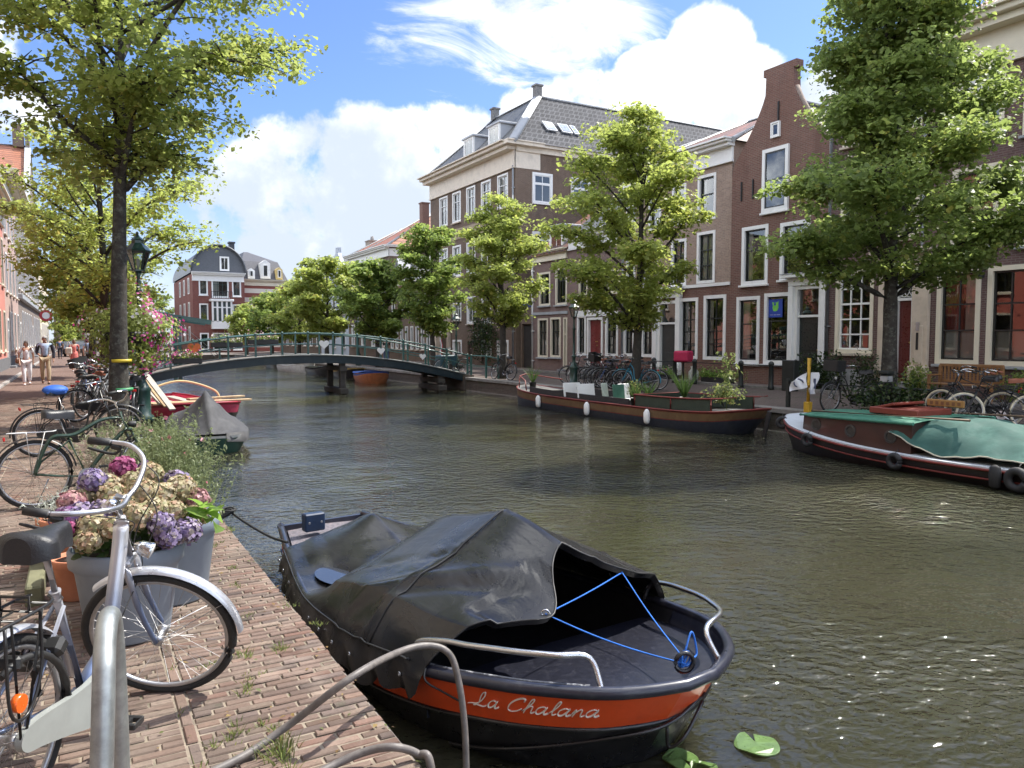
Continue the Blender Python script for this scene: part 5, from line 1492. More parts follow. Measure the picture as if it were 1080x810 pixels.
    if bars == 'dutch':
        half = [top+Vector((.045, 0, .015)), top+Vector((.05, .09, .03)), top+Vector((.03, .20, .075)), top+Vector((-.05, .275, .085)), top+Vector((-.14, .295, .065)), top+Vector((-.235, .29, .045))]
    else:
        half = [top+Vector((.06, 0, .02)), top+Vector((.06, .12, .03)), top+Vector((.03, .22, .05)), top+Vector((-.04, .29, .05)), top+Vector((-.15, .32, .04))]
    L_ = catmull(half, 5); Rr = [Vector((p.x, -p.y, p.z)) for p in L_]
    b.tube([top, top+Vector((.05, 0, .015))], .017, seg)
    b.tube(Rr[::-1]+L_[1:], .0112, seg)
    b.v = [tuple(st(p)) for p in b.v]
    hb = b.build('handlebar', bar_m, rt)
    for side in (L_, Rr):
        g = MB(); a_, b_ = side[-1], side[-6] if bars == 'dutch' else side[-4]; d_ = (a_-b_)
        g.tube([b_, b_+d_*.1, b_+d_*.5, a_+d_*.03], [.0155, .0175, .0185, .0165], 10)
        g.v = [tuple(st(p)) for p in g.v]; g.build('grip', grip, hb)
        if fine:
            q = MB(); s_ = 1 if side is L_ else -1; p0 = b_+Vector((.02, 0, -.015))
            q.box(p0, (.05, .03, .032), bev=.008); q.tube(catmull([p0+Vector((.02, s_*.005, -.01)), p0+Vector((-.01, s_*.01, -.05)), p0+Vector((-.12, s_*.012, -.055))], 4), [.007]*8+[.005], 6)
            q.v = [tuple(st(p)) for p in q.v]; q.build('brake_lever', plast, hb)
    # bell / cables
    if fine:
        q = MB(); q.lathe([(0, .022), (.014, .02), (.024, .01), (.026, 0)], st(top+Vector((.02, -.13, .055))), 14); q.build('bell', chrome, hb)
        q = MB()
        for s_ in (-1, 1):
            q.tube(catmull([st(top+Vector((-.02, s_*.24, .06))), st(top+Vector((.12, s_*.16, .02))), st(top+Vector((.10, s_*.05, -.15))), ax(.36)+Vector((.04, s_*.03, 0)), Vector((.72, s_*.02, .5))], 6), .0028, 5)
        q.tube(catmull([st(top+Vector((.03, .12, .03))), st(top+Vector((.16, .07, -.08))), st(ax(.45)+Vector((.07, 0, 0)))], 6), .0028, 5)
        q.build('cable', plast, rt)
    # saddle
    s = MB(); sx, sz = stop.x-.03, saddle_h+.03; rows = []
    prof = [(.145, .018, -.002), (.13, .028, .008), (.07, .036, .012), (0, .06, .012), (-.06, .098, .016), (-.10, .112, .024), (-.135, .095, .026), (-.15, .05, .012)]
    for (x, hw, dz_) in prof:
        row = []
        for j in range(13):
            a = PI*j/12
            row.append((sx+x, hw*math.cos(a), sz+dz_-.075+.08*math.sin(a)**.55-(0 if 0 < j < 12 else .012)))
        rows.append(row)
    s.grid(rows, 0, flip=True)
    s.poly(rows[0]); s.poly(rows[-1][::-1])
    s.poly([r_[0] for r_ in rows][::-1]+[r_[-1] for r_ in rows], 0)
    so = s.build('saddle', saddle_mat, rt)
    q = MB()
    for s_ in (-1, 1):
        q.tube(catmull([(sx+.11, s_*.012, sz-.04), (sx+.02, s_*.02, sz-.065), (sx-.06, s_*.035, sz-.065), (sx-.12, s_*.06, sz-.035)], 4), .0045, 5)
        for k_ in range(4): q.lathe([(.016, 0), (.016, .006)], (sx-.10, s_*.055, sz-.065+k_*.009), 8)
    q.box((sx-.01, 0, sz-.07), (.05, .05, .03), bev=.005); q.build('saddle_rail', alloy, so)
    if rack:
        q = MB(); zr = 2*r+.075; w_ = .065
        for s_ in (-1, 1):
            q.tube(catmull([(.20, s_*.03, zr+.01), (.15, s_*w_, zr), (-.10, s_*w_, zr), (-.22, s_*w_*.9, zr)], 4), .006, 6)
            q.tube([(-.06, s_*(w_+.005), zr), (-.02, s_*.072, r)], .005, 6); q.tube([(.1, s_*(w_+.005), zr), (0, s_*.075, r+.02)], .005, 6)
            if fine: q.tube(catmull([(.08, s_*.075, zr), (.07, s_*.085, zr-.2), (-.0, s_*.085, zr-.32), (-.09, s_*.085, zr-.28), (-.10, s_*.075, zr)], 5), .006, 6)
        for x in (.15, .06, -.03, -.12, -.22): q.tube([(x, -w_, zr), (x, w_, zr)], .005, 6)
        if fine: q.tube([(.02, -.02, zr+.012), (-.2, -.02, zr+.012), (-.2, .02, zr+.012), (.02, .02, zr+.012)], .004, 6); q.tube([(.06, -.05, zr), (.06, -.05, zr+.05), (.06, .05, zr+.05), (.06, .05, zr)], .006, 6)
        q.build('rack', rackm, rt)
    q = MB(); q.box((-.245 if rack else -r*.95, 0, 2*r+.02 if rack else r+.2), (.02, .09, .045), bev=.008); q.build('rear_light', redp, rt)
    if light:
        q = MB(); lp = ax(.47)+Vector((.075, 0, .01)); q.lathe([(.012, -.05), (.03, -.02), (.036, .02), (.038, .03)], lp, 14, 0, axis=(1, 0, -.1)); q.lathe([(.0, .036), (.025, .034), (.035, .03)], lp, 14, 1, axis=(1, 0, -.1)); q.tube([lp, ax(.44)], .006, 5, 0)
        q.v = [tuple(st(p)) for p in q.v]; q.build('headlight', [chrome if fine else plast, lens], rt)
    # drive
    if case:
        q = MB(); pts = []
        for i in range(13): a = PI/2-PI*i/12; pts.append((bb.x+.11*math.cos(a), -.05, bb.z+.11*math.sin(a)))
        for i in range(9): a = -PI/2-PI*i/8; pts.append((.0+.055*math.cos(a), -.05, r+.055*math.sin(a)))
        q.prism(pts[::-1], (0, -.022, 0)); q.build('chain_case', case_m, rt, fix=True)
    q = MB(); q.lathe([(.085, -.004), (.085, .004)], bb+Vector((0, -.045, 0)), 20, axis=(0, 1, 0))
    pe = []
    for s_ in (-1, 1):
        a = crank if s_ < 0 else crank+PI; e = bb+Vector((.17*math.cos(a), s_*.085, .17*math.sin(a)))
        q.tube([bb+Vector((0, s_*.05, 0)), bb+Vector((0, s_*.075, 0)), e], .0105, 6); pe.append((e, s_))
    co = q.build('crank', alloy, rt)
    for e, s_ in pe:
        p = MB(); c = e+Vector((0, s_*.055, 0))
        for dx_ in (-.032, .032): p.box(c+Vector((dx_, 0, 0)), (.018, .095, .026), bev=.004)
        p.box(c, (.05, .02, .018)); p.box(c+Vector((0, s_*.044, 0)), (.06, .008, .02)); p.box(c-Vector((0, s_*.044, 0)), (.06, .008, .02)); p.build('pedal', plast, co)
    q = MB(); q.tube([Vector((.12, .07, .28)), Vector((.02, .17, .03)), Vector((.05, .2, .012))], .008, 6); q.build('kickstand', alloy, rt)
    if basket:
        q = MB(); kind_, mt = basket
        c = ax(.64)+Vector((.24, 0, .02)); w2, d2, hh = .19, .14, .24
        if kind_ == 'crate':
            for s_ in (-1, 1): q.box(c+Vector((s_*d2, 0, hh/2)), (.015, 2*w2, hh)); q.box(c+Vector((0, s_*w2, hh/2)), (2*d2, .015, hh))
            q.box(c, (2*d2, 2*w2, .015))
        else:
            for kz in range(6): q.tube([c+Vector((-d2, -w2, hh*kz/5)), c+Vector((d2, -w2, hh*kz/5)), c+Vector((d2, w2, hh*kz/5)), c+Vector((-d2, w2, hh*kz/5))], .004, 4, closed=True)
            for i in range(8):
                for s_ in (-1, 1): q.tube([c+Vector((-d2+2*d2*i/7, s_*w2, 0)), c+Vector((-d2+2*d2*i/7, s_*w2, hh))], .003, 4); q.tube([c+Vector((s_*d2, -w2+2*w2*i/7, 0)), c+Vector((s_*d2, -w2+2*w2*i/7, hh))], .003, 4)
            q.box(c, (2*d2, 2*w2, .01))
        q.v = [tuple(st(p)) for p in q.v]
        q.build('basket', mt, rt)
    return rt
def place(o, x, y, rz, lean=0.0, z=0.0, scale=1.0):
    o.rotation_mode = 'XYZ'
    o.location = (x, y, z); o.rotation_euler = (lean, 0, rz); o.scale = (scale,)*3
    return o

# ---- the silver bicycle leaning on the hoop, nearest
silver = None
def fade_mat():
    m, t, b = new_mat('frame_silver_blue'); co = t.coord('Object'); x, y, z = t.xyz(co)
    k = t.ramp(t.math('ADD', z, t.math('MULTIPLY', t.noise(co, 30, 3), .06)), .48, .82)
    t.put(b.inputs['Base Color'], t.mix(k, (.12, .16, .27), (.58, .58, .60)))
    b.inputs['Metallic'].default_value = .55; b.inputs['Roughness'].default_value = .34; b.inputs['Coat Weight'].default_value = .3
    MATS['frame_silver_blue'] = m; return m
fm = fade_mat()
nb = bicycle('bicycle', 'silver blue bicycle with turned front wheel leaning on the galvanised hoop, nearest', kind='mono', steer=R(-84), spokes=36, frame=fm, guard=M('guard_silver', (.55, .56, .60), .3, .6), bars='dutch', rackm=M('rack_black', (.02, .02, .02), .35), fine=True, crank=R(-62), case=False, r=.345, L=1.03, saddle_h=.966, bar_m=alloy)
place(nb, -.26, 3.04, R(59.6), R(1.6), 0, 1.005)
q = MB()
pts = []
bbx, bbz = .46, .285
for i in range(17): a = PI*.5-PI*1.05*i/16; pts.append((bbx+.10*math.cos(a), -.055, bbz+.10*math.sin(a)))
pts += [tuple(p) for p in catmull([(.36, -.055, .20), (.22, -.055, .245), (.08, -.055, .285), (.0, -.055, .305), (-.03, -.055, .345), (.0, -.055, .385), (.10, -.055, .39), (.25, -.055, .375), (.36, -.055, .372)], 4)]
q.prism(pts, (0, -.025, 0)); cc = q.build('chain_guard', M('guard_grey_cream', (.27, .285, .27), .45, var=.1, dirt=(.3, .3, .27)), nb, fix=True)
q = MB(); a0 = Vector((0, 0, .345))
for s_ in (-1, 1):
    q.tube([a0+Vector((.275*math.cos(a), s_*.055, .275*math.sin(a))) for a in np.linspace(R(5), R(110), 10)], .013, 7)
q.box(a0+Vector((.22, 0, .235)), (.07, .15, .06), bev=.015, rot=Matrix.Rotation(R(-40), 3, 'Y')); q.build('frame_lock', plast, nb)
q = MB(); q.lathe([(.03, -.012), (.03, .012)], (-.05, -.085, .50), 12, axis=(0, 1, 0)); q.build('side_reflector', orangep, nb)
q = MB(); q.box((-.02, -.03, .62), (.03, .09, .05), bev=.01, rot=Matrix.Rotation(R(15), 3, 'Y')); q.build('pump', plast, nb)
text_mesh('frame_lettering', 'CITY', .05, M('print_dark', (.05, .05, .12), .5), nb, (0, 0, 0), (0, 0, 0), .001) if False else None

# ---- galvanised hoop it leans on
galv = M('galvanised', (.34, .36, .355), .45, .75, var=.22, vscale=14, dirt=(.20, .21, .20), dscale=10, damt=.6)
hp = tag(MB().tube(catmull([(.088, 2.84, -.05), (.086, 2.83, .4), (.082, 2.81, .66), (.074, 2.76, .79), (.062, 2.66, .83), (.048, 2.55, .79), (.038, 2.46, .66), (.018, 2.38, .3), (.006, 2.33, -.05)], 8), .031, 18).build('bicycle_hoop', galv), 'galvanised tube bicycle hoop standing in the brick pavement, front left', 'bicycle stand')

# ---- green bicycle behind the pots
blue_cover = M('saddle_cover_blue', (.02, .10, .42), .6, var=.2, bump=.5, bscale=30)
gb_ = bicycle('bicycle', 'dark green bicycle with thick hoop frame and white carrier behind flower pots', kind='cargo', steer=R(25), spokes=28, frame=M('frame_green', (.018, .045, .030), .35, coat=.3), rackm=M('rack_white', (.7, .7, .7), .4), r=.345, case=False, bars='dutch')
place(gb_, -.40, 8.95, R(4), R(-5))

# ---- copies for the crowds
grp_l, grp_r = 'bicycles parked along the near quay', 'bicycles parked on the far quay'
gents = bicycle('bicycle', 'black bicycle with cream tyres, nearest on the far quay', grp_r, 'gents', R(8), spokes=20, tyre=M('tyre_cream', (.62, .56, .42), .7, var=.1), saddle_mat=M('saddle_brown', (.22, .07, .035), .5), grip=MATS['saddle_brown'] if 'saddle_brown' in MATS else rubber)
oma = bicycle('bicycle', 'black step through bicycle with cream tyres left of the nearest cream tyred one', grp_r, 'oma', R(-22), spokes=20, tyre=MATS['tyre_cream'])
crate = bicycle('bicycle', 'black bicycle with front crate near the yellow mast', grp_r, 'oma', R(30), spokes=20, basket=('crate', plast))
plain = bicycle('bicycle', 'lone black bicycle standing at the far bridge end', grp_r, 'gents', R(-12), spokes=20)
stepb = bicycle('bicycle', 'teal blue step through bicycle before the tree and tan house', grp_r, 'oma', R(18), spokes=20, frame=M('frame_teal', (.02, .17, .26), .35), guard=MATS['frame_teal'])
p_ = at_z(1040, 448, 0)
gy = at_z(1019, 447, 0)
place(gents, 15.05, 7.45, R(122), R(8)); 
place(oma, 15.45, 8.15, R(112), R(-8))
place(crate, 15.95, 11.2, R(150), R(7))
place(plain, 15.25, 27.1, R(100), R(7))
place(stepb, 15.6, 18.8, R(108), R(6))
vals = {'frame_black': None}
blk = ['frame_black']
def recol(**kw): return kw
cm = {n: M(n, c, .35, coat=.2) for n, c in (('frame_grey', (.16, .17, .18)), ('frame_white', (.6, .6, .58)), ('frame_maroon', (.12, .02, .025)), ('frame_blue', (.03, .07, .2)), ('frame_olive', (.06, .07, .03)), ('frame_silver', (.42, .43, .45)))}
def more(src, label, x, y, rz, lean, col=None, grp=None, tyre=None, z=0.0, name='bicycle', guard=None):
    ov = {}
    if col: ov['frame_black'] = cm[col]
    if guard: ov['guard_black'] = guard
    if src is stepb and col: ov = {'frame_teal': cm[col]}
    ov['tyre_cream'] = tyre or tyre_m
    c = copy_tree(src, None, ov); c['label'] = label; c['group'] = grp or grp_r
    return place(c, x, y, rz, lean, z)
more(gents, 'black bicycle right of the lamp at the low houses, leaning on others', 16.9, 22.6, R(165), R(6))
more(oma, 'grey step through bicycle before the dark red double door', 16.7, 22.0, R(160), R(-8), 'frame_grey')
more(plain, 'white framed bicycle at the left end of the crowded row', 16.9, 23.6, R(170), R(9), 'frame_white')
more(oma, 'maroon step through bicycle in the middle of the crowded row', 16.6, 21.4, R(168), R(5), 'frame_maroon')
more(plain, 'black bicycle turned outward in the crowded row by the lamp', 16.3, 22.4, R(120), R(-6))
more(gents, 'dark blue bicycle standing left of the tree in the crowded row', 16.5, 20.9, R(155), R(9), 'frame_blue')
more(crate, 'black bicycle with crate in the crowded row', 16.8, 21.8, R(150), R(-5))
more(oma, 'olive step through bicycle behind the teal blue one', 16.5, 20.1, R(140), R(7), 'frame_olive')
more(plain, 'silver bicycle before the white columned doorway', 16.6, 19.6, R(150), R(-6), 'frame_silver')
more(gents, 'black bicycle half hidden by the tree trunk at the tan house', 16.2, 20.4, R(120), R(6))
more(plain, 'grey bicycle at the outer edge of the crowded row', 15.9, 21.3, R(100), R(8), 'frame_grey')
more(oma, 'black step through bicycle nearest the barge planks', 16.0, 20.2, R(98), R(-8))
more(plain, 'dark bicycle leaning beside the cream tyred ones, partly behind them', 15.95, 8.35, R(130), R(9))
more(oma, 'teal bicycle parked on the bridge railing end', 14.9, 30.6, R(176), R(5), 'frame_olive', z=.12)
# near quay bunch behind the banded tree
more(oma, 'black bicycle with chrome guards left of the banded tree', -.05, 17.9, R(20), R(8), None, grp_l)
more(plain, 'bicycle with pale tyres standing tight behind the banded tree', .1, 18.7, R(60), R(-7), 'frame_silver', grp_l)
more(gents, 'grey bicycle in the bunch left of the lamp post', .3, 19.3, R(75), R(7), 'frame_grey', grp_l)
more(oma, 'blue step through bicycle in the bunch left of the lamp post', .1, 20.4, R(80), R(-5), 'frame_blue', grp_l)
more(plain, 'black bicycle deep in the bunch along the left quay', .35, 21.5, R(85), R(7), None, grp_l)
more(crate, 'bicycle with front crate deep in the bunch along the left quay', .2, 22.8, R(88), R(-4), None, grp_l)
more(gents, 'white bicycle farthest in the bunch along the left quay', .35, 24.4, R(84), R(6), 'frame_white', grp_l)
more(plain, 'dark bicycle right of the lamp post beside the pink boat', .88, 16.55, R(84), R(6), None, grp_l)
bs = bicycle('bicycle', 'black bicycle wearing a bright blue saddle cover before the banded tree', grp_l, 'oma', R(-15), spokes=24, saddle_mat=saddle_m)
place(bs, -.5, 12.9, R(14), R(5))
q = MB(); q.sphere((.20, 0, .965), .17, 14, 9, sc=(1, .78, .42)); q.box((.20, 0, .935), (.26, .2, .05), bev=.02); q.build('saddle_cover', blue_cover, bs)
# ================================================================ boats (local x runs aft from the bow, y to port, z from the water line)
navy = M('boat_navy', (.018, .020, .034), .32, coat=.25, dirt=(.08, .08, .085), dscale=9, damt=.35)
hullblk = M('hull_black', (.012, .012, .014), .3, coat=.25, dirt=(.035, .035, .036), dscale=3, damt=.5)
orng = M('hull_orange', (.72, .085, .018), .38, var=.06, dirt=(.45, .06, .02), dscale=5, damt=.35, coat=.15)
def vinyl_mat():
    m, t, b = new_mat('tarp_vinyl'); co = t.coord()
    x, y, z = t.xyz(co)
    n1 = t.noise(co, 2.2, 5, .55, .8); n2 = t.noise(t.comb(t.math('MULTIPLY', x, 1.2), t.math('MULTIPLY', y, 4.5), z), 3.0, 4, .5, 1.2); n3 = t.noise(co, 260, 2)
    c = t.mix(t.ramp(n1, .35, .7), (.012, .012, .013), (.024, .024, .0255))
    c = t.mix(t.ramp(t.noise(co, 1.1, 7, .7), .5, .7, 0, .45), c, (.06, .058, .054))
    t.put(b.inputs['Base Color'], c); t.put(b.inputs['Roughness'], t.ramp(n1, .2, .8, .20, .36))
    h = t.math('ADD', t.math('MULTIPLY', n2, .22), t.math('ADD', t.math('MULTIPLY', n1, .7), t.math('MULTIPLY', n3, .008)))
    t.put(b.inputs['Normal'], t.bump(h, .4, .03)); MATS['tarp_vinyl'] = m; return m
vinyl = vinyl_mat()
def interp(tab): 
    xs = [a for a, _ in tab]; ys = [b for _, b in tab]
    def f(s): 
        # smooth interpolation through the table
        s = max(xs[0], min(xs[-1], s)); i = max(0, min(len(xs)-2, int(np.searchsorted(xs, s, 'right'))-1))
        t_ = (s-xs[i])/(xs[i+1]-xs[i]); m0 = (ys[i+1]-ys[max(0, i-1)])/(xs[i+1]-xs[max(0, i-1)]); m1 = (ys[min(i+2, len(xs)-1)]-ys[i])/(xs[min(i+2, len(xs)-1)]-xs[i])
        d = xs[i+1]-xs[i]; 
        return (2*t_**3-3*t_**2+1)*ys[i]+(t_**3-2*t_**2+t_)*d*m0+(-2*t_**3+3*t_**2)*ys[i+1]+(t_**3-t_**2)*d*m1
    return f
class Hull:
    def __init__(s, L, beam, sheer, rake=.5, tumble=.86, blunt=0.0):
        s.L = L; s.b = interp(beam); s.sh = interp(sheer); s.rake = rake; s.tu = tumble
    def pt(s, x, side, dz, out=0.0):
        """point on the outer skin dz below the sheer at station x"""
        zs = s.sh(x); z = zs-dz
        q = max(0.0, dz/zs)
        xe = max(0.0, x)
        # the stem falls back with depth
        shift = s.rake*q*max(0, 1-xe/(.45*s.L))
        bb = s.b(xe)*(1-(1-s.tu)*min(q, 1.6)**2.1)
        return Vector((xe+shift, side*(bb+out), z))
    def skin(s, mb, rows, mats, n=44, x1=None, close_stern=True):
        """rows: depth below the sheer of each seam; mats: material of each strip"""
        x1 = x1 or s.L
        xs = [x1*(i/n)**1.35 for i in range(n+1)]
        for side in (1, -1):
            g = [[s.pt(x, side, d if d >= 0 else s.sh(x)+(-d)) for d in rows] for x in xs]
            mb.grid(g, mfun=lambda i, j: mats[j], flip=side > 0)
        # blunt stem and stern
        for x, fl in ((0, 1), (x1, 0)):
            for j in range(len(rows)-1):
                d0, d1 = [d if d >= 0 else s.sh(x)-d for d in rows[j:j+2]]
                p = [s.pt(x, 1, d0), s.pt(x, -1, d0), s.pt(x, -1, d1), s.pt(x, 1, d1)]
                mb.poly(p if fl else p[::-1], mats[j])
    def edge(s, x0, x1, side, out=0, dz=0, n=40, up=0): return [s.pt(x0+(x1-x0)*(i/n), side, dz, out)+Vector((0, 0, up)) for i in range(n+1)]
    def rail(s, mb, r, mi=0, out=.0, dz=0.0, n=44, up=0.0, x0=0.0, x1=None, flat=1.0):
        x1 = x1 or s.L
        xs = [x0+(x1-x0)*(i/n)**1.3 for i in range(n+1)]
        a = [s.pt(x, 1, dz, out)+Vector((0, 0, up)) for x in xs][::-1]; b = [s.pt(x, -1, dz, out)+Vector((0, 0, up)) for x in xs]
        mb.tube(a+b, r, 8, mi, flat=flat)
    def deck(s, mb, x0, x1, dz, mi=0, inn=.02, n=14, m=8):
        rows = []
        for i in range(n+1):
            x = x0+(x1-x0)*i/n; a = s.pt(x, 1, dz, -inn); b = s.pt(x, -1, dz, -inn)
            rows.append([a.lerp(b, j/m)+Vector((0, 0, .02*(1-abs(2*j/m-1)))) for j in range(m+1)])
        mb.grid(rows, mi, flip=False)
    def inner(s, mb, x0, x1, depth, mi=0, inn=.05, n=20):
        for side in (1, -1):
            g = [[s.pt(x0+(x1-x0)*i/n, side, 0, -inn), s.pt(x0+(x1-x0)*i/n, side, depth*.6, -inn-.01), s.pt(x0+(x1-x0)*i/n, side, depth, -inn-.12)] for i in range(n+1)]
            mb.grid(g, mi, flip=side < 0)
        g = [[s.pt(x0+(x1-x0)*i/n, 1, depth, -inn-.12), s.pt(x0+(x1-x0)*i/n, -1, depth, -inn-.12)] for i in range(n+1)]
        mb.grid(g, mi, flip=False)

# ---------------------------------------------------------------- the near motor boat
H1 = Hull(4.75, [(0, .10), (.06, .26), (.16, .44), (.36, .63), (.6, .77), (1.15, .93), (1.8, .99), (2.6, .95), (3.6, .74), (4.75, .43)], [(0, .53), (.5, .50), (1.15, .42), (1.8, .36), (3, .34), (4.75, .44)], rake=.30, tumble=.92)
bt = thing('motor_boat', 'black motor boat with orange band lettered La Chalana under a black tarpaulin', 'boat', (2.69, 2.83, WZ), R(97.2))
mb = MB(); H1.skin(mb, [0, .035, .225, .25, .34, -.001, -.12], [0, 1, 0, 2, 2, 2], n=60)
mb.build('hull', [navy, orng, hullblk], bt)
mb = MB(); H1.inner(mb, .9, 4.7, .34, 0, .05); mb.build('cockpit', M('boat_inside', (.012, .012, .015), .6), bt)
mb = MB(); H1.deck(mb, .03, 1.15, .10, 0, .03)
a, b_ = H1.pt(1.15, 1, .10, -.03), H1.pt(1.15, -1, .10, -.03)
mb.poly([a, b_, b_-Vector((0, 0, .2)), a-Vector((0, 0, .2))]); mb.build('foredeck', M('deck_speckled', (.008, .009, .017), .4, var=.3, vscale=40, dirt=(.06, .06, .075), dscale=22, damt=.3), bt)
mb = MB()
for side in (1, -1): mb.grid([[H1.pt(x, side, -.01, -.012), H1.pt(x, side, .03, -.045), H1.pt(x, side, .13, -.05)] for x in np.linspace(0, 4.75, 60)], flip=side < 0)
xl = 4.725; mb.poly([H1.pt(xl, 1, -.005, -.02), H1.pt(xl, -1, -.005, -.02), H1.pt(xl, -1, .2, -.02), H1.pt(xl, 1, .2, -.02)]); mb.poly([H1.pt(xl, 1, -.005, -.02), H1.pt(xl, -1, -.005, -.02), H1.pt(4.76, -1, -.005, -.02), H1.pt(4.76, 1, -.005, -.02)])
mb.build('inner_lining', navy, bt)
mb = MB(); H1.deck(mb, 3.7, 4.74, .05, 0, .03); mb.build('stern_deck', M('deck_mauve', (.12, .11, .125), .7, var=.4, vscale=40, dirt=(.25, .20, .21), dscale=18, damt=.7), bt)
mb = MB(); H1.rail(mb, .034, 0, 0, .0, up=.0, n=60); H1.rail(mb, .014, 1, .004, .237, n=60)
mb.build('rubbing_strake', [navy, hullblk], bt)
# worn pale edge of the gunwale
wm = M('worn_edge', (.04, .045, .06), .5, dirt=(.55, .56, .58), dscale=14, damt=.95)
mb = MB(); mb.tube(H1.edge(.25, 1.5, 1, -.02, -.028, 30), .010, 5); mb.build('gunwale_wear', wm, bt)
# grab rails
for sd_, xa, xb in ((1, 1.32, .22), (-1, 1.22, .10)):
    P0 = H1.pt(xa, sd_, 0, -.05); P1 = H1.pt(xb, sd_, 0, -.05)
    pts = [P0+Vector((.02, 0, -.02)), P0+Vector((-.03, 0, .10)), P0+Vector((-.10, 0, .155))]
    for i in range(1, 6): pts.append(H1.pt(xa-.1+(xb+.18-xa+.1)*i/5, sd_, 0, -.05)+Vector((0, 0, .165)))
    pts += [P1+Vector((.10, 0, .13)), P1+Vector((.0, 0, -.02))]
    mb = MB(); mb.tube(catmull(pts, 5), .0165, 10); mb.build('grab_rail', M('stainless', (.6, .6, .6), .22, .95, var=.08), bt)
# bow eye, knot, chain
mb = MB(); c = Vector((.10, 0, H1.sh(0)+.055)); mb.tube([c+Vector((.035*math.cos(a)*.6, .045*math.cos(a), .05*math.sin(a))) for a in np.linspace(0, 2*PI, 16)[:-1]], .012, 8, closed=True); mb.build('bow_eye', hullblk, bt)
mb = MB(); c = Vector((-.015, .03, .30)); pts = [Vector((.02, .12*math.cos(a)+.0, .36-.16*math.sin(a)-.03*a)) for a in np.linspace(0, PI, 10)]
mb.tube(catmull([H1.pt(.02, -1, .16, .02), H1.pt(0, 1, .24, .02)+Vector((-.03, 0, 0)), H1.pt(.12, 1, .30, .02), H1.pt(.5, 1, .40, .02), H1.pt(1.0, 1, .47, .02)], 6), .011, 6); mb.tube(catmull([H1.pt(0, 1, .24, .02)+Vector((-.03, 0, 0)), H1.pt(0, 1, .36, .03)+Vector((-.10, -.02, 0)), H1.pt(0, 1, .30, .03)+Vector((-.12, -.08, 0)), H1.pt(0, -1, .18, .03)+Vector((-.02, 0, 0))], 6), .010, 6); mb.build('mooring_chain', hullblk, bt)
# --- tarpaulin
hc = interp([(.65, .28), (.9, .44), (1.15, .57), (1.6, .69), (2.1, .61), (2.55, .50), (2.85, .27), (3.1, .19), (3.35, .24), (3.62, .31), (3.85, .24), (4.1, .12), (4.3, .05)])
hs = interp([(.65, .16), (1.15, .22), (1.65, .27), (2.2, .23), (2.6, .16), (2.9, .05), (3.3, .04), (4.3, .03)])
fs = interp([(-1.0, 1.10), (-.75, 1.0), (-.4, .98), (-.12, 1.02), (0, 1.08), (.15, 1.0), (.32, .80), (.45, .74), (.62, .87), (.8, .97), (1.0, 1.10)])
def tarp_pt(t_, w_, noise=True):
    f0 = fs(w_); s = f0+(4.0-f0)*t_
    aw = abs(w_); C_, S_ = hc(s), hs(s)
    # taut tent: straight panels from the ridge to the side crease, then down to the gunwale
    if aw < .82: h_ = C_+(S_-C_)*(aw/.82)-.05*(C_-S_)*math.sin(PI*aw/.82)
    else: h_ = S_*(1-((aw-.82)/.18))**.8 if aw < 1 else 0
    if w_ > 0 and s < 1.1 and .2 < aw < .7: h_ -= .03
    h_ -= .11*math.exp(-((s-3.08)/.30)**2-((w_-.68)/.20)**2)
    if noise:
        h_ += .003*math.sin(9*s+7*w_)+.004*math.sin(21*w_+5*s)*(1 if aw > .5 else .2)+.010*math.exp(-((w_+.45+(s-1.65)*.35)/.03)**2)*(1 if s < 2.5 else 0)+.010*math.exp(-((w_-.30-(s-1.65)*.5)/.025)**2)*(1 if 1.65 < s < 2.6 else 0)-.012*math.exp(-((w_-.38-(s-1.65)*.28)/.04)**2)*(1 if 1.65 < s < 2.6 else 0)
        # pulled folds running from the ridge end to the port corner
        h_ += .022*math.exp(-((w_-.62-(s-1.65)*.55)/.06)**2)*(1 if 1.0 < s < 2.1 else 0)-.018*math.exp(-((w_-.74-(s-1.65)*.5)/.05)**2)*(1 if 1.0 < s < 2.1 else 0)
        h_ += .02*math.exp(-((s-1.65-.12*w_)/.03)**2)+.016*math.exp(-((s-2.62)/.035)**2)*(1 if aw < .85 else 0)
    bb = H1.b(s); zz = H1.sh(s)+.03
    return Vector((s, w_*(bb+.03), zz+max(h_, 0)))
ws = sorted(set([round(x, 3) for x in np.linspace(-1, 1, 57)]+[-.82, .82]))
ts = np.linspace(0, 1, 90)
mb = MB(); rows = []
for t_ in ts:
    row = []
    # starboard skirt, top, port skirt
    p = tarp_pt(t_, -1); row += [p+Vector((0, -.035, -.16-.03*math.sin(t_*40))), p+Vector((0, -.035, -.06))]
    row += [tarp_pt(t_, w_) for w_ in ws]
    p = tarp_pt(t_, 1); dr = .13+.10*min(1, t_*3.0)+.03*math.sin(t_*37)+.02*math.sin(t_*81)
    row += [p+Vector((0, .03+.012*math.sin(t_*55), -.05)), p+Vector((0, .042+.02*math.sin(t_*60), -dr*.55)), p+Vector((0, .04+.028*math.sin(t_*63+1), -dr))]
    rows.append(row)
mb.grid(rows, 0, flip=True)
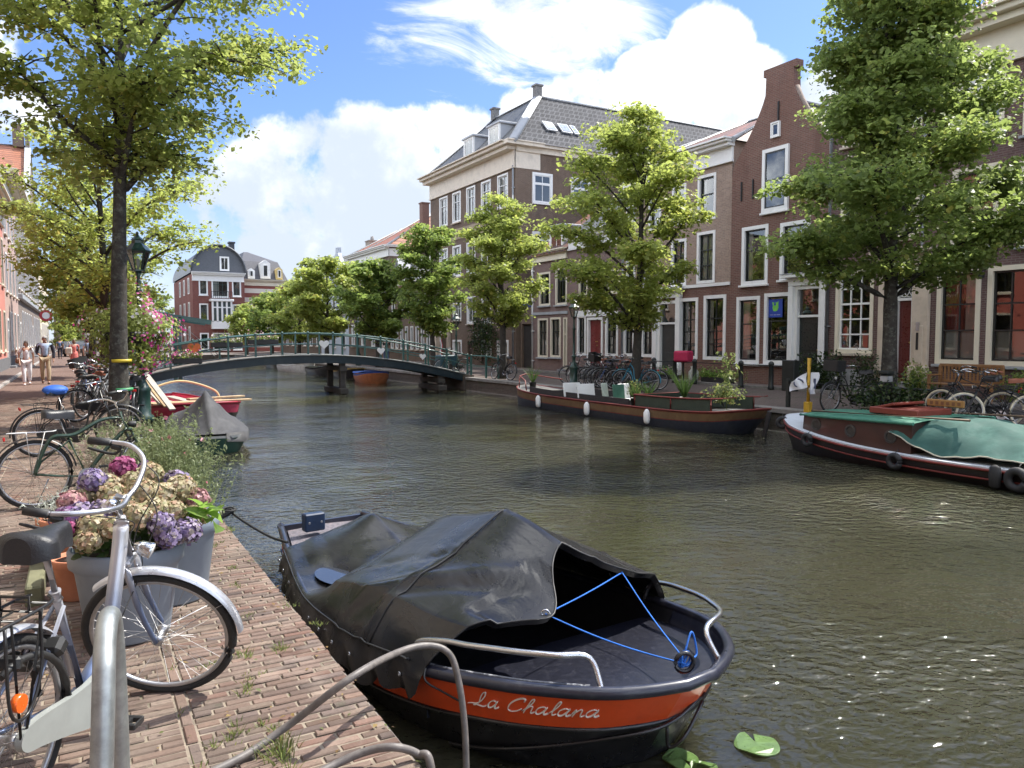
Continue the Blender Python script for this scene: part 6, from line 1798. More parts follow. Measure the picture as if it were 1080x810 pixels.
# hem along the front edge, folded under
fr0 = [tarp_pt(0, w_) for w_ in ws]
mb.grid([fr0, [p+Vector((.03, 0, -.035)) for p in fr0]], 0)
tp = mb.build('tarpaulin', vinyl, bt, weld=False)
mb = MB(); mb.tube([p+Vector((-.004, 0, .004)) for p in fr0], .0055, 6)
mb.tube([tarp_pt((1.67-fs(w_))/(4.0-fs(w_)), w_)+Vector((0, 0, .006)) for w_ in np.linspace(-1, 1, 40)], .007, 5)
mb.tube([tarp_pt(t_, .985)+Vector((0, .02, -.01)) for t_ in np.linspace(.05, 1, 60)], .007, 5)
mb.build('seam', M('seam_black', (.02, .02, .021), .45), tp)
mb = MB(); e_ = tarp_pt(.012, .43); mb.tube([e_+Vector((.012*math.cos(a), .018*math.cos(a), .018*math.sin(a)+.006)) for a in np.linspace(0, 2*PI, 12)[:-1]], .005, 6, closed=True); mb.build('eyelet', chrome, tp)
for t_ in np.linspace(.06, .97, 11):
    p_ = tarp_pt(float(t_), 1)+Vector((0, .046+.014*math.sin(t_*60), -.062)); mb = MB(); mb.tube([p_+Vector((.010*math.cos(a), 0, .010*math.sin(a))) for a in np.linspace(0, 2*PI, 11)[:-1]], .0045, 5, closed=True); mb.build('eyelet', alloy, tp)
mb = MB(); mb.tube(catmull([tarp_pt(.0, 1), tarp_pt(0, 1)+Vector((-.05, .03, -.05)), H1.pt(.95, 1, .10, .02), H1.pt(.8, 1, .15, .015)], 5), .006, 5); mb.build('tie_cord', MATS['seam_black'], tp)
mb = MB(); pzc = tarp_pt((3.08-1.0)/3.0, .68).z+.028
pts = [Vector((3.08+.28*math.cos(a), H1.b(3.08)*.68+.15*math.sin(a), pzc)) for a in np.linspace(0, 2*PI, 24)[:-1]]; mb.poly(pts[::-1] if False else pts); mb.build('puddle', M('puddle_water', (.03, .03, .032), .02, var=.05, spec=1.0), tp)
rope_b = M('rope_blue', (.02, .16, .62), .7, bump=.5, bscale=300)
br = thing('blue_rope', 'thin blue rope tying the tarpaulin front to the bow ring of the boat', 'rope', (2.69, 2.83, WZ), R(97.2))
ring = Vector((.09, .0, H1.sh(0)+.05)); g2 = tarp_pt(0, -.46)+Vector((0, 0, -.02))
def sag(a, b, s_, n=14): return [a.lerp(b, i/n)-Vector((0, 0, s_*math.sin(PI*i/n))) for i in range(n+1)]
mb = MB(); mb.tube(sag(e_, ring, .025), .0042, 6); mb.tube(sag(g2, ring+Vector((.01, -.01, .01)), .02), .0042, 6); mb.tube(sag(e_, g2, .01), .0042, 6); mb.build('line', rope_b, br)
mb = MB()
for k_ in range(4): mb.tube([ring+Vector((.02+.02*k_/3+.02*math.cos(a), -.02+.03*math.cos(a+k_), .01+.035*math.sin(a))) for a in np.linspace(0, 2*PI, 12)[:-1]], .006, 5, closed=True)
mb.tube(catmull([ring+Vector((.03, -.02, .03)), ring+Vector((.05, -.10, .13)), ring+Vector((.03, -.12, .02)), ring+Vector((.02, -.07, .0))], 6), .0055, 5); mb.build('knot', rope_b, br)
bx = thing('control_box', 'small dark blue box bolted on the stern of the boat under tarpaulin', 'box', Vector((2.69, 2.83, WZ)), R(97.2))
c = Vector((4.45, .22, H1.sh(4.45)+.09)); mb = MB(); mb.box(c, (.10, .20, .17), bev=.012); mb.build('case', M('box_blue', (.012, .03, .07), .45), bx)
mb = MB()
for s_ in (-.06, .06): mb.lathe([(.012, 0), (.010, .008)], c+Vector((-.05, s_, 0)), 8, axis=(-1, 0, 0))
mb.build('bolt', alloy, bx)
# lettering on the orange band, painted strokes following the hull
def arc_table(side, dz):
    xs = np.linspace(0, 2.2, 400); P = [H1.pt(float(x), side, dz) for x in xs]; d = [0]
    for a, b in zip(P[:-1], P[1:]): d.append(d[-1]+(b-a).length)
    return xs, np.array(d)
AX, AD = arc_table(1, .1)
def on_band(l, dz, out): 
    x = float(np.interp(l, AD, AX)); return H1.pt(x, 1, dz, out)
STR = {  # handwriting strokes in units of the x height
 'L': ([[(-.55, .12), (-.2, .22), (.1, .25), (.45, .55), (.62, 1.25), (.55, 1.75), (.38, 1.7), (.32, 1.2), (.36, .5), (.2, .1), (.0, .05), (.1, .18), (.45, .08), (.85, .0), (1.05, .15)]], 1.15),
 'a': ([[(.62, .85), (.35, .95), (.1, .7), (.05, .3), (.2, .02), (.42, .12), (.62, .6), (.68, .92)], [(.66, .85), (.62, .3), (.72, .02), (.95, .2)]], .95),
 'C': ([[(1.05, 1.35), (1.0, 1.68), (.7, 1.72), (.3, 1.35), (.08, .75), (.15, .2), (.5, .0), (.85, .15), (1.1, .45)]], 1.2),
 'h': ([[(.0, .2), (.3, .8), (.48, 1.5), (.4, 1.78), (.28, 1.6), (.22, .9), (.16, 0)], [(.18, .4), (.4, .85), (.58, .85), (.62, .4), (.68, .02), (.9, .2)]], .92),
 'l': ([[(.0, .2), (.3, .8), (.45, 1.5), (.36, 1.78), (.24, 1.5), (.2, .6), (.3, .05), (.55, .2)]], .58),
 'n': ([[(.02, .2), (.15, .85), (.2, .7), (.16, .0)], [(.18, .45), (.42, .9), (.58, .8), (.62, .3), (.7, .02), (.92, .2)]], .94)}
mb = MB(); xh = .050; cur = 0.0; LTOT = 0; seq = ['L', 'a', ' ', 'C', 'h', 'a', 'l', 'a', 'n', 'a']
for ch in seq: LTOT += .75 if ch == ' ' else STR[ch][1]
L0 = 1.09; base = .150    # starts aft and runs towards the bow
for ch in seq:
    if ch == ' ': cur += .62; continue
    for st_ in STR[ch][0]:
        pts = [(cur+px_+py_*.12, py_) for px_, py_ in st_]
        sp = catmull([Vector((a, b, 0)) for a, b in pts], 5)
        mb.tube([on_band(L0-p.x*xh*1.5, base-p.y*xh, .0025) for p in sp], .0062, 5, flat=.5)
    cur += STR[ch][1]
mb.build('lettering', M('letter_cream', (.92, .88, .80), .5, var=.05), bt)

# ---------------------------------------------------------------- hoses / mooring cables on the quay
hose = M('hose_grey', (.13, .115, .105), .5, var=.25, vscale=20, dirt=(.22, .19, .16), dscale=12)
A_ = at_z(228, 812, .025); 
pk = [A_, at_z(300, 768, .08), at_y(370, 715, 3.05), at_y(420, 688, 3.3), at_y(452, 681, 3.35), at_y(474, 690, 3.32), at_y(484, 720, 3.28), at_y(490, 765, 3.24), at_y(492, 815, 3.2)]
pk = [Vector(p) for p in pk]; pk.insert(0, A_+Vector(((A_-pk[1]).x, (A_-pk[1]).y, 0)).normalized()*.8)
pk[0].z = .025
mb = MB(); mb.tube(catmull(pk, 10), .0165, 10); tag(mb.build('mooring_hose', hose), 'stiff grey cable arching from the quay over the boat into the water', 'cable')
pk = [at_z(300, 835, .02), at_z(350, 808, .03), at_z(385, 793, .06), at_z(415, 788, .08), at_z(440, 795, .03), at_y(455, 812, 2.75), at_y(462, 850, 2.72)]
pk = [Vector(p) for p in pk]; pk[-1].z = -.55
mb = MB(); mb.tube(catmull(pk, 10), .0165, 10); tag(mb.build('mooring_hose', hose), 'short grey cable curling over the quay edge, lowest in the picture', 'cable')
mr = [at_z(243, 540, .05), at_z(262, 553, -.02), at_z(285, 566, -.06), at_z(303, 572, -.05)]
ro = tag(MB().tube(catmull(mr, 8), .012, 7).build('mooring_rope', M('rope_black', (.02, .02, .02), .8)), 'black rope from the quay ring to the stern of the boat under tarpaulin', 'rope')
c = at_z(238, 543, .03)
mb = MB()
for k_ in range(5): mb.tube([Vector((c.x-.05+.05*k_*.4+.06*math.cos(a), c.y+.09*math.sin(a), .03+.012*k_)) for a in np.linspace(0, 2*PI, 14)[:-1]], .012, 6, closed=True)
tag(mb.build('rope_coil', MATS['rope_black']), 'small coil of black rope on the quay edge beside the herb tub', 'rope')

# ---------------------------------------------------------------- covered grey boat on the near quay
greycl = M('tarp_grey', (.050, .050, .054), .75, var=.2, bump=.35, bscale=14, dirt=(.085, .085, .085), dscale=3)
H2 = Hull(5.0, [(0, .22), (.08, .52), (.5, .68), (1.5, .76), (3, .7), (4.3, .45), (5.0, .05)], [(0, .36), (2, .33), (5, .46)], rake=.1, tumble=.85)
b2 = thing('covered_boat', 'small dark green boat under a pitched grey cover beside the pink one', 'boat', (2.22, 15.7, WZ), R(86))
mb = MB(); H2.skin(mb, [0, .05, .2, -.001, -.1], [0, 1, 1, 1], n=30); mb.build('hull', [M('trim_white', (.5, .5, .48), .6), M('boat_green', (.02, .06, .045), .45), hullblk], b2)
mb = MB(); rows = []
for i in range(31):
    s = 5.0*i/30; rh_ = interp([(0, .03), (.35, .28), (1.0, .72), (1.35, .80), (2.0, .68), (3.6, .42), (5, .1)])(s); row = []
    for j in range(25):
        w_ = -1+2*j/24; aw = abs(w_)
        h_ = rh_*(1-aw)**1.0-.06*math.sin(PI*aw)+.012*math.sin(17*w_+6*s)+.01*math.sin(31*w_)
        row.append((s, w_*(H2.b(s)+.05), H2.sh(s)+.04+max(h_, 0)))
    row = [(s, -(H2.b(s)+.06), H2.sh(s)-.12-.03*math.sin(s*9))]+row+[(s, H2.b(s)+.06, H2.sh(s)-.12-.03*math.sin(s*8))]
    rows.append(row)
mb.grid(rows, flip=True); mb.build('cover', greycl, b2)
# ---------------------------------------------------------------- pink work boat with planks
pink = M('boat_pink', (.55, .05, .12), .5, var=.12, dirt=(.35, .05, .08), dscale=3)
H3 = Hull(6.2, [(0, .15), (.15, .6), (.7, 1.0), (1.8, 1.2), (4, 1.15), (5.4, .9), (6.2, .55)], [(0, .62), (2, .46), (4.5, .42), (6.2, .50)], rake=.3, tumble=.9)
b3 = thing('work_boat', 'open pink and crimson work boat loaded with timber near the bridge', 'boat', (2.85, 20.6, WZ), R(97))
mb = MB(); H3.skin(mb, [0, .06, .28, -.001, -.1], [0, 1, 2, 2], n=30); mb.build('hull', [M('boat_crimson', (.30, .02, .04), .5), pink, hullblk], b3)
mb = MB(); H3.inner(mb, .2, 6.1, .22, 0, .07); mb.build('deck', M('boat_pink_inside', (.60, .09, .17), .6, var=.15), b3)
mb = MB(); H3.rail(mb, .03, 0, 0, 0); mb.build('gunwale', MATS['boat_crimson'], b3)
wood = M('raw_timber', (.42, .30, .17), .7, var=.25, vscale=5); wood2 = M('timber_grey', (.40, .37, .32), .8, var=.2, vscale=5)
mb = MB(); mb.tube(catmull([H3.pt(2.8, 1, 0, -.1), H3.pt(2.8, 1, -.35, -.3), Vector((2.9, 0, 1.05)), H3.pt(2.9, -1, -.35, -.3), H3.pt(2.8, -1, 0, -.1)], 8), .03, 8); mb.build('hoop', M('ash_wood', (.55, .42, .2), .6), b3)
for i in range(6):
    o_ = thing('timber_plank', ('wide raw plank across the pink boat', 'second raw plank across the pink boat', 'narrow plank across the pink boat nearest the grey cover', 'grey board stacked along the pink boat', 'pale board lying along the pink boat', 'short orange tipped plank overhanging the pink boat')[i], 'plank', (2.85, 20.6, WZ), R(97))
    mb = MB(); z_ = .52+.0*i
    if i in (0, 1, 2): mb.box((.7+i*.42, -.05+.05*i, H3.sh(.7+i*.42)+.05+.012*i), (.26-.04*i, 2.5-.25*i, .045), bev=.006, rz=R(3-4*i))
    elif i < 5: mb.box((2.6, .45-.5*(i-3), .52+.0*i), (3.4, .24, .05), bev=.006, rz=R(2*i-8))
    else: mb.box((.35, -.3, H3.sh(.3)+.13), (.2, 1.5, .05), bev=.006, rz=R(12))
    mb.build('board', wood if i not in (3, 4) else wood2, o_)
for i, (y_, dx) in enumerate(((17.4, 0), (17.75, .10), (18.1, .18))):
    o_ = thing('timber_plank', ('greyed board leaning on the quay by the lamp post', 'raw board leaning on the quay between two others', 'long pale board leaning on the quay nearest the bridge')[i], 'plank', (0, 0, 0))
    mb = MB(); A_ = at_y(182-6*i, 432-3*i, y_+.4); B_ = at_y(153-3*i, 394+2*i, y_+1.6); mb.bar(A_, B_, .13, .035); mb.build('board', (wood2, wood, M('timber_pale', (.5, .47, .42), .8, var=.2))[i], o_)

# ---------------------------------------------------------------- long barge on the far quay
tan = M('barge_tan', (.15, .088, .042), .65, var=.2, dirt=(.07, .05, .03), dscale=3); redtr = M('barge_red', (.17, .028, .022), .6, var=.2, dirt=(.08, .03, .02), dscale=4)
dkgr = M('barge_green', (.03, .045, .032), .55, var=.15); tarry = M('barge_tar', (.028, .025, .026), .7, var=.2)
H4 = Hull(10.8, [(0, .12), (.12, .45), (.6, .72), (1.6, .88), (5, .92), (9.3, .86), (10.3, .6), (10.8, .22)], [(0, .62), (.8, .52), (2.5, .46), (8, .46), (10, .54), (10.8, .62)], rake=.5, tumble=.92)
b4 = thing('barge', 'long open tan barge with red lines, chairs and potted plants aboard', 'boat', (13.72, 12.55, WZ), R(90))
mb = MB(); H4.skin(mb, [0, .03, .05, .23, .25, -.001, -.1], [0, 1, 2, 1, 3, 3], n=40); mb.build('hull', [tarry, redtr, tan, M('barge_navy', (.025, .03, .045), .5, dirt=(.07, .07, .065), dscale=2)], b4)
mb = MB(); H4.inner(mb, .3, 10.7, .36, 0, .1); mb.build('hold', M('hold_dark', (.04, .035, .03), .8), b4)
mb = MB(); H4.rail(mb, .022, 0, .01, 0); mb.build('gunwale', redtr, b4)
for xa, xb in ((.05, 1.5), (9.2, 10.75)): mb = MB(); H4.deck(mb, xa, xb, .0, 0, .02); mb.build('end_deck', M('deck_grey', (.14, .135, .13), .8, var=.2), b4)
mb = MB()
for side in (1, -1): mb.grid([[H4.pt(x, side, 0, -.12)+Vector((0, 0, z_)) for z_ in (-.02, .17, .17)][:2] for x in np.linspace(3.9, 9.2, 12)], flip=side < 0); mb.grid([[H4.pt(x, side, 0, -.16)+Vector((0, 0, z_)) for z_ in (-.02, .17)] for x in np.linspace(3.9, 9.2, 12)], flip=side > 0); mb.grid([[H4.pt(x, side, 0, -.12)+Vector((0, 0, .17)), H4.pt(x, side, 0, -.16)+Vector((0, 0, .17))] for x in np.linspace(3.9, 9.2, 12)])
mb.build('coaming', tarry, b4)
mb = MB()
for side in (1, -1):
    g = [[H4.pt(x, side, 0, -.10)+Vector((0, 0, z_)) for z_ in (.0, .30)] for x in np.linspace(.9, 3.6, 8)]; mb.grid(g, flip=side < 0); g2_ = [[p+Vector((0, -side*.03, 0)) for p in r_] for r_ in g]; mb.grid(g2_, flip=side > 0)
a, b_ = H4.pt(3.6, 1, 0, -.10), H4.pt(3.6, -1, 0, -.10); mb.poly([a, b_, b_+Vector((0, 0, .3)), a+Vector((0, 0, .3))])
mb.build('side_panel', dkgr, b4)
mb = MB()
for side in (1, -1):
    mb.tube([H4.pt(x, side, 0, -.085)+Vector((0, 0, .31)) for x in np.linspace(.3, 3.65, 10)], .02, 6)
    for x in (.9, 2.2, 3.6): mb.tube([H4.pt(x, side, 0, -.085), H4.pt(x, side, 0, -.085)+Vector((0, 0, .31))], .018, 6)
mb.tube([H4.pt(3.62, 1, 0, -.085)+Vector((0, 0, .31)), H4.pt(3.62, -1, 0, -.085)+Vector((0, 0, .31))], .02, 6)
mb.build('red_rail', redtr, b4); mb = MB()
pts = [H4.pt(9.4, 1, 0, -.1)+Vector((0, 0, .02)), H4.pt(9.5, 1, 0, -.1)+Vector((0, 0, .34)), H4.pt(10.5, 1, 0, -.1)+Vector((0, 0, .36)), Vector((10.75, 0, 1.0)), H4.pt(10.5, -1, 0, -.1)+Vector((0, 0, .36)), H4.pt(9.5, -1, 0, -.1)+Vector((0, 0, .34))]
mb.tube(pts, .022, 6); mb.tube([H4.pt(10.3, 1, 0, -.1), H4.pt(10.3, 1, 0, -.1)+Vector((0, 0, .36))], .02, 6)
mb.build('red_rail', redtr, b4)
mb = MB(); mb.box((-.15, 0, .25), (.10, .06, .7), bev=.01, rot=Matrix.Rotation(R(-14), 3, 'Y')); mb.build('rudder', tarry, b4)
def fender(x, side, H, root, lab, k=1.0):
    p = H.pt(x, side, .05, .06); wv = root.matrix_basis @ p
    o = thing('fender', lab, 'fender', wv, root.rotation_euler.z, 'white fenders along the barge')
    mb = MB(); mb.lathe([(.02, -.36), (.07, -.33), (.085, -.25), (.085, -.06), (.05, .0), (.022, .03)], (0, 0, 0), 12); mb.build('body', white, o)
    mb = MB(); mb.tube([(0, 0, .02), (0, -side*.06, .12)], .01, 5); mb.build('cord', MATS['rope_black'], o)
for x, lab in ((2.9, 'white fender hanging on the barge nearest its green panel'), (5.6, 'white fender hanging on the barge at its middle'), (8.3, 'white fender hanging on the barge towards the bridge')): fender(x, 1, H4, b4, lab)
def bw(x, y, z, Rt=None): 
    Rt = Rt or b4; return Rt.matrix_basis @ Vector((x, y, z))
def folded_table(lab, x, y, col, cat='table', name='folding_table', h=.42):
    o = thing(name, lab, cat, bw(x, y, .46), R(90))
    mb = MB(); mb.box((0, 0, h/2+.02), (.04, .62, h), bev=.01, rot=Matrix.Rotation(R(10), 3, 'Y')); mb.build('top', col, o)
    mb = MB()
    for s_ in (-.2, .2): mb.tube([(.03, s_, .02), (.22, s_, h*.8)], .012, 6); 
    mb.tube([(.03, -.2, .03), (.03, .2, .03)], .012, 6); mb.build('leg_frame', alloy, o)
folded_table('white plastic table top standing on edge in the barge, left one', 7.0, .55, white); folded_table('white plastic table top standing on edge in the barge, right one', 6.3, .52, white)
def plastic_chair(lab, x, y, col, rz=0):
    o = thing('plastic_chair', lab, 'chair', bw(x, y, .16), R(90)+rz)
    mb = MB(); mb.box((0, 0, .36), (.4, .42, .03), bev=.01); mb.build('seat', col, o)
    mb = MB(); mb.box((.19, 0, .58), (.03, .42, .42), bev=.02, rot=Matrix.Rotation(R(8), 3, 'Y')); mb.build('backrest', col, o)
    for sx in (-.17, .17):
        for sy in (-.18, .18): q_ = MB(); q_.tube([(sx, sy, .35), (sx*1.15, sy*1.1, 0)], .018, 6); q_.build('leg', col, o)
plastic_chair('dark green plastic chair in the barge by the white tables', 4.7, .38, M('chair_green', (.05, .13, .09), .5)); plastic_chair('white plastic chair in the barge behind the green one', 4.95, .0, white)
plastic_chair('second white plastic chair deeper in the barge', 5.5, .2, M('chair_pale', (.5, .55, .48), .5), R(30))
pot_b = M('pot_black', (.02, .02, .021), .5)
def palm(lab, loc, h, n, seed, pot=True, mat='fresh', w=.012, cat='plant'):
    rr = np.random.default_rng(seed); o = thing('potted_palm', lab, cat, loc)
    if pot: q_ = MB(); q_.lathe([(.09, 0), (.13, .22), (.14, .22), (.125, .20), (0, .20)], (0, 0, 0), 14); q_.build('pot', pot_b, o)
    V = tuft(None, (0, 0, .2 if pot else 0), n, h, .02, rr, w, .75); V = np.array(V); m_ = len(V)//4; tt = np.zeros((m_, 3)); tt[:, 0] = rr.random(m_)
    quads_mesh('frond', V, np.repeat(tt, 4, axis=0), LM[mat], o)
palm('spiky potted palm on the far deck of the barge', bw(9.9, .2, .55), .55, 40, 71, mat='ivy2'); palm('spiky potted palm in the middle of the barge', bw(3.95, .55, .42), .5, 46, 72, mat='ivy2')
palm('low bushy palm between the chairs and coaming of the barge', bw(4.3, -.2, .4), .45, 50, 73, mat='ivy2')
palm('tall feathery palm behind the green panel of the barge', bw(2.5, .1, .52), .75, 110, 74, w=.007, mat='ivy2')
shrub('leafy_plant', 'broad leaved potted plant under the barge sapling', 'plant', bw(1.3, -.1, .62), (.85, .85, .5), 420, .09, 'weed', 75, 4)
shrub('leafy_plant', 'small green plant at the barge chairs', 'plant', bw(5.2, -.35, .45), (.6, .6, .55), 320, .08, 'weed', 76, 4)
o = thing('sapling', 'slender pale green sapling rising from the barge before the gable house', 'plant', bw(1.15, -.05, .55))
mb = MB(); mb.tube([(0, 0, -.2), (.02, .02, .6), (-.02, .0, 1.25)], [.016, .012, .006], 6); mb.build('stem', M('stem_green', (.12, .16, .05), .7), o)
rr = np.random.default_rng(77); n = 190; C = np.zeros((n, 3)); C[:, 2] = rr.uniform(.35, 1.35, n); C[:, :2] = rr.normal(0, .13, (n, 2)); tt = rr.random((n, 3)); tt[:, 1] *= .8
leaf_cloud('foliage', C, np.c_[C[:, :2]*3, np.ones(n)*.4]+rr.normal(0, .3, (n, 3)), rr.uniform(.07, .14, n), tt, LM['weed'], o, aspect=.5, seed=3)

# ---------------------------------------------------------------- tug with green tarpaulin
H5 = Hull(8.2, [(0, .25), (.1, .5), (.5, .85), (1.3, 1.1), (3, 1.22), (5.5, 1.2), (7.2, 1.0), (8.2, .5)], [(0, .66), (.7, .50), (2.5, .33), (5, .31), (7, .40), (8.2, .52)], rake=.2, tumble=.9)
b5 = thing('tug_boat', 'dark tug with brown portholed cabin and a green tarpaulin, white decks', 'boat', (13.4, 11.25, WZ), R(-93))
mb = MB(); H5.skin(mb, [0, .03, .055, .12, .18, .2, .24, -.001, -.1], [0, 1, 2, 2, 1, 2, 2, 3], n=40)
mb.build('hull', [M('tug_white', (.55, .56, .58), .5, var=.08, dirt=(.3, .3, .3)), redtr, M('tug_dark', (.022, .016, .018), .4, coat=.2), hullblk], b5)
mb = MB(); H5.deck(mb, .05, 8.15, -.0, 0, .0, 30); mb.build('deck', M('deck_white', (.60, .64, .68), .6, var=.08, dirt=(.35, .36, .36), dscale=3), b5)
mb = MB(); H5.rail(mb, .022, 0, .01, 0.045); H5.rail(mb, .016, 0, .012, .19); mb.build('rubbing_strake', redtr, b5)
brownc = M('cabin_brown', (.055, .024, .018), .35, coat=.3, var=.2, vscale=3, dirt=(.03, .02, .018))
mb = MB(); x0, x1 = .95, 3.4; rows = []
cabp = lambda x, s_, z_, inn: Vector((x, s_*(H5.b(x)-inn), z_))
zt_ = lambda x: .72+.03*x
for s_ in (1, -1):
    mb.grid([[cabp(x, s_, H5.sh(x)-.02, .14), cabp(x, s_, zt_(x), .17)] for x in np.linspace(x0, x1+.05, 12)], 0, flip=s_ > 0)
mb.poly([cabp(x0, 1, .4, .14), cabp(x0, -1, .4, .14), cabp(x0, -1, zt_(x0), .17), cabp(x0, 1, zt_(x0), .17)]); xe = x1+.05
mb.poly([cabp(xe, 1, .3, .14), cabp(xe, -1, .3, .14), cabp(xe, -1, zt_(xe), .17), cabp(xe, 1, zt_(xe), .17)][::-1])
cb = mb.build('cabin', brownc, b5)
mb = MB(); mb.grid([[cabp(x, 1-2*j/8, zt_(x)+.05*(1-(1-2*j/8)**2)+.005, .12 if True else 0)+Vector((0, 0, 0)) if abs(1-2*j/8) == 1 else Vector((x, (1-2*j/8)*(H5.b(x)-.12), zt_(x)+.06*(1-(1-2*j/8)**2)+.005)) for j in range(9)] for x in np.linspace(x0-.06, x1+.1, 10)], flip=True)
mb.tube([cabp(x, -1, zt_(x), .12) for x in np.linspace(x0-.06, x1+.1, 10)], .03, 6); mb.tube([cabp(x, 1, zt_(x), .12) for x in np.linspace(x0-.06, x1+.1, 10)], .03, 6); mb.build('roof', M('roof_green', (.05, .19, .125), .6, var=.15, dirt=(.03, .11, .08)), cb)
for x in (1.35, 2.2, 3.05):
    for s_ in (-1, 1):
        q_ = MB(); c = cabp(x, s_, (H5.sh(x)+zt_(x))/2, .155); q_.lathe([(.075, 0), (.12, 0), (.12, .02), (.08, .025), (.075, .008)], c, 16, 0, axis=(0, s_, 0), smooth=False); q_.lathe([(0, .006), (.078, .006)], c, 16, 1, axis=(0, s_, 0)); q_.build('porthole', [M('porthole_rim', (.09, .085, .08), .45, .6), M('porthole_glass', (.02, .022, .025), .06, spec=1)], cb)
mb = MB(); mb.box((2.55, .1, .92), (1.0, .95, .12), bev=.015); mb.box((2.3, .1, 1.0), (.5, .85, .05), bev=.01, rot=Matrix.Rotation(R(-14), 3, 'Y')); mb.build('hatch', M('hatch_red', (.20, .040, .026), .45, var=.1), b5)
mb = MB()
for yy_ in (-.7, .75): mb.tube([(1.0, yy_, zt_(1)+.07), (4.2, yy_, zt_(4)+.09)], .022, 7)
mb.build('boat_hook', M('hook_wood', (.14, .09, .05), .6), b5)
nb_ = thing('name_board', 'small carved ochre name board on the red hatch of the tug', 'sign', bw(3.0, .45, 1.0, b5), R(-93))
mb = MB(); mb.box((0, 0, .075), (.72, .03, .13), bev=.02); mb.build('board', M('board_ochre', (.30, .16, .05), .5), nb_)
mb = MB()
for k_ in range(6): mb.box((-.26+.105*k_, -.017, .075), (.06, .006, .06), bev=.002)
mb.build('carved_letter', M('carved_brown', (.16, .07, .03), .6), nb_)
# green tarpaulin
gt = M('tarp_green', (.026, .092, .076), .8, var=.16, vscale=2.5, bump=.45, bscale=9, dirt=(.06, .15, .12), dscale=2.5, damt=.6); mb = MB(); rows = []
hz_ = interp([(3.0, .84), (3.6, .90), (4.5, .86), (5.6, .64), (6.6, .46)])
for i in range(30):
    x = 3.05+3.55*i/29; row = []
    for j in range(29):
        w_ = -1.0+2*j/28; aw = abs(w_); lowz = H5.sh(x)+.07+max(0, (4.0-x))*.30-.05*math.sin(x*2.2)
        inn = .10+.10*max(0, (x-5.4))
        z_ = lowz+(hz_(x)-lowz)*(1-aw**(4.5 if x < 4.1 else 2.3))+.014*math.sin(9*w_+5*x)+.022*math.sin(13*x+3*w_)*aw+.02*math.exp(-((w_+.35-(x-4.5)*.2)/.05)**2)-.02*math.exp(-((w_+.62-(x-4.2)*.12)/.07)**2)+.014*math.exp(-((x-4.55)/.05)**2)-.05*math.sin(PI*((x-3.05)/3.55)*3)**2*(1-aw)*.6
        row.append((x, w_*(H5.b(x)-inn), max(z_, lowz)))
    rows.append(row)
mb.grid(rows, flip=True); mb.build('tarpaulin', gt, b5)
mb = MB(); mb.tube([Vector(r_[0]) for r_ in rows], .012, 5); mb.tube([Vector(r_[-1]) for r_ in rows], .012, 5); mb.tube([Vector(p) for p in rows[-1]], .015, 5); mb.build('edge_rope', M('rope_pale', (.45, .42, .33), .9), b5)
tyre_f = M('fender_rubber', (.02, .02, .021), .7, var=.2)
for x, k_, lab in ((.15, .7, 'black tyre fender at the far end of the tug'), (1.3, .72, 'black tyre fender below the first porthole of the tug'), (3.3, .78, 'black tyre fender below the cabin end of the tug'), (5.3, .98, 'large black tyre fender below the green tarpaulin')):
    c = H5.pt(x, -1, .12, .09); o = thing('tyre_fender', lab, 'fender', bw(c.x, c.y, c.z, b5), R(-93)+(R(38) if x < .5 else 0))
    q_ = MB(); q_.tube([(.13*k_*math.cos(a), 0, .13*k_*math.sin(a)) for a in np.linspace(0, 2*PI, 22)[:-1]], .062*k_, 9, closed=True); q_.build('tyre', tyre_f, o)
    q_ = MB(); q_.tube([(0, 0, .16*k_), (0, .1, .24*k_)], .01, 5); q_.build('cord', MATS['rope_black'], o)
c = H5.pt(4.98, -1, .1, .07); o = thing('fender_bag', 'long black fender beside the large tyre on the tug', 'fender', bw(c.x, c.y, c.z, b5), R(-93)); q_ = MB(); q_.lathe([(.02, -.20), (.07, -.16), (.08, 0), (.07, .12), (.02, .16)], (0, 0, 0), 12, sx=1.2, sy=.7); q_.build('body', tyre_f, o)
fp_ = at_y(852, 431, 12.0); fp = thing('flag_pole', 'yellow mast with white flags at the far end of the tug', 'flag pole', (fp_.x, fp_.y, .0), R(0))
top_ = 1.25
mb = MB(); mb.tube([(0, 0, 0), (.02, 0, top_)], .045, 10); mb.box((0, 0, .12), (.14, .14, .25), bev=.01); mb.build('pole', M('pole_yellow', (.55, .33, .03), .5), fp)
for (dx, dy, h0, sgn) in ((-.42, .25, .62, 1), (.20, -.12, .62, 0)):
    rows = []; q_ = MB()
    for i in range(10):
        row = []
        for j in range(8):
            a, b_ = i/9, j/7
            if sgn: base = Vector((-.05-.30*a, .22*a, .92-.22*a)); row.append(base+Vector((.04*math.sin(a*7+b_*2), .05*math.sin(a*6+b_*3), -.34*b_*(1-.35*a))))
            else: row.append(Vector((.07+.16*a, -.08*a, .92))+Vector((.03*math.sin(b_*6)-.06*b_, .03*math.sin(b_*5+a*4), -.5*b_)))
        rows.append(row)
    q_.grid(rows, 0); 
    fl_ = q_.build('flag', M('flag_white', (.72, .72, .74), .8, var=.05), fp)
    q_ = MB(); 
    if sgn: q_.tube([Vector((-.22, .12, .68))+Vector((.08*math.cos(a), -.06*math.cos(a)-.03, .09*math.sin(a))) for a in np.linspace(0, PI*1.4, 12)], .016, 5)
    else: q_.bar((.12, -.075, .78), (.12, -.075, .55), .06, .01)
    q_.build('emblem', M('flag_print', (.10, .12, .2), .7), fl_)
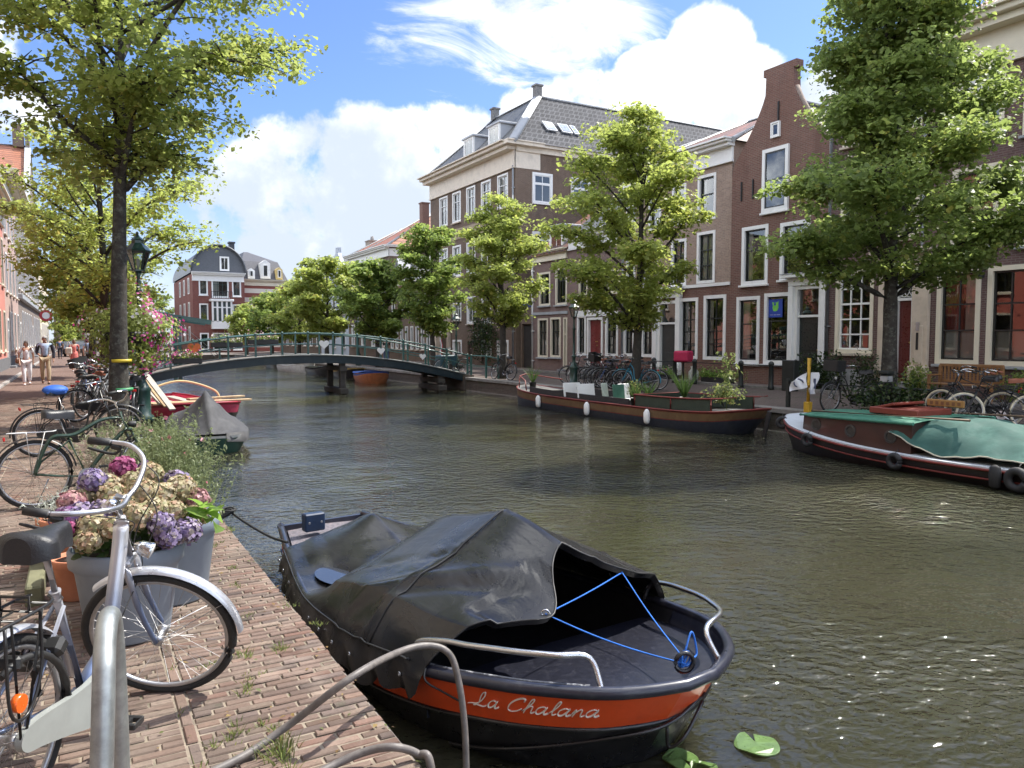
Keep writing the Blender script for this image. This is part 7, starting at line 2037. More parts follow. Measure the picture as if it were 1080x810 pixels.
# ---------------------------------------------------------------- boats beyond the bridge
def small_boat(lab, x, y, rz, L, col, inside, cover=None):
    H = Hull(L, [(0, .06), (.15, .4), (.25*L, .75), (.6*L, .82), (L, .55)], [(0, .62), (.4*L, .42), (L, .42)], rake=.3, tumble=.85)
    o = thing('rowing_boat', lab, 'boat', (x, y, WZ), rz); mb = MB(); H.skin(mb, [0, .07, .2, -.001, -.1], [0, 1, 1, 1], n=20); mb.build('hull', [inside, col], o)
    mb = MB(); H.inner(mb, .1, L-.05, .2, 0, .05, 10); mb.build('inside', inside, o)
    if cover: mb = MB(); H.deck(mb, .6, L-.3, -.06, 0, -.03); mb.build('cover', cover, o)
    else:
        mb = MB()
        for q_ in (.4, .65): mb.box((L*q_, 0, .34), (.25, 1.4, .04))
        mb.build('thwart', wood, o)
small_boat('white open boat moored beyond the bridge on the far side', 13.3, 50.5, R(95), 5.2, M('boat_white', (.6, .6, .6), .5), M('boat_white_in', (.45, .43, .4), .6))
small_boat('blue topped boat with orange wooden rim just beyond the bridge', 12.9, 36.2, R(80), 4.6, M('boat_wood', (.40, .14, .06), .5), M('boat_blue', (.03, .08, .30), .5), MATS['boat_blue'])
small_boat('dark boat with ochre edge moored behind the blue topped one', 13.6, 41.5, R(88), 5.0, hullblk, M('boat_ochre', (.35, .24, .08), .6))
small_boat('dark boat moored beyond the white open one', 13.5, 57.5, R(90), 5.0, hullblk, tarry)
small_boat('black boat under dark cover on the far side past the bridge pier', 13.4, 44.6, R(92), 4.8, hullblk, tarry, vinyl)
# ================================================================ foot bridge
brg = M('bridge_green', (.03, .095, .085), .4, coat=.15, var=.12, dirt=(.05, .07, .06), dscale=5, damt=.4)
brk = M('bridge_girder', (.006, .017, .024), .45, var=.15, dirt=(.04, .045, .045), dscale=2)
bz = lambda x: .06+.98*(1-((x-7.9)/7.1)**2)**1.0 if abs(x-7.9) < 7.1 else .06
BY0, BY1, BX0, BX1 = 30.2, 32.2, .85, 14.95
br_ = thing('foot_bridge', 'dark green arched footbridge with railings crossing the canal', 'bridge', (7.9, 31.2, 0))
def B(p): return (p[0]-7.9, p[1]-31.2, p[2])
xs = np.linspace(BX0, BX1, 41)
mb = MB(); mb.grid([[B((x, BY0+.1, bz(x))), B((x, BY1-.1, bz(x)))] for x in xs], flip=True); mb.grid([[B((x, BY0+.1, bz(x)-.08)), B((x, BY1-.1, bz(x)-.08))] for x in xs]); mb.build('deck', M('deck_planks', (.16, .14, .12), .9, var=.2), br_)
for y_ in (BY0, BY1):
    mb = MB()
    for a, b in zip(xs[:-1], xs[1:]):
        mb.hexa([B((a, y_-.05, bz(a)-.31)), B((b, y_-.05, bz(b)-.31)), B((b, y_+.05, bz(b)-.31)), B((a, y_+.05, bz(a)-.31)), B((a, y_-.05, bz(a)+.02)), B((b, y_-.05, bz(b)+.02)), B((b, y_+.05, bz(b)+.02)), B((a, y_+.05, bz(a)+.02))])
    mb.tube([B((x, y_-(.07 if y_ == BY0 else -.07), bz(x)+.01)) for x in xs], .035, 6, 1); mb.build('girder', [brk, M('girder_edge', (.16, .17, .165), .6)], br_, weld=True)
    mb = MB()
    for hh, rr in ((.86, .032), (.44, .022)): mb.tube([B((x, y_, bz(x)+hh)) for x in xs], rr, 7)
    mb.build('handrail', brg, br_)
    for x in np.linspace(BX0+.1, BX1-.1, 15):
        q = MB(); q.box(B((x, y_, bz(x)+.40)), (.07, .07, .92), bev=.008); q.lathe([(.05, 0), (.055, .03), (.03, .07), (0, .09)], B((x, y_, bz(x)+.86)), 8); q.build('post', brg, br_)
for x, lab in ((9.3, None), (13.6, None)):
    q = MB(); 
    for y_ in (BY0+.15, BY1-.15): q.box(B((x, y_, -.25)), (.22, .22, 2*(bz(x)-.4+.25)*.5+1.2), bev=.01)
    q.box(B((x, 31.2, bz(x)-.52)), (.3, 2.1, .18)); q.box(B((x, 31.2, -.42)), (.36, 2.3, .22), bev=.02); q.build('pier', M('pier_wood', (.05, .045, .04), .9, var=.3), br_)
q = MB(); q.box(B((.95, 31.2, -.3)), (.5, 2.3, .8)); q.build('abutment', qbrick, br_); q = MB(); q.box(B((14.85, 31.2, -.3)), (.5, 2.3, .8)); q.build('abutment', qbrick, br_)
# counterweight frame of the opening span
fr_ = thing('lift_frame', 'green drawbridge lifting frame with slanting balance beam at the left bridge end', 'drawbridge frame', (3.5, 33.0, 0))
zt = at_y(190, 336, 33.0).z
for y_ in (-.7, .9):
    q = MB(); q.box((-.02, y_, zt/2), (.13, .13, zt), bev=.01); q.build('post', brg, fr_)
for y_ in (-.7, .9): 
    q = MB(); q.bar((-.75, y_, zt+.14), (1.15, y_, zt-.16), .10, .18); q.build('balance_beam', brg, fr_)
q = MB(); q.box((0, .1, zt-.02), (.12, 1.7, .12)); q.box((-.55, .1, zt+.12), (.3, 1.6, .22), bev=.02); q.build('cross_beam', brg, fr_)
for y_ in (-.7, .9): q = MB(); q.tube([(.05, y_, zt-.25), (1.5, y_, .95)], .016, 5); q.build('tie_rod', M('rod_grey', (.4, .42, .42), .5, .5), fr_)
heart_w = M('heart_white', (.75, .74, .72), .5, var=.05)
def heart(lab, px, v, s, col, group='hearts on the bridge railing'):
    p = at_y(px, v, BY0-.07); o = thing('heart_sign', lab, 'heart', p, 0, group if group else None)
    pts = []
    for i in range(28):
        a = 2*PI*i/28; pts.append((16*math.sin(a)**3/17*s, 0, (13*math.cos(a)-5*math.cos(2*a)-2*math.cos(3*a)-math.cos(4*a))/17*s))
    q = MB(); q.prism(pts, (0, .05, 0)); q.build('panel', col, o, fix=True)
    q = MB(); q.tube([(0, .02, .4*s), (0, .04, .4*s+.12)], .012, 5); q.build('hanger', MATS['iron'], o)
heart('white heart on the bridge railing, largest and highest of them', 342, 363, .21, heart_w); heart('white heart low on the bridge railing beside a dark lamp post', 402, 370, .17, heart_w); heart('white heart hung on the railing nearest the parked bridge bicycle', 446, 376, .15, heart_w)
heart('orange heart on the bridge railing below the lifting frame', 205, 367, .24, M('heart_orange', (.60, .15, .03), .5), 'hearts on the bridge railing')
def flower_box(lab, p, L, rz, cols, seed, n=260, leaf='deep', group=None):
    o = thing('flower_box', lab, 'flower box', p, rz, group)
    q = MB(); q.box((0, 0, .1), (L, .22, .2), bev=.02); q.build('trough', pot_b, o)
    rr = np.random.default_rng(seed); C = np.c_[rr.uniform(-L/2, L/2, n), rr.normal(0, .12, n), .2+np.abs(rr.normal(0, .13, n))]; N = rr.normal(0, .5, (n, 3)); N[:, 2] += .8; tt = rr.random((n, 3)); tt[:, 1] *= .8
    leaf_cloud('foliage', C, N, rr.uniform(.06, .12, n), tt, LM[leaf], o, seed=seed)
    m = n//2; C = np.c_[rr.uniform(-L/2, L/2, m), rr.normal(0, .13, m), .26+np.abs(rr.normal(0, .13, m))]; N = rr.normal(0, .5, (m, 3)); N[:, 2] += .6
    leaf_cloud('blossom', C, N, rr.uniform(.05, .09, m), np.array(cols)[rr.integers(0, len(cols), m)], petal_mat('petal'), o, aspect=1, seed=seed+1)
pinkc = [(.6, .06, .28), (.7, .2, .4), (.75, .7, .7)]
flower_box('pink flower box on the bridge beside the orange heart', Vector((3.5, BY0+.0, bz(3.5)+.12)), 1.0, 0, pinkc, 101); flower_box('pale flower box on the railing left of the bridge middle', Vector((5.2, BY1, bz(5.2)+.45)), 1.2, 0, [(.6, .55, .45), (.7, .65, .6), (.5, .3, .3)], 102); flower_box('second pale flower box on the far railing', Vector((6.6, BY1, bz(6.6)+.45)), 1.2, 0, [(.6, .5, .45), (.65, .4, .42)], 103)
# approach railings at the far bridge end, container
o = thing('railing', 'green railing curving from the bridge onto the far quay', 'railing', (14.95, 30.2, 0))
for i, (x, y) in enumerate(((.05, -.05), (.35, -.9), (.45, -1.8))): q = MB(); q.box((x, y, .5), (.08, .08, 1.0), bev=.01); q.build('post', brg, o)
q = MB(); q.tube(catmull([(.05, 0, .95), (.35, -.9, .93), (.45, -1.8, .85)], 5), .03, 6); q.tube(catmull([(.05, 0, .5), (.35, -.9, .5), (.45, -1.8, .45)], 5), .02, 6); q.build('handrail', brg, o)
o = thing('bicycle_trailer_box', 'dark blue box trailer standing on the far bridge end', 'crate', (14.2, 31.0, bz(14.2)))
q = MB(); q.box((0, 0, .42), (.8, .6, .55), bev=.03); q.build('body', M('box_teal', (.02, .06, .08), .5), o); q = MB(); q.lathe([(.15, -.02), (.17, 0), (.15, .02)], (0, -.33, .17), 14, axis=(0, 1, 0)); q.build('wheel', tyre_m, o)
o = thing('flag', 'white and red flag hanging from a pole at the carved portal', 'flag', at_x(466, 352, FX-.5))
q = MB(); q.tube([(.5, 0, -.4), (-.1, .0, .25)], .03, 6); q.build('pole', white, o)
rows = [[Vector((-.05+.04*math.sin(j*1.3), -.16+.32*i/6+.03*math.sin(j*.9), .2-2.0*j/12)) for i in range(7)] for j in range(13)]
q = MB(); q.grid(rows, mfun=lambda i, j: 1 if j < 2 else 0); q.build('cloth', [M('flag_cloth', (.7, .7, .7), .8), M('flag_red', (.45, .04, .05), .8)], o)

# ================================================================ street lamps
lampm = M('lamp_green', (.012, .04, .032), .4, coat=.2)
def lamp(lab, x, y, zl, z0=0.0, s=1.0, mat=None):
    mat = mat or lampm; o = thing('street_lamp', lab, 'street lamp', (x, y, z0))
    q = MB(); q.lathe([(.20*s, 0), (.20*s, .12), (.15*s, .16), (.15*s, .62), (.17*s, .66), (.13*s, .72), (.075*s, .85), (.06*s, 1.0), (.085*s, 1.03), (.085*s, 1.08), (.05*s, 1.12), (.042*s, zl-.45), (.07*s, zl-.42), (.045*s, zl-.36), (.03*s, zl-.1), (.06*s, zl)], (0, 0, 0), 14)
    q.build('post', mat, o)
    q = MB(); b0, b1, hh = .10*s, .205*s, .36*s
    for i in range(6):
        a = 2*PI*i/6; q.bar((b0*math.cos(a), b0*math.sin(a), zl+.02), (b1*math.cos(a), b1*math.sin(a), zl+hh), .018, .018)
    q.lathe([(b0+.02, zl), (b0+.02, zl+.03)], (0, 0, 0), 6, smooth=False); q.lathe([(b1+.015, zl+hh-.01), (b1+.03, zl+hh+.02), (.10*s, zl+hh+.15*s), (.10*s, zl+hh+.20*s), (.115*s, zl+hh+.21*s), (.05*s, zl+hh+.27*s), (.02, zl+hh+.31*s), (.03, zl+hh+.34*s), (0, zl+hh+.37*s)], (0, 0, 0), 6, smooth=False)
    la = q.build('lantern', mat, o)
    q = MB(); q.lathe([(b0-.004, zl+.03), (b1-.008, zl+hh-.01)], (0, 0, 0), 6, smooth=False)
    q.v = q.v; q.build('glass', glass, la)
    q = MB(); q.lathe([(.02, zl+.05), (.035, zl+.14), (.03, zl+.24), (0, zl+.27)], (0, 0, 0), 8); q.build('bulb', M('bulb_pale', (.6, .58, .5), .3), la)
    return o
lamp('green street lamp with flower baskets behind the banded tree', 1.13, 17.3, 3.05, s=1.1)
lamp('dark street lamp at the far bridge end', 15.35, 32.4, 2.25, s=.95); lamp('dark street lamp before the low houses, above crowded bicycles', 15.5, 22.9, 2.45, s=.95); lamp('dark street lamp beyond the bridge, before the low brick house', 15.4, 46.8, 2.35, s=.95)
# hanging flower baskets round the near lamp
ob_ = thing('flower_basket', 'large ball of pink and white petunias on the near lamp post', 'flower basket', (1.0, 17.3, 0))
q = MB()
for a in (0, PI*.5, PI, PI*1.5): q.lathe([(.05, -.2), (.22, -.05), (.26, .08)], (.34*math.cos(a), .34*math.sin(a), 1.75), 12); q.tube([(.05*math.cos(a), .05*math.sin(a), 2.2), (.34*math.cos(a), .34*math.sin(a), 1.9)], .015, 5)
q.build('basket', pot_b, ob_)
rr = np.random.default_rng(88); n = 5200
d = rr.normal(size=(n, 3)); d /= np.linalg.norm(d, axis=1, keepdims=True); lump = .80+.12*np.sin(d[:, 0:1]*6+1)+.12*np.sin(d[:, 2:3]*7)
C = d*(rr.random((n, 1))**.35)*lump*np.array([.98, .98, 1.05]); C[:, 2] = C[:, 2]+1.85-.10*np.abs(C[:, 0]); N = d+rr.normal(0, .4, (n, 3)); N[:, 2] += .3; tt = rr.random((n, 3)); tt[:, 1] *= .85
leaf_cloud('foliage', C, N, rr.uniform(.05, .10, n), tt, LM['olive'], ob_, seed=4, droop=.6)
n = 900; d = rr.normal(size=(n, 3)); d[:, 2] -= .15; d /= np.linalg.norm(d, axis=1, keepdims=True); lump = .82+.12*np.sin(d[:, 0:1]*6+1)+.12*np.sin(d[:, 2:3]*7)
C = d*lump*rr.uniform(.92, 1.08, (n, 1))*np.array([.98, .98, 1.05]); C[:, 2] += 1.85-.10*np.abs(C[:, 0]); side = (d[:, 0] > .1)
col = np.where(rr.random((n, 1)) < np.where(side, .22, .5)[:, None], np.array([[.78, .74, .76]]), np.where(rr.random((n, 1)) < .5, np.array([[.50, .04, .22]]), np.array([[.58, .15, .34]])))
keep = rr.random(n) < np.where(side, 1, .45)
leaf_cloud('blossom', C[keep], (d+rr.normal(0, .3, (n, 3)))[keep], rr.uniform(.045, .08, n)[keep], col[keep], petal_mat('petal'), ob_, aspect=1.0, seed=5)

# ================================================================ pots and flowers on the near quay
potm = M('pot_blue_grey', (.22, .26, .31), .55, var=.08, dirt=(.15, .17, .19), dscale=3); terra = M('terracotta', (.50, .20, .11), .8, var=.15, dirt=(.35, .2, .15)); soil = M('soil', (.03, .022, .016), .95, var=.3)
def flower_pot(lab, x, y, r, h, mat, seg=28):
    o = thing('flower_pot', lab, 'flower pot', (x, y, .008))
    q = MB(); q.lathe([(r*.70, 0), (r*.72, .01), (r*.90, h*.76), (r*.93, h*.78), (r*.94, h*.80), (r*1.0, h*.82), (r*1.01, h*.98), (r*.99, h), (r*.93, h), (r*.91, h*.9)], (0, 0, 0), seg); q.build('body', mat, o)
    q = MB(); q.lathe([(r*.915, h*.9), (0, h*.92)], (0, 0, 0), seg); q.build('soil', soil, o)
    return o
flower_pot('large blue grey pot full of hydrangeas, nearest the silver bicycle', .22, 4.86, .30, .52, potm); flower_pot('second blue grey pot just behind, half hidden by the first', .50, 5.42, .30, .54, potm); flower_pot('terracotta pot with silvery herbs behind the hydrangeas', -.02, 6.35, .27, .42, terra)
flower_pot('small terracotta pot beside the blue grey pots on the left', -.03, 5.72, .16, .27, terra)
hy = thing('hydrangea', 'faded hydrangea bush in cream, mauve and pink filling both blue pots', 'hydrangea', (.25, 5.0, .5))
rr = np.random.default_rng(9)
def hb(px, v, y, r_, cols):
    return (at_y(px, v, y), r_, cols)
CRM = [(.50, .43, .26), (.42, .36, .20), (.54, .47, .33), (.30, .30, .14), (.44, .28, .18), (.36, .27, .16)]; MAU = [(.28, .21, .36), (.34, .27, .42), (.22, .17, .34), (.42, .36, .44), (.33, .28, .26)]; PUR = [(.22, .09, .23), (.30, .14, .28), (.30, .21, .32)]; MAG = [(.36, .07, .19), (.42, .13, .26), (.32, .06, .16)]; PNK = [(.46, .22, .25), (.50, .30, .30), (.42, .25, .22)]
heads = [hb(150, 520, 4.8, .10, CRM), hb(126, 535, 4.7, .09, CRM), hb(163, 538, 4.72, .095, CRM), hb(190, 515, 4.95, .10, CRM), hb(143, 545, 4.6, .095, CRM), hb(118, 522, 4.85, .085, CRM), hb(182, 540, 4.75, .085, CRM), hb(197, 560, 4.62, .09, MAU), hb(170, 553, 4.58, .08, MAU), hb(186, 508, 5.1, .09, MAU), hb(158, 500, 5.1, .085, CRM), hb(172, 522, 4.9, .09, CRM), hb(98, 508, 4.95, .085, MAU), hb(130, 493, 5.3, .085, MAG), hb(155, 496, 5.4, .07, PUR), hb(207, 527, 5.0, .085, PNK), hb(72, 548, 4.7, .09, PUR), hb(68, 562, 4.62, .08, MAG), hb(85, 543, 4.7, .085, MAU), hb(98, 555, 4.6, .09, CRM), hb(108, 540, 4.68, .085, MAU), hb(92, 570, 4.55, .08, CRM), hb(112, 512, 5.0, .085, CRM), hb(140, 510, 5.05, .085, CRM), hb(178, 566, 4.57, .08, MAU), hb(205, 545, 4.85, .085, CRM), hb(76, 530, 4.85, .08, PNK), hb(120, 558, 4.55, .085, CRM), hb(88, 525, 4.95, .085, CRM), hb(196, 532, 5.1, .09, CRM)]
hc0 = Vector((.25, 5.0, .5)); names_ = {id(CRM): 'cream', id(MAU): 'mauve', id(PUR): 'purple', id(MAG): 'magenta', id(PNK): 'dusty pink'}
for i, (c, r_, cols) in enumerate(heads):
    n = 230; d = rr.normal(size=(n, 3)); d[:, 2] += .25; d /= np.linalg.norm(d, axis=1, keepdims=True); bumpy = 1+.10*np.sin(9*d[:, 0:1]+i)*np.cos(8*d[:, 1:2])
    C = np.array(c-hc0)+d*(r_*.9)*bumpy*rr.uniform(.90, 1.04, (n, 1))*np.array([1, 1, .85]); N = d+rr.normal(0, .30, (n, 3)); col = np.array(cols)[rr.integers(0, len(cols), n)]*rr.uniform(.8, 1.15, (n, 1))
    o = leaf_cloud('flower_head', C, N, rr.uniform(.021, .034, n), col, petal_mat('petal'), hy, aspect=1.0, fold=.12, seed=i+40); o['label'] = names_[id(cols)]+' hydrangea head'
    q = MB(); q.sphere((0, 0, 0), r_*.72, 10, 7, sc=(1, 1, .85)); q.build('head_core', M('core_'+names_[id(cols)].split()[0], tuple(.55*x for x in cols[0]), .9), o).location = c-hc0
n = 300; C = np.clip(rr.normal(0, 1, (n, 3)), -1.5, 1.5)*np.array([.19, .24, .06])+np.array([0, 0, .10]); N = C*1.5+rr.normal(0, .4, (n, 3)); N[:, 2] += .9; tt = rr.random((n, 3)); tt[:, 1] *= .7
leaf_cloud('foliage', C, N, rr.uniform(.07, .11, n), tt, LM['ivy2'], hy, aspect=.62, seed=7, fine=True)
lf = at_y(215, 543, 4.75)-hc0; n = 16; C = np.array(lf)+rr.normal(0, .05, (n, 3)); N = rr.normal(0, .45, (n, 3)); N[:, 2] += 1; tt = rr.random((n, 3)); tt[:, 1] = 0
leaf_cloud('foliage', C, N, rr.uniform(.12, .17, n), tt, LM['fresh'], hy, aspect=.6, seed=8, fine=True)
for i in range(10): q = MB(); a = rr.uniform(0, 2*PI); q.tube([(.1*math.cos(a), .1*math.sin(a), -.05), (.2*math.cos(a), .2*math.sin(a), .15)], .006, 5); q.build('stem', M('stem_green', (.12, .16, .05), .7), hy)
# tall herb border, dry stalks, silver herb
def herb(name, lab, loc, n, h, spread, mat, seed, lean=.35, leaves=0, lsz=.03, flowers=None, w=.003):
    rr = np.random.default_rng(seed); o = thing(name, lab, 'plant', loc); V = []; LP = []
    for _ in range(n):
        a = rr.uniform(0, 2*PI); d = abs(rr.normal(0, 1))**.8; bx_, by_ = spread[0]*d*math.cos(a)*.55, spread[1]*d*math.sin(a)*.55; hh = h*rr.uniform(.55, 1.12)*(1-.18*d); a2 = rr.uniform(0, 2*PI); ln = lean*hh*rr.uniform(.1, 1)
        b = np.array([bx_, by_, 0]); tip = b+np.array([ln*math.cos(a2)+bx_*.35, ln*math.sin(a2)+by_*.35, hh]); m1 = b*.6+tip*.4+np.array([0, 0, .05*hh]); a3 = rr.uniform(0, PI); s = np.array([math.cos(a3), math.sin(a3), 0])*w
        V += [b-s, b+s, m1+s*.8, m1-s*.8, m1-s*.8, m1+s*.8, tip+s*.3, tip-s*.3]
        for k_ in range(leaves):
            q_ = rr.uniform(.25, 1); p = (b*(1-q_)+tip*q_)+np.array([0, 0, .05*hh*math.sin(PI*q_)]); LP.append(p)
    V = np.array(V); m_ = len(V)//4; tt = np.zeros((m_, 3)); tt[:, 0] = rr.random(m_); quads_mesh('stem', V, np.repeat(tt, 4, axis=0), LM[mat], o)
    if LP:
        LP = np.array(LP)+rr.normal(0, .012, (len(LP), 3)); k_ = len(LP); N = rr.normal(0, .8, (k_, 3)); N[:, 2] += .5; tt = rr.random((k_, 3)); tt[:, 1] *= .8
        leaf_cloud('foliage', LP, N, rr.uniform(.6, 1.3, k_)*lsz, tt, LM[mat], o, aspect=.35, seed=seed)
    if flowers: fl = LP[rr.random(len(LP)) < flowers[0]]; leaf_cloud('blossom', fl, rr.normal(0, 1, (len(fl), 3)), rr.uniform(.6, 1.2, len(fl))*flowers[1], np.array(flowers[2])[rr.integers(0, len(flowers[2]), len(fl))], petal_mat('petal'), o, aspect=1, seed=seed+2)
    return o
herb('herb_clump', 'tall feathery green herbs overhanging the quay edge behind hydrangeas', (.72, 7.45, 0), 420, 1.0, (.32, .9), 'herb', 91, .30, 22, .042, (.004, .05, [(.6, .15, .25), (.7, .35, .4)]))
herb('herb_clump', 'second clump of feathery herbs further along the quay edge', (.74, 8.7, 0), 220, .85, (.30, .75), 'herb', 92, .3, 20, .045, (.006, .05, [(.6, .15, .25), (.65, .3, .35)]))
herb('dry_stalks', 'dry grey branching stalks standing before the banded tree', (.28, 9.6, 0), 130, .95, (.40, .6), 'dry', 93, .4, 10, .035)
herb('silver_herb', 'silvery herb mound filling the terracotta pot', (-.02, 6.35, .38), 170, .24, (.22, .22), 'silver', 94, .6, 12, .035)
herb('herb_clump', 'low green herbs at the foot of the banded tree', (.55, 11.6, 0), 150, .6, (.5, 1.2), 'herb', 95, .4, 20, .055)
tb = thing('wooden_edging', 'mossy wooden plank edging the planting beside the terracotta pot', 'edging', (-.28, 6.75, 0)); q = MB(); q.box((0, 0, .06), (.10, 2.2, .14), bev=.012); q.build('board', M('mossy_wood', (.13, .13, .075), .9, var=.3, vscale=4), tb)
# lily pads
for i, (px, v, r_) in enumerate(((718, 802, .095), (798, 787, .12), (742, 812, .07))):
    c = at_z(px, v, WZ); o = thing('lily_pad', ('bright green lily pad close under the boat bow', 'round bright lily pad farther from the bow', 'folded lily pad at the picture edge')[i], 'lily pad', (c.x, c.y, WZ+.008), rng.uniform(0, 6))
    q = MB(); n = 26; pts = [(r_*.15, 0, 0)]+[(r_*(1+.04*math.sin(5*a))*math.cos(a), r_*(1+.04*math.sin(5*a))*math.sin(a), .008*math.sin(3*a)+(.05 if i == 2 and a > 4 else 0)) for a in np.linspace(.2, 2*PI-.2, n)]
    q.prism(pts, (0, 0, .006)); q.build('leaf', M('lily_leaf', (.10, .17, .05), .3, var=.25, vscale=20), o)
# ================================================================ far quay furniture
iron = MATS['iron']; bol = M('bollard_iron', (.02, .024, .022), .5)
def bollard(lab, x, y, z, h=.95, r_=.085):
    o = thing('bollard', lab, 'bollard', (x, y, z), 0, 'iron bollards along the far pavement'); q = MB(); q.lathe([(r_*1.2, 0), (r_*1.2, .1), (r_, .14), (r_*.9, h*.85), (r_*1.15, h*.87), (r_*1.1, h*.93), (r_*.5, h*.99), (0, h)], (0, 0, 0), 12); q.build('post', bol, o)
for (px, lab) in ((782, 'iron bollard at the wall left of the poster window'), (814, 'iron bollard at the wall under the poster window'), (712, 'iron bollard before the white columned doorway'), (733, 'iron bollard right of the white columned doorway'), (690, 'iron bollard between tree trunk and white columned doorway')):
    y_ = at_x(px, 357, 20.0).y; bollard(lab, 20.0, y_, 0)
o = thing('chain_rail', 'low iron rail linking bollards before the tan and gable houses', 'railing', (20.0, 22, 0)); q = MB(); q.tube([(0, at_x(690, 357, 20).y-22, .8), (0, at_x(782, 357, 20).y-22, .8), (0, at_x(828, 357, 20).y-22, .8)], .025, 6); q.build('bar', bol, o)
q = MB(); q.box((.1, at_x(832, 357, 20).y-22, .5), (.25, .5, 1.0), bev=.02); q.build('panel', bol, o)
o = thing('quay_rail', 'dark iron rail along the far quay behind the tug', 'railing', (15.35, 10, 0))
py = at_x(936, 357, 15.35).y
q = MB(); q.tube([(0, 3.2, .62), (0, py-10, .62), (0, -.9, .64)], .028, 6); q.build('bar', bol, o)
q = MB(); q.box((0, py-10, .45), (.17, .17, .95), bev=.02); q.box((0, py-10, .96), (.24, .24, .08), bev=.02); q.box((0, py-10, .82), (.18, .18, .12), 1); q.build('post', [bol, M('sticker_grey', (.4, .4, .4), .5)], o)
q = MB(); q.box((0, 3.2, .35), (.08, .08, .7)); q.build('post', bol, o)
# bench
bn = thing('bench', 'slatted wooden bench before the tall dark brick house', 'bench', (20.6, 11.75, .055), -PI/2); teak = M('teak', (.24, .12, .045), .6, var=.2, vscale=6)
q = MB()
for i in range(5): q.box((0, -.5+.1*i, .43), (1.75, .08, .03), bev=.006)
q.build('seat', teak, bn)
q = MB(); q.box((0, .03, .92), (1.7, .045, .09), bev=.015); q.box((0, .0, .5), (1.7, .04, .06))
for i in range(17): q.box((-.78+.0975*i, .02, .70), (.05, .02, .38))
q.build('backrest', teak, bn)
for sx in (-1, 1):
    for sy in (-.48, .02): q = MB(); q.box((sx*.82, sy, .32 if sy < 0 else .46), (.07, .07, .64 if sy < 0 else .92), bev=.008); q.build('leg', teak, bn)
    q = MB(); q.box((sx*.82, -.24, .66), (.09, .6, .04), bev=.012); q.build('armrest', teak, bn)
# planters and crates between the bollards
flower_box('dark trough of green plants before the white columned doorway', Vector((20.5, at_x(757, 357, 20.5).y, .06)), 1.5, PI/2, [(.1, .2, .04), (.3, .35, .1)], 111, 300, 'fresh')
flower_box('dark trough of pale flowers left of the crimson sack', Vector((20.5, at_x(704, 357, 20.5).y, .06)), 1.2, PI/2, [(.5, .35, .4), (.2, .3, .1)], 112, 260, 'fresh')
o = thing('sack', 'crimson square crate cover standing out before the tan house', 'crate', (20.15, at_x(721, 357, 20.15).y, .0), R(20)); q = MB(); q.box((0, 0, 1.02), (.5, .62, .42), bev=.06); q.build('cover', M('crimson_cloth', (.45, .02, .08), .7, var=.1), o); q = MB(); q.tube([(0, 0, .05), (0, 0, .85)], .04, 8); q.lathe([(.2, 0), (.2, .04), (.04, .07)], (0, 0, .0), 12); q.build('stand', bol, o)
o = thing('white_sack', 'pale sack leaning at the plant trough before the tan house', 'sack', (20.3, at_x(732, 357, 20.3).y, .05)); q = MB(); q.lathe([(.16, 0), (.22, .15), (.2, .4), (.1, .52), (.13, .6)], (0, 0, 0), 12, sx=1, sy=.8); q.build('bag', M('sack_pale', (.5, .5, .46), .9, bump=.4, bscale=12), o)
o = thing('mooring_post', 'crooked pale mooring hook on the far quay edge by the tug', 'mooring hook', (14.95, 6.75, 0)); q = MB(); q.tube(catmull([(0, 0, -.1), (0, .02, .3), (-.05, .1, .42), (.02, .2, .38), (.03, .2, .1)], 6), .025, 7); q.build('hook', M('hook_pale', (.5, .47, .38), .7), o)
o = thing('mooring_line', 'thick rope lying on the far quay edge above the tug', 'rope', (14.9, 7.4, .03)); q = MB(); q.tube(catmull([(0, -.6, .02), (.15, -.2, .02), (-.05, .2, .03), (.12, .6, .02), (0, 1.0, .02)], 6), .025, 7); q.build('line', M('rope_tan', (.2, .15, .08), .9), o)
# distant parked cars and bins of the left street
def far_car(lab, x, y, rz, col):
    o = thing('parked_car', lab, 'car', (x, y, 0), rz); q = MB()
    prof = [(-2.0, .35), (-2.05, .75), (-1.7, .92), (-.9, 1.0), (-.4, 1.42), (1.1, 1.45), (1.75, 1.0), (2.0, .85), (2.0, .35)]
    q.prism([(a, -.82, b) for a, b in prof], (0, 1.64, 0)); q.build('body', M('car_'+col[0], col[1], .25, coat=.8), o, fix=True)
    q = MB()
    for s_ in (-1, 1): q.prism([(-.75, s_*.825, 1.0), (-.35, s_*.825, 1.36), (1.05, s_*.825, 1.38), (1.5, s_*.825, 1.0)], (0, s_*.012, 0))
    q.poly([(-.88, -.7, 1.03), (-.88, .7, 1.03), (-.44, .66, 1.40), (-.44, -.66, 1.40)][::-1]); q.build('window', M('car_glass', (.02, .025, .03), .05, spec=1), o)
    for wx in (-1.25, 1.25):
        for s_ in (-1, 1): w_ = MB(); w_.lathe([(.2, -.1), (.32, -.1), (.32, .1), (.2, .1)], (wx, s_*.75, .32), 16, axis=(0, 1, 0)); w_.build('wheel', tyre_m, o)
far_car('dark parked car at the far end of the left street', -.2, 84, R(90), ('dark', (.03, .035, .04))); far_car('blue grey parked car beyond the dark one in the left street', -.1, 98, R(90), ('blue', (.06, .10, .2)))
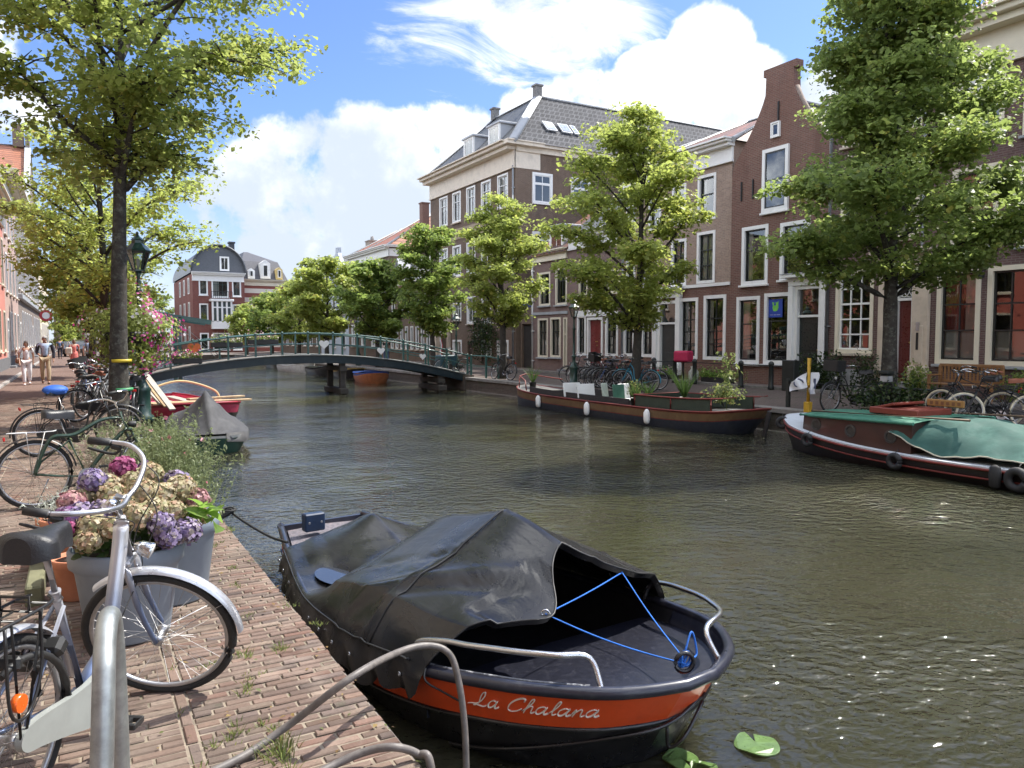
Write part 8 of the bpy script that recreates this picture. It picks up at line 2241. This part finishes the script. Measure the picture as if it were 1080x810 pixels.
# ================================================================ people
skin = M('skin', (.50, .30, .22), .55, var=.06); skin2 = M('skin_tanned', (.40, .23, .16), .55, var=.06)
def skinned(name, chains, mat, parent, sub=2):
    """one continuous surface grown round connected joints: chains of (point, radius_x, radius_y)"""
    me = bpy.data.meshes.new(name); V = []; E = []; Rd = []; look = {}
    for ch in chains:
        prev = None
        for (p, rx, ry) in ch:
            key = tuple(round(c, 4) for c in p)
            if key not in look: look[key] = len(V); V.append(p); Rd.append((rx, ry))
            i = look[key]
            if prev is not None and prev != i: E.append((prev, i))
            prev = i
    me.from_pydata(V, E, [])
    ob = bpy.data.objects.new(name, me); COL.objects.link(ob)
    ob.modifiers.new('skin', 'SKIN'); me.skin_vertices or None
    if not me.skin_vertices:
        bm = bmesh.new(); bm.from_mesh(me); bm.verts.layers.skin.verify(); bm.to_mesh(me); bm.free()
    for i, sv_ in enumerate(me.skin_vertices[0].data): sv_.radius = Rd[i]; sv_.use_root = (i == 0)
    sm = ob.modifiers.new('sub', 'SUBSURF'); sm.levels = sub; sm.render_levels = sub
    dg = bpy.context.evaluated_depsgraph_get(); nm = bpy.data.meshes.new_from_object(ob.evaluated_get(dg)); bpy.data.objects.remove(ob)
    nm.name = name; nm.materials.clear(); nm.materials.append(mat)
    for p in nm.polygons: p.use_smooth = True
    o = bpy.data.objects.new(name, nm); COL.objects.link(o); o.parent = parent
    return o
def person(lab, x, y, rz, h, top, bottom, hair, skinm, stride=.16, skirt=False, shorts=False, arms='swing', jacket=None, sleeves=True, hairlen=0, group=None, shoes=None, build=1.0, bare_arms=True):
    o = thing('person', lab, 'person', (x, y, 0), rz, group); k = h/1.75; bw_ = build
    hip, kn, an = .92*k, .50*k, .08*k; sh = 1.43*k
    f = {}
    for s in (-1, 1):
        st = stride*s*k
        f[s] = [Vector((0, s*.095*k, hip)), Vector((.06*k+st*.45, s*.10*k, kn)), Vector((st*(1 if st > 0 else 1.25)-.02, s*.09*k, an+(.05 if st < 0 else 0)*k)), Vector((st+.13*k, s*.10*k, .03*k))]
    pel = Vector((0, 0, .98*k)); chest = Vector((.015*k, 0, 1.28*k)); neck = Vector((0, 0, 1.49*k)); hd = Vector((.025*k, 0, 1.62*k)); tp = Vector((.01*k, 0, 1.71*k))
    A = {}
    for s in (-1, 1):
        sw = -.14*s*k if arms == 'swing' else .02
        S_ = Vector((0, s*.185*k*bw_, sh)); El = Vector((sw*.5-.02, s*.245*k*bw_, 1.14*k)); W_ = Vector((sw+.06*k, s*.23*k*bw_, .90*k))
        if arms == 'bag' and s > 0: El = Vector((.02, s*.25*k, 1.13*k)); W_ = Vector((.22*k, s*.10*k, 1.10*k))
        if arms == 'link' and s < 0: El = Vector((-.02, s*.26*k, 1.15*k)); W_ = Vector((.16*k, s*.20*k, 1.08*k))
        A[s] = [S_, El, W_]
    ch = [[(pel, .14*k*bw_, .105*k), (Vector((0, 0, 1.12*k)), .125*k*bw_, .095*k), (chest, .15*k*bw_, .105*k), (Vector((0, 0, 1.42*k)), .10*k, .075*k), (neck, .05*k, .05*k), (Vector((.012*k, 0, 1.55*k)), .055*k, .06*k), (hd, .072*k, .085*k), (tp, .055*k, .065*k)]]
    for s in (-1, 1):
        a, b, c, d = f[s]; ch.append([(pel, .14*k*bw_, .105*k), (a, .088*k, .088*k), (b, .058*k, .058*k), (c, .040*k, .042*k), (d, .035*k, .04*k)])
        S_, El, W_ = A[s]; H_ = W_+(W_-El).normalized()*.09*k
        ch.append([(Vector((0, 0, 1.42*k)), .10*k, .075*k), (S_, .058*k, .055*k), (El, .042*k, .042*k), (W_, .030*k, .028*k), (H_, .034*k, .020*k)])
        for fi in range(4):
            sd_ = Vector((1, 0, 0)) if abs((W_-El).normalized().x) < .7 else Vector((0, 0, 1)); e = H_+(W_-El).normalized()*(.075-.008*abs(fi-1.3))*k+sd_*(-.022+.015*fi)*k
            ch.append([(H_, .034*k, .020*k), (H_+(e-H_)*.5+sd_*(-.02+.0135*fi)*k*.3, .009*k, .009*k), (e, .007*k, .007*k)])
        th_ = H_+Vector((.045*k, 0, .015*k)); ch.append([(W_, .030*k, .028*k), (W_+(th_-W_)*.6, .012*k, .012*k), (th_, .009*k, .009*k)])
    skinned('body', ch, skinm, o, 1)
    # face: nose, eyes, mouth, ears
    q = MB(); q.sphere((hd.x+.082*k, 0, 1.615*k), .015*k, 6, 5, sc=(1, .8, 1.4)); 
    for s in (-1, 1): q.sphere((hd.x, s*.078*k, 1.615*k), .02*k, 6, 5, sc=(.6, .4, 1.3))
    q.build('nose_and_ears', skinm, o)
    q = MB()
    for s in (-1, 1): q.sphere((hd.x+.068*k, s*.03*k, 1.64*k), .011*k, 6, 5)
    q.box((hd.x+.076*k, 0, 1.572*k), (.01*k, .05*k, .010*k)); q.build('eyes_and_mouth', M('face_dark', (.06, .025, .02), .5), o)
    # hair as a cap over the skull
    q = MB(); rows = []
    for i in range(9):
        ph = PI*.5*i/8*1.25; row = []
        for j in range(17):
            th_ = 2*PI*j/16; cut_ = 1.0 if abs(((th_+PI) % (2*PI))-PI) > .9 else .62
            pz = ph*cut_; row.append((hd.x-.012*k+.094*k*math.sin(pz)*math.cos(th_), .087*k*math.sin(pz)*math.sin(th_), 1.635*k+.112*k*math.cos(pz)-(hairlen*k*max(0, math.sin(ph)-.6) if cut_ == 1 else 0)))
        rows.append(row)
    q.grid(rows, flip=True); q.build('hair', hair, o)
    # clothes follow the body
    tc = [[(Vector((0, 0, .96*k)), .158*k*bw_, .122*k), (Vector((0, 0, 1.12*k)), .142*k*bw_, .112*k), (chest, .166*k*bw_, .12*k), (Vector((0, 0, 1.425*k)), .118*k, .088*k), (Vector((0, 0, 1.465*k)), .066*k, .062*k)]]
    for s in (-1, 1):
        S_, El, W_ = A[s]; tc.append([(Vector((0, 0, 1.425*k)), .118*k, .088*k), (S_, .070*k, .066*k), (S_.lerp(El, .55 if bare_arms else 1), .060*k, .060*k)]+([] if bare_arms else [(El.lerp(W_, .92), .045*k, .043*k)]))
    skinned('shirt', tc, top, o, 1)
    if jacket:
        jc = [[(Vector((-.045*k, 0, .86*k)), .215*k, .125*k), (Vector((-.045*k, 0, 1.12*k)), .21*k, .122*k), (Vector((-.04*k, 0, 1.29*k)), .215*k, .125*k), (Vector((-.03*k, 0, 1.43*k)), .13*k, .095*k)]]
        for s in (-1, 1):
            S_, El, W_ = A[s]; jc.append([(Vector((-.03*k, 0, 1.43*k)), .13*k, .095*k), (S_+Vector((-.01, 0, 0)), .080*k, .076*k), (El, .062*k, .060*k), (El.lerp(W_, .95), .050*k, .048*k)])
        skinned('jacket', jc, jacket, o, 1)
    if skirt:
        q = MB(); q.lathe([(.20*k, .56*k), (.185*k, .75*k), (.16*k, .95*k), (.14*k, 1.1*k)], (0, 0, 0), 18, sx=.85, sy=1.05*bw_); q.build('skirt', bottom, o)
    else:
        bc = []
        for s in (-1, 1):
            a, b, c, d = f[s]
            if shorts: bc.append([(pel, .158*k*bw_, .122*k), (a, .105*k, .105*k), (a.lerp(b, .85), .088*k, .09*k)])
            else: bc.append([(pel, .158*k*bw_, .122*k), (a, .105*k, .105*k), (b, .078*k, .078*k), (b.lerp(c, .97), .064*k, .066*k)])
        skinned('shorts' if shorts else 'trousers', bc, bottom, o, 1)
    for s in (-1, 1):
        c = f[s][2]; q = MB(); q.box((c.x+.07*k, c.y, max(.04*k, c.z-.045*k)), (.26*k, .092*k, .075*k), bev=.03*k); q.build('shoe', shoes or MATS['plastic_black'], o)
    return o
W0 = at_z(40, 406, 0)
hg = M('hair_grey', (.28, .27, .26), .8); hdk = M('hair_dark', (.05, .028, .018), .7); hbr = M('hair_brown', (.12, .06, .03), .7)
cl = {n: M('cloth_'+n, c, .85, var=.1, vscale=4) for n, c in (('white', (.70, .68, .70)), ('lightblue', (.35, .45, .60)), ('navy', (.02, .022, .035)), ('beige', (.40, .31, .20)), ('coral', (.55, .15, .13)), ('bluegrey', (.25, .34, .46)), ('black', (.02, .02, .022)), ('denim', (.10, .16, .28)))}
yP = 33.2
pm = at_z(47, 405, 0); pw = at_z(33, 406, 0)
person('man in open dark jacket, pale blue shirt and beige trousers walking towards us', pm.x+.05, pm.y, R(-88), 1.80, cl['lightblue'], cl['beige'], hg, skin2, .18, jacket=cl['navy'], arms='link', build=1.12, shoes=M('shoe_brown', (.08, .05, .035), .6))
person('woman in white blouse and white trousers walking beside the man', pw.x-.12, pw.y-.1, R(-86), 1.62, cl['white'], cl['white'], hdk, skin2, -.15, arms='swing', build=1.0, hairlen=.16, shoes=cl['white'])
o = thing('handbag', 'brown leather handbag held by the woman in white', 'bag', (pw.x-.36, pw.y-.16, .80), R(70)); q = MB(); q.box((0, 0, .1), (.30, .13, .22), bev=.05); q.build('body', M('leather_brown', (.16, .07, .035), .5), o); q = MB(); q.tube(catmull([(-.12, 0, .2), (-.06, .06, .5), (.06, .1, .5), (.12, 0, .2)], 5), .012, 5); q.build('strap', MATS['leather_brown'], o)
pr = at_z(79, 392, 0); pb = at_z(93, 391, 0)
person('woman in coral red dress seen from behind walking away', pr.x, pr.y, R(93), 1.66, cl['coral'], cl['coral'], hbr, skin, .15, skirt=True, hairlen=.2, shoes=cl['white'])
person('person in blue grey shirt and black shorts walking away beside the red dress', pb.x+.08, pb.y+.4, R(88), 1.74, cl['bluegrey'], cl['black'], hg, skin, -.16, shorts=True, build=1.1, shoes=cl['white'])
o = thing('shoulder_bag', 'pale shoulder bag hanging behind the woman in red', 'bag', (pr.x-.24, pr.y-.16, .95), 0); q = MB(); q.box((0, 0, .12), (.30, .12, .36), bev=.05); q.build('body', M('bag_cream', (.55, .50, .42), .7), o); q = MB(); q.tube(catmull([(-.10, 0, .28), (0, .06, .6), (.10, 0, .28)], 5), .012, 5); q.build('strap', MATS['bag_cream'], o)
pf = at_z(64, 381.5, 0)
person('distant person in blue standing far down the left street', -1.2, 74, R(90), 1.72, cl['denim'], cl['navy'], hdk, skin, .1)
person('distant figure in dark clothes on the far quay beyond the bridge', 17.5, 47.5, R(80), 1.72, cl['black'], cl['denim'], hdk, skin, .1)
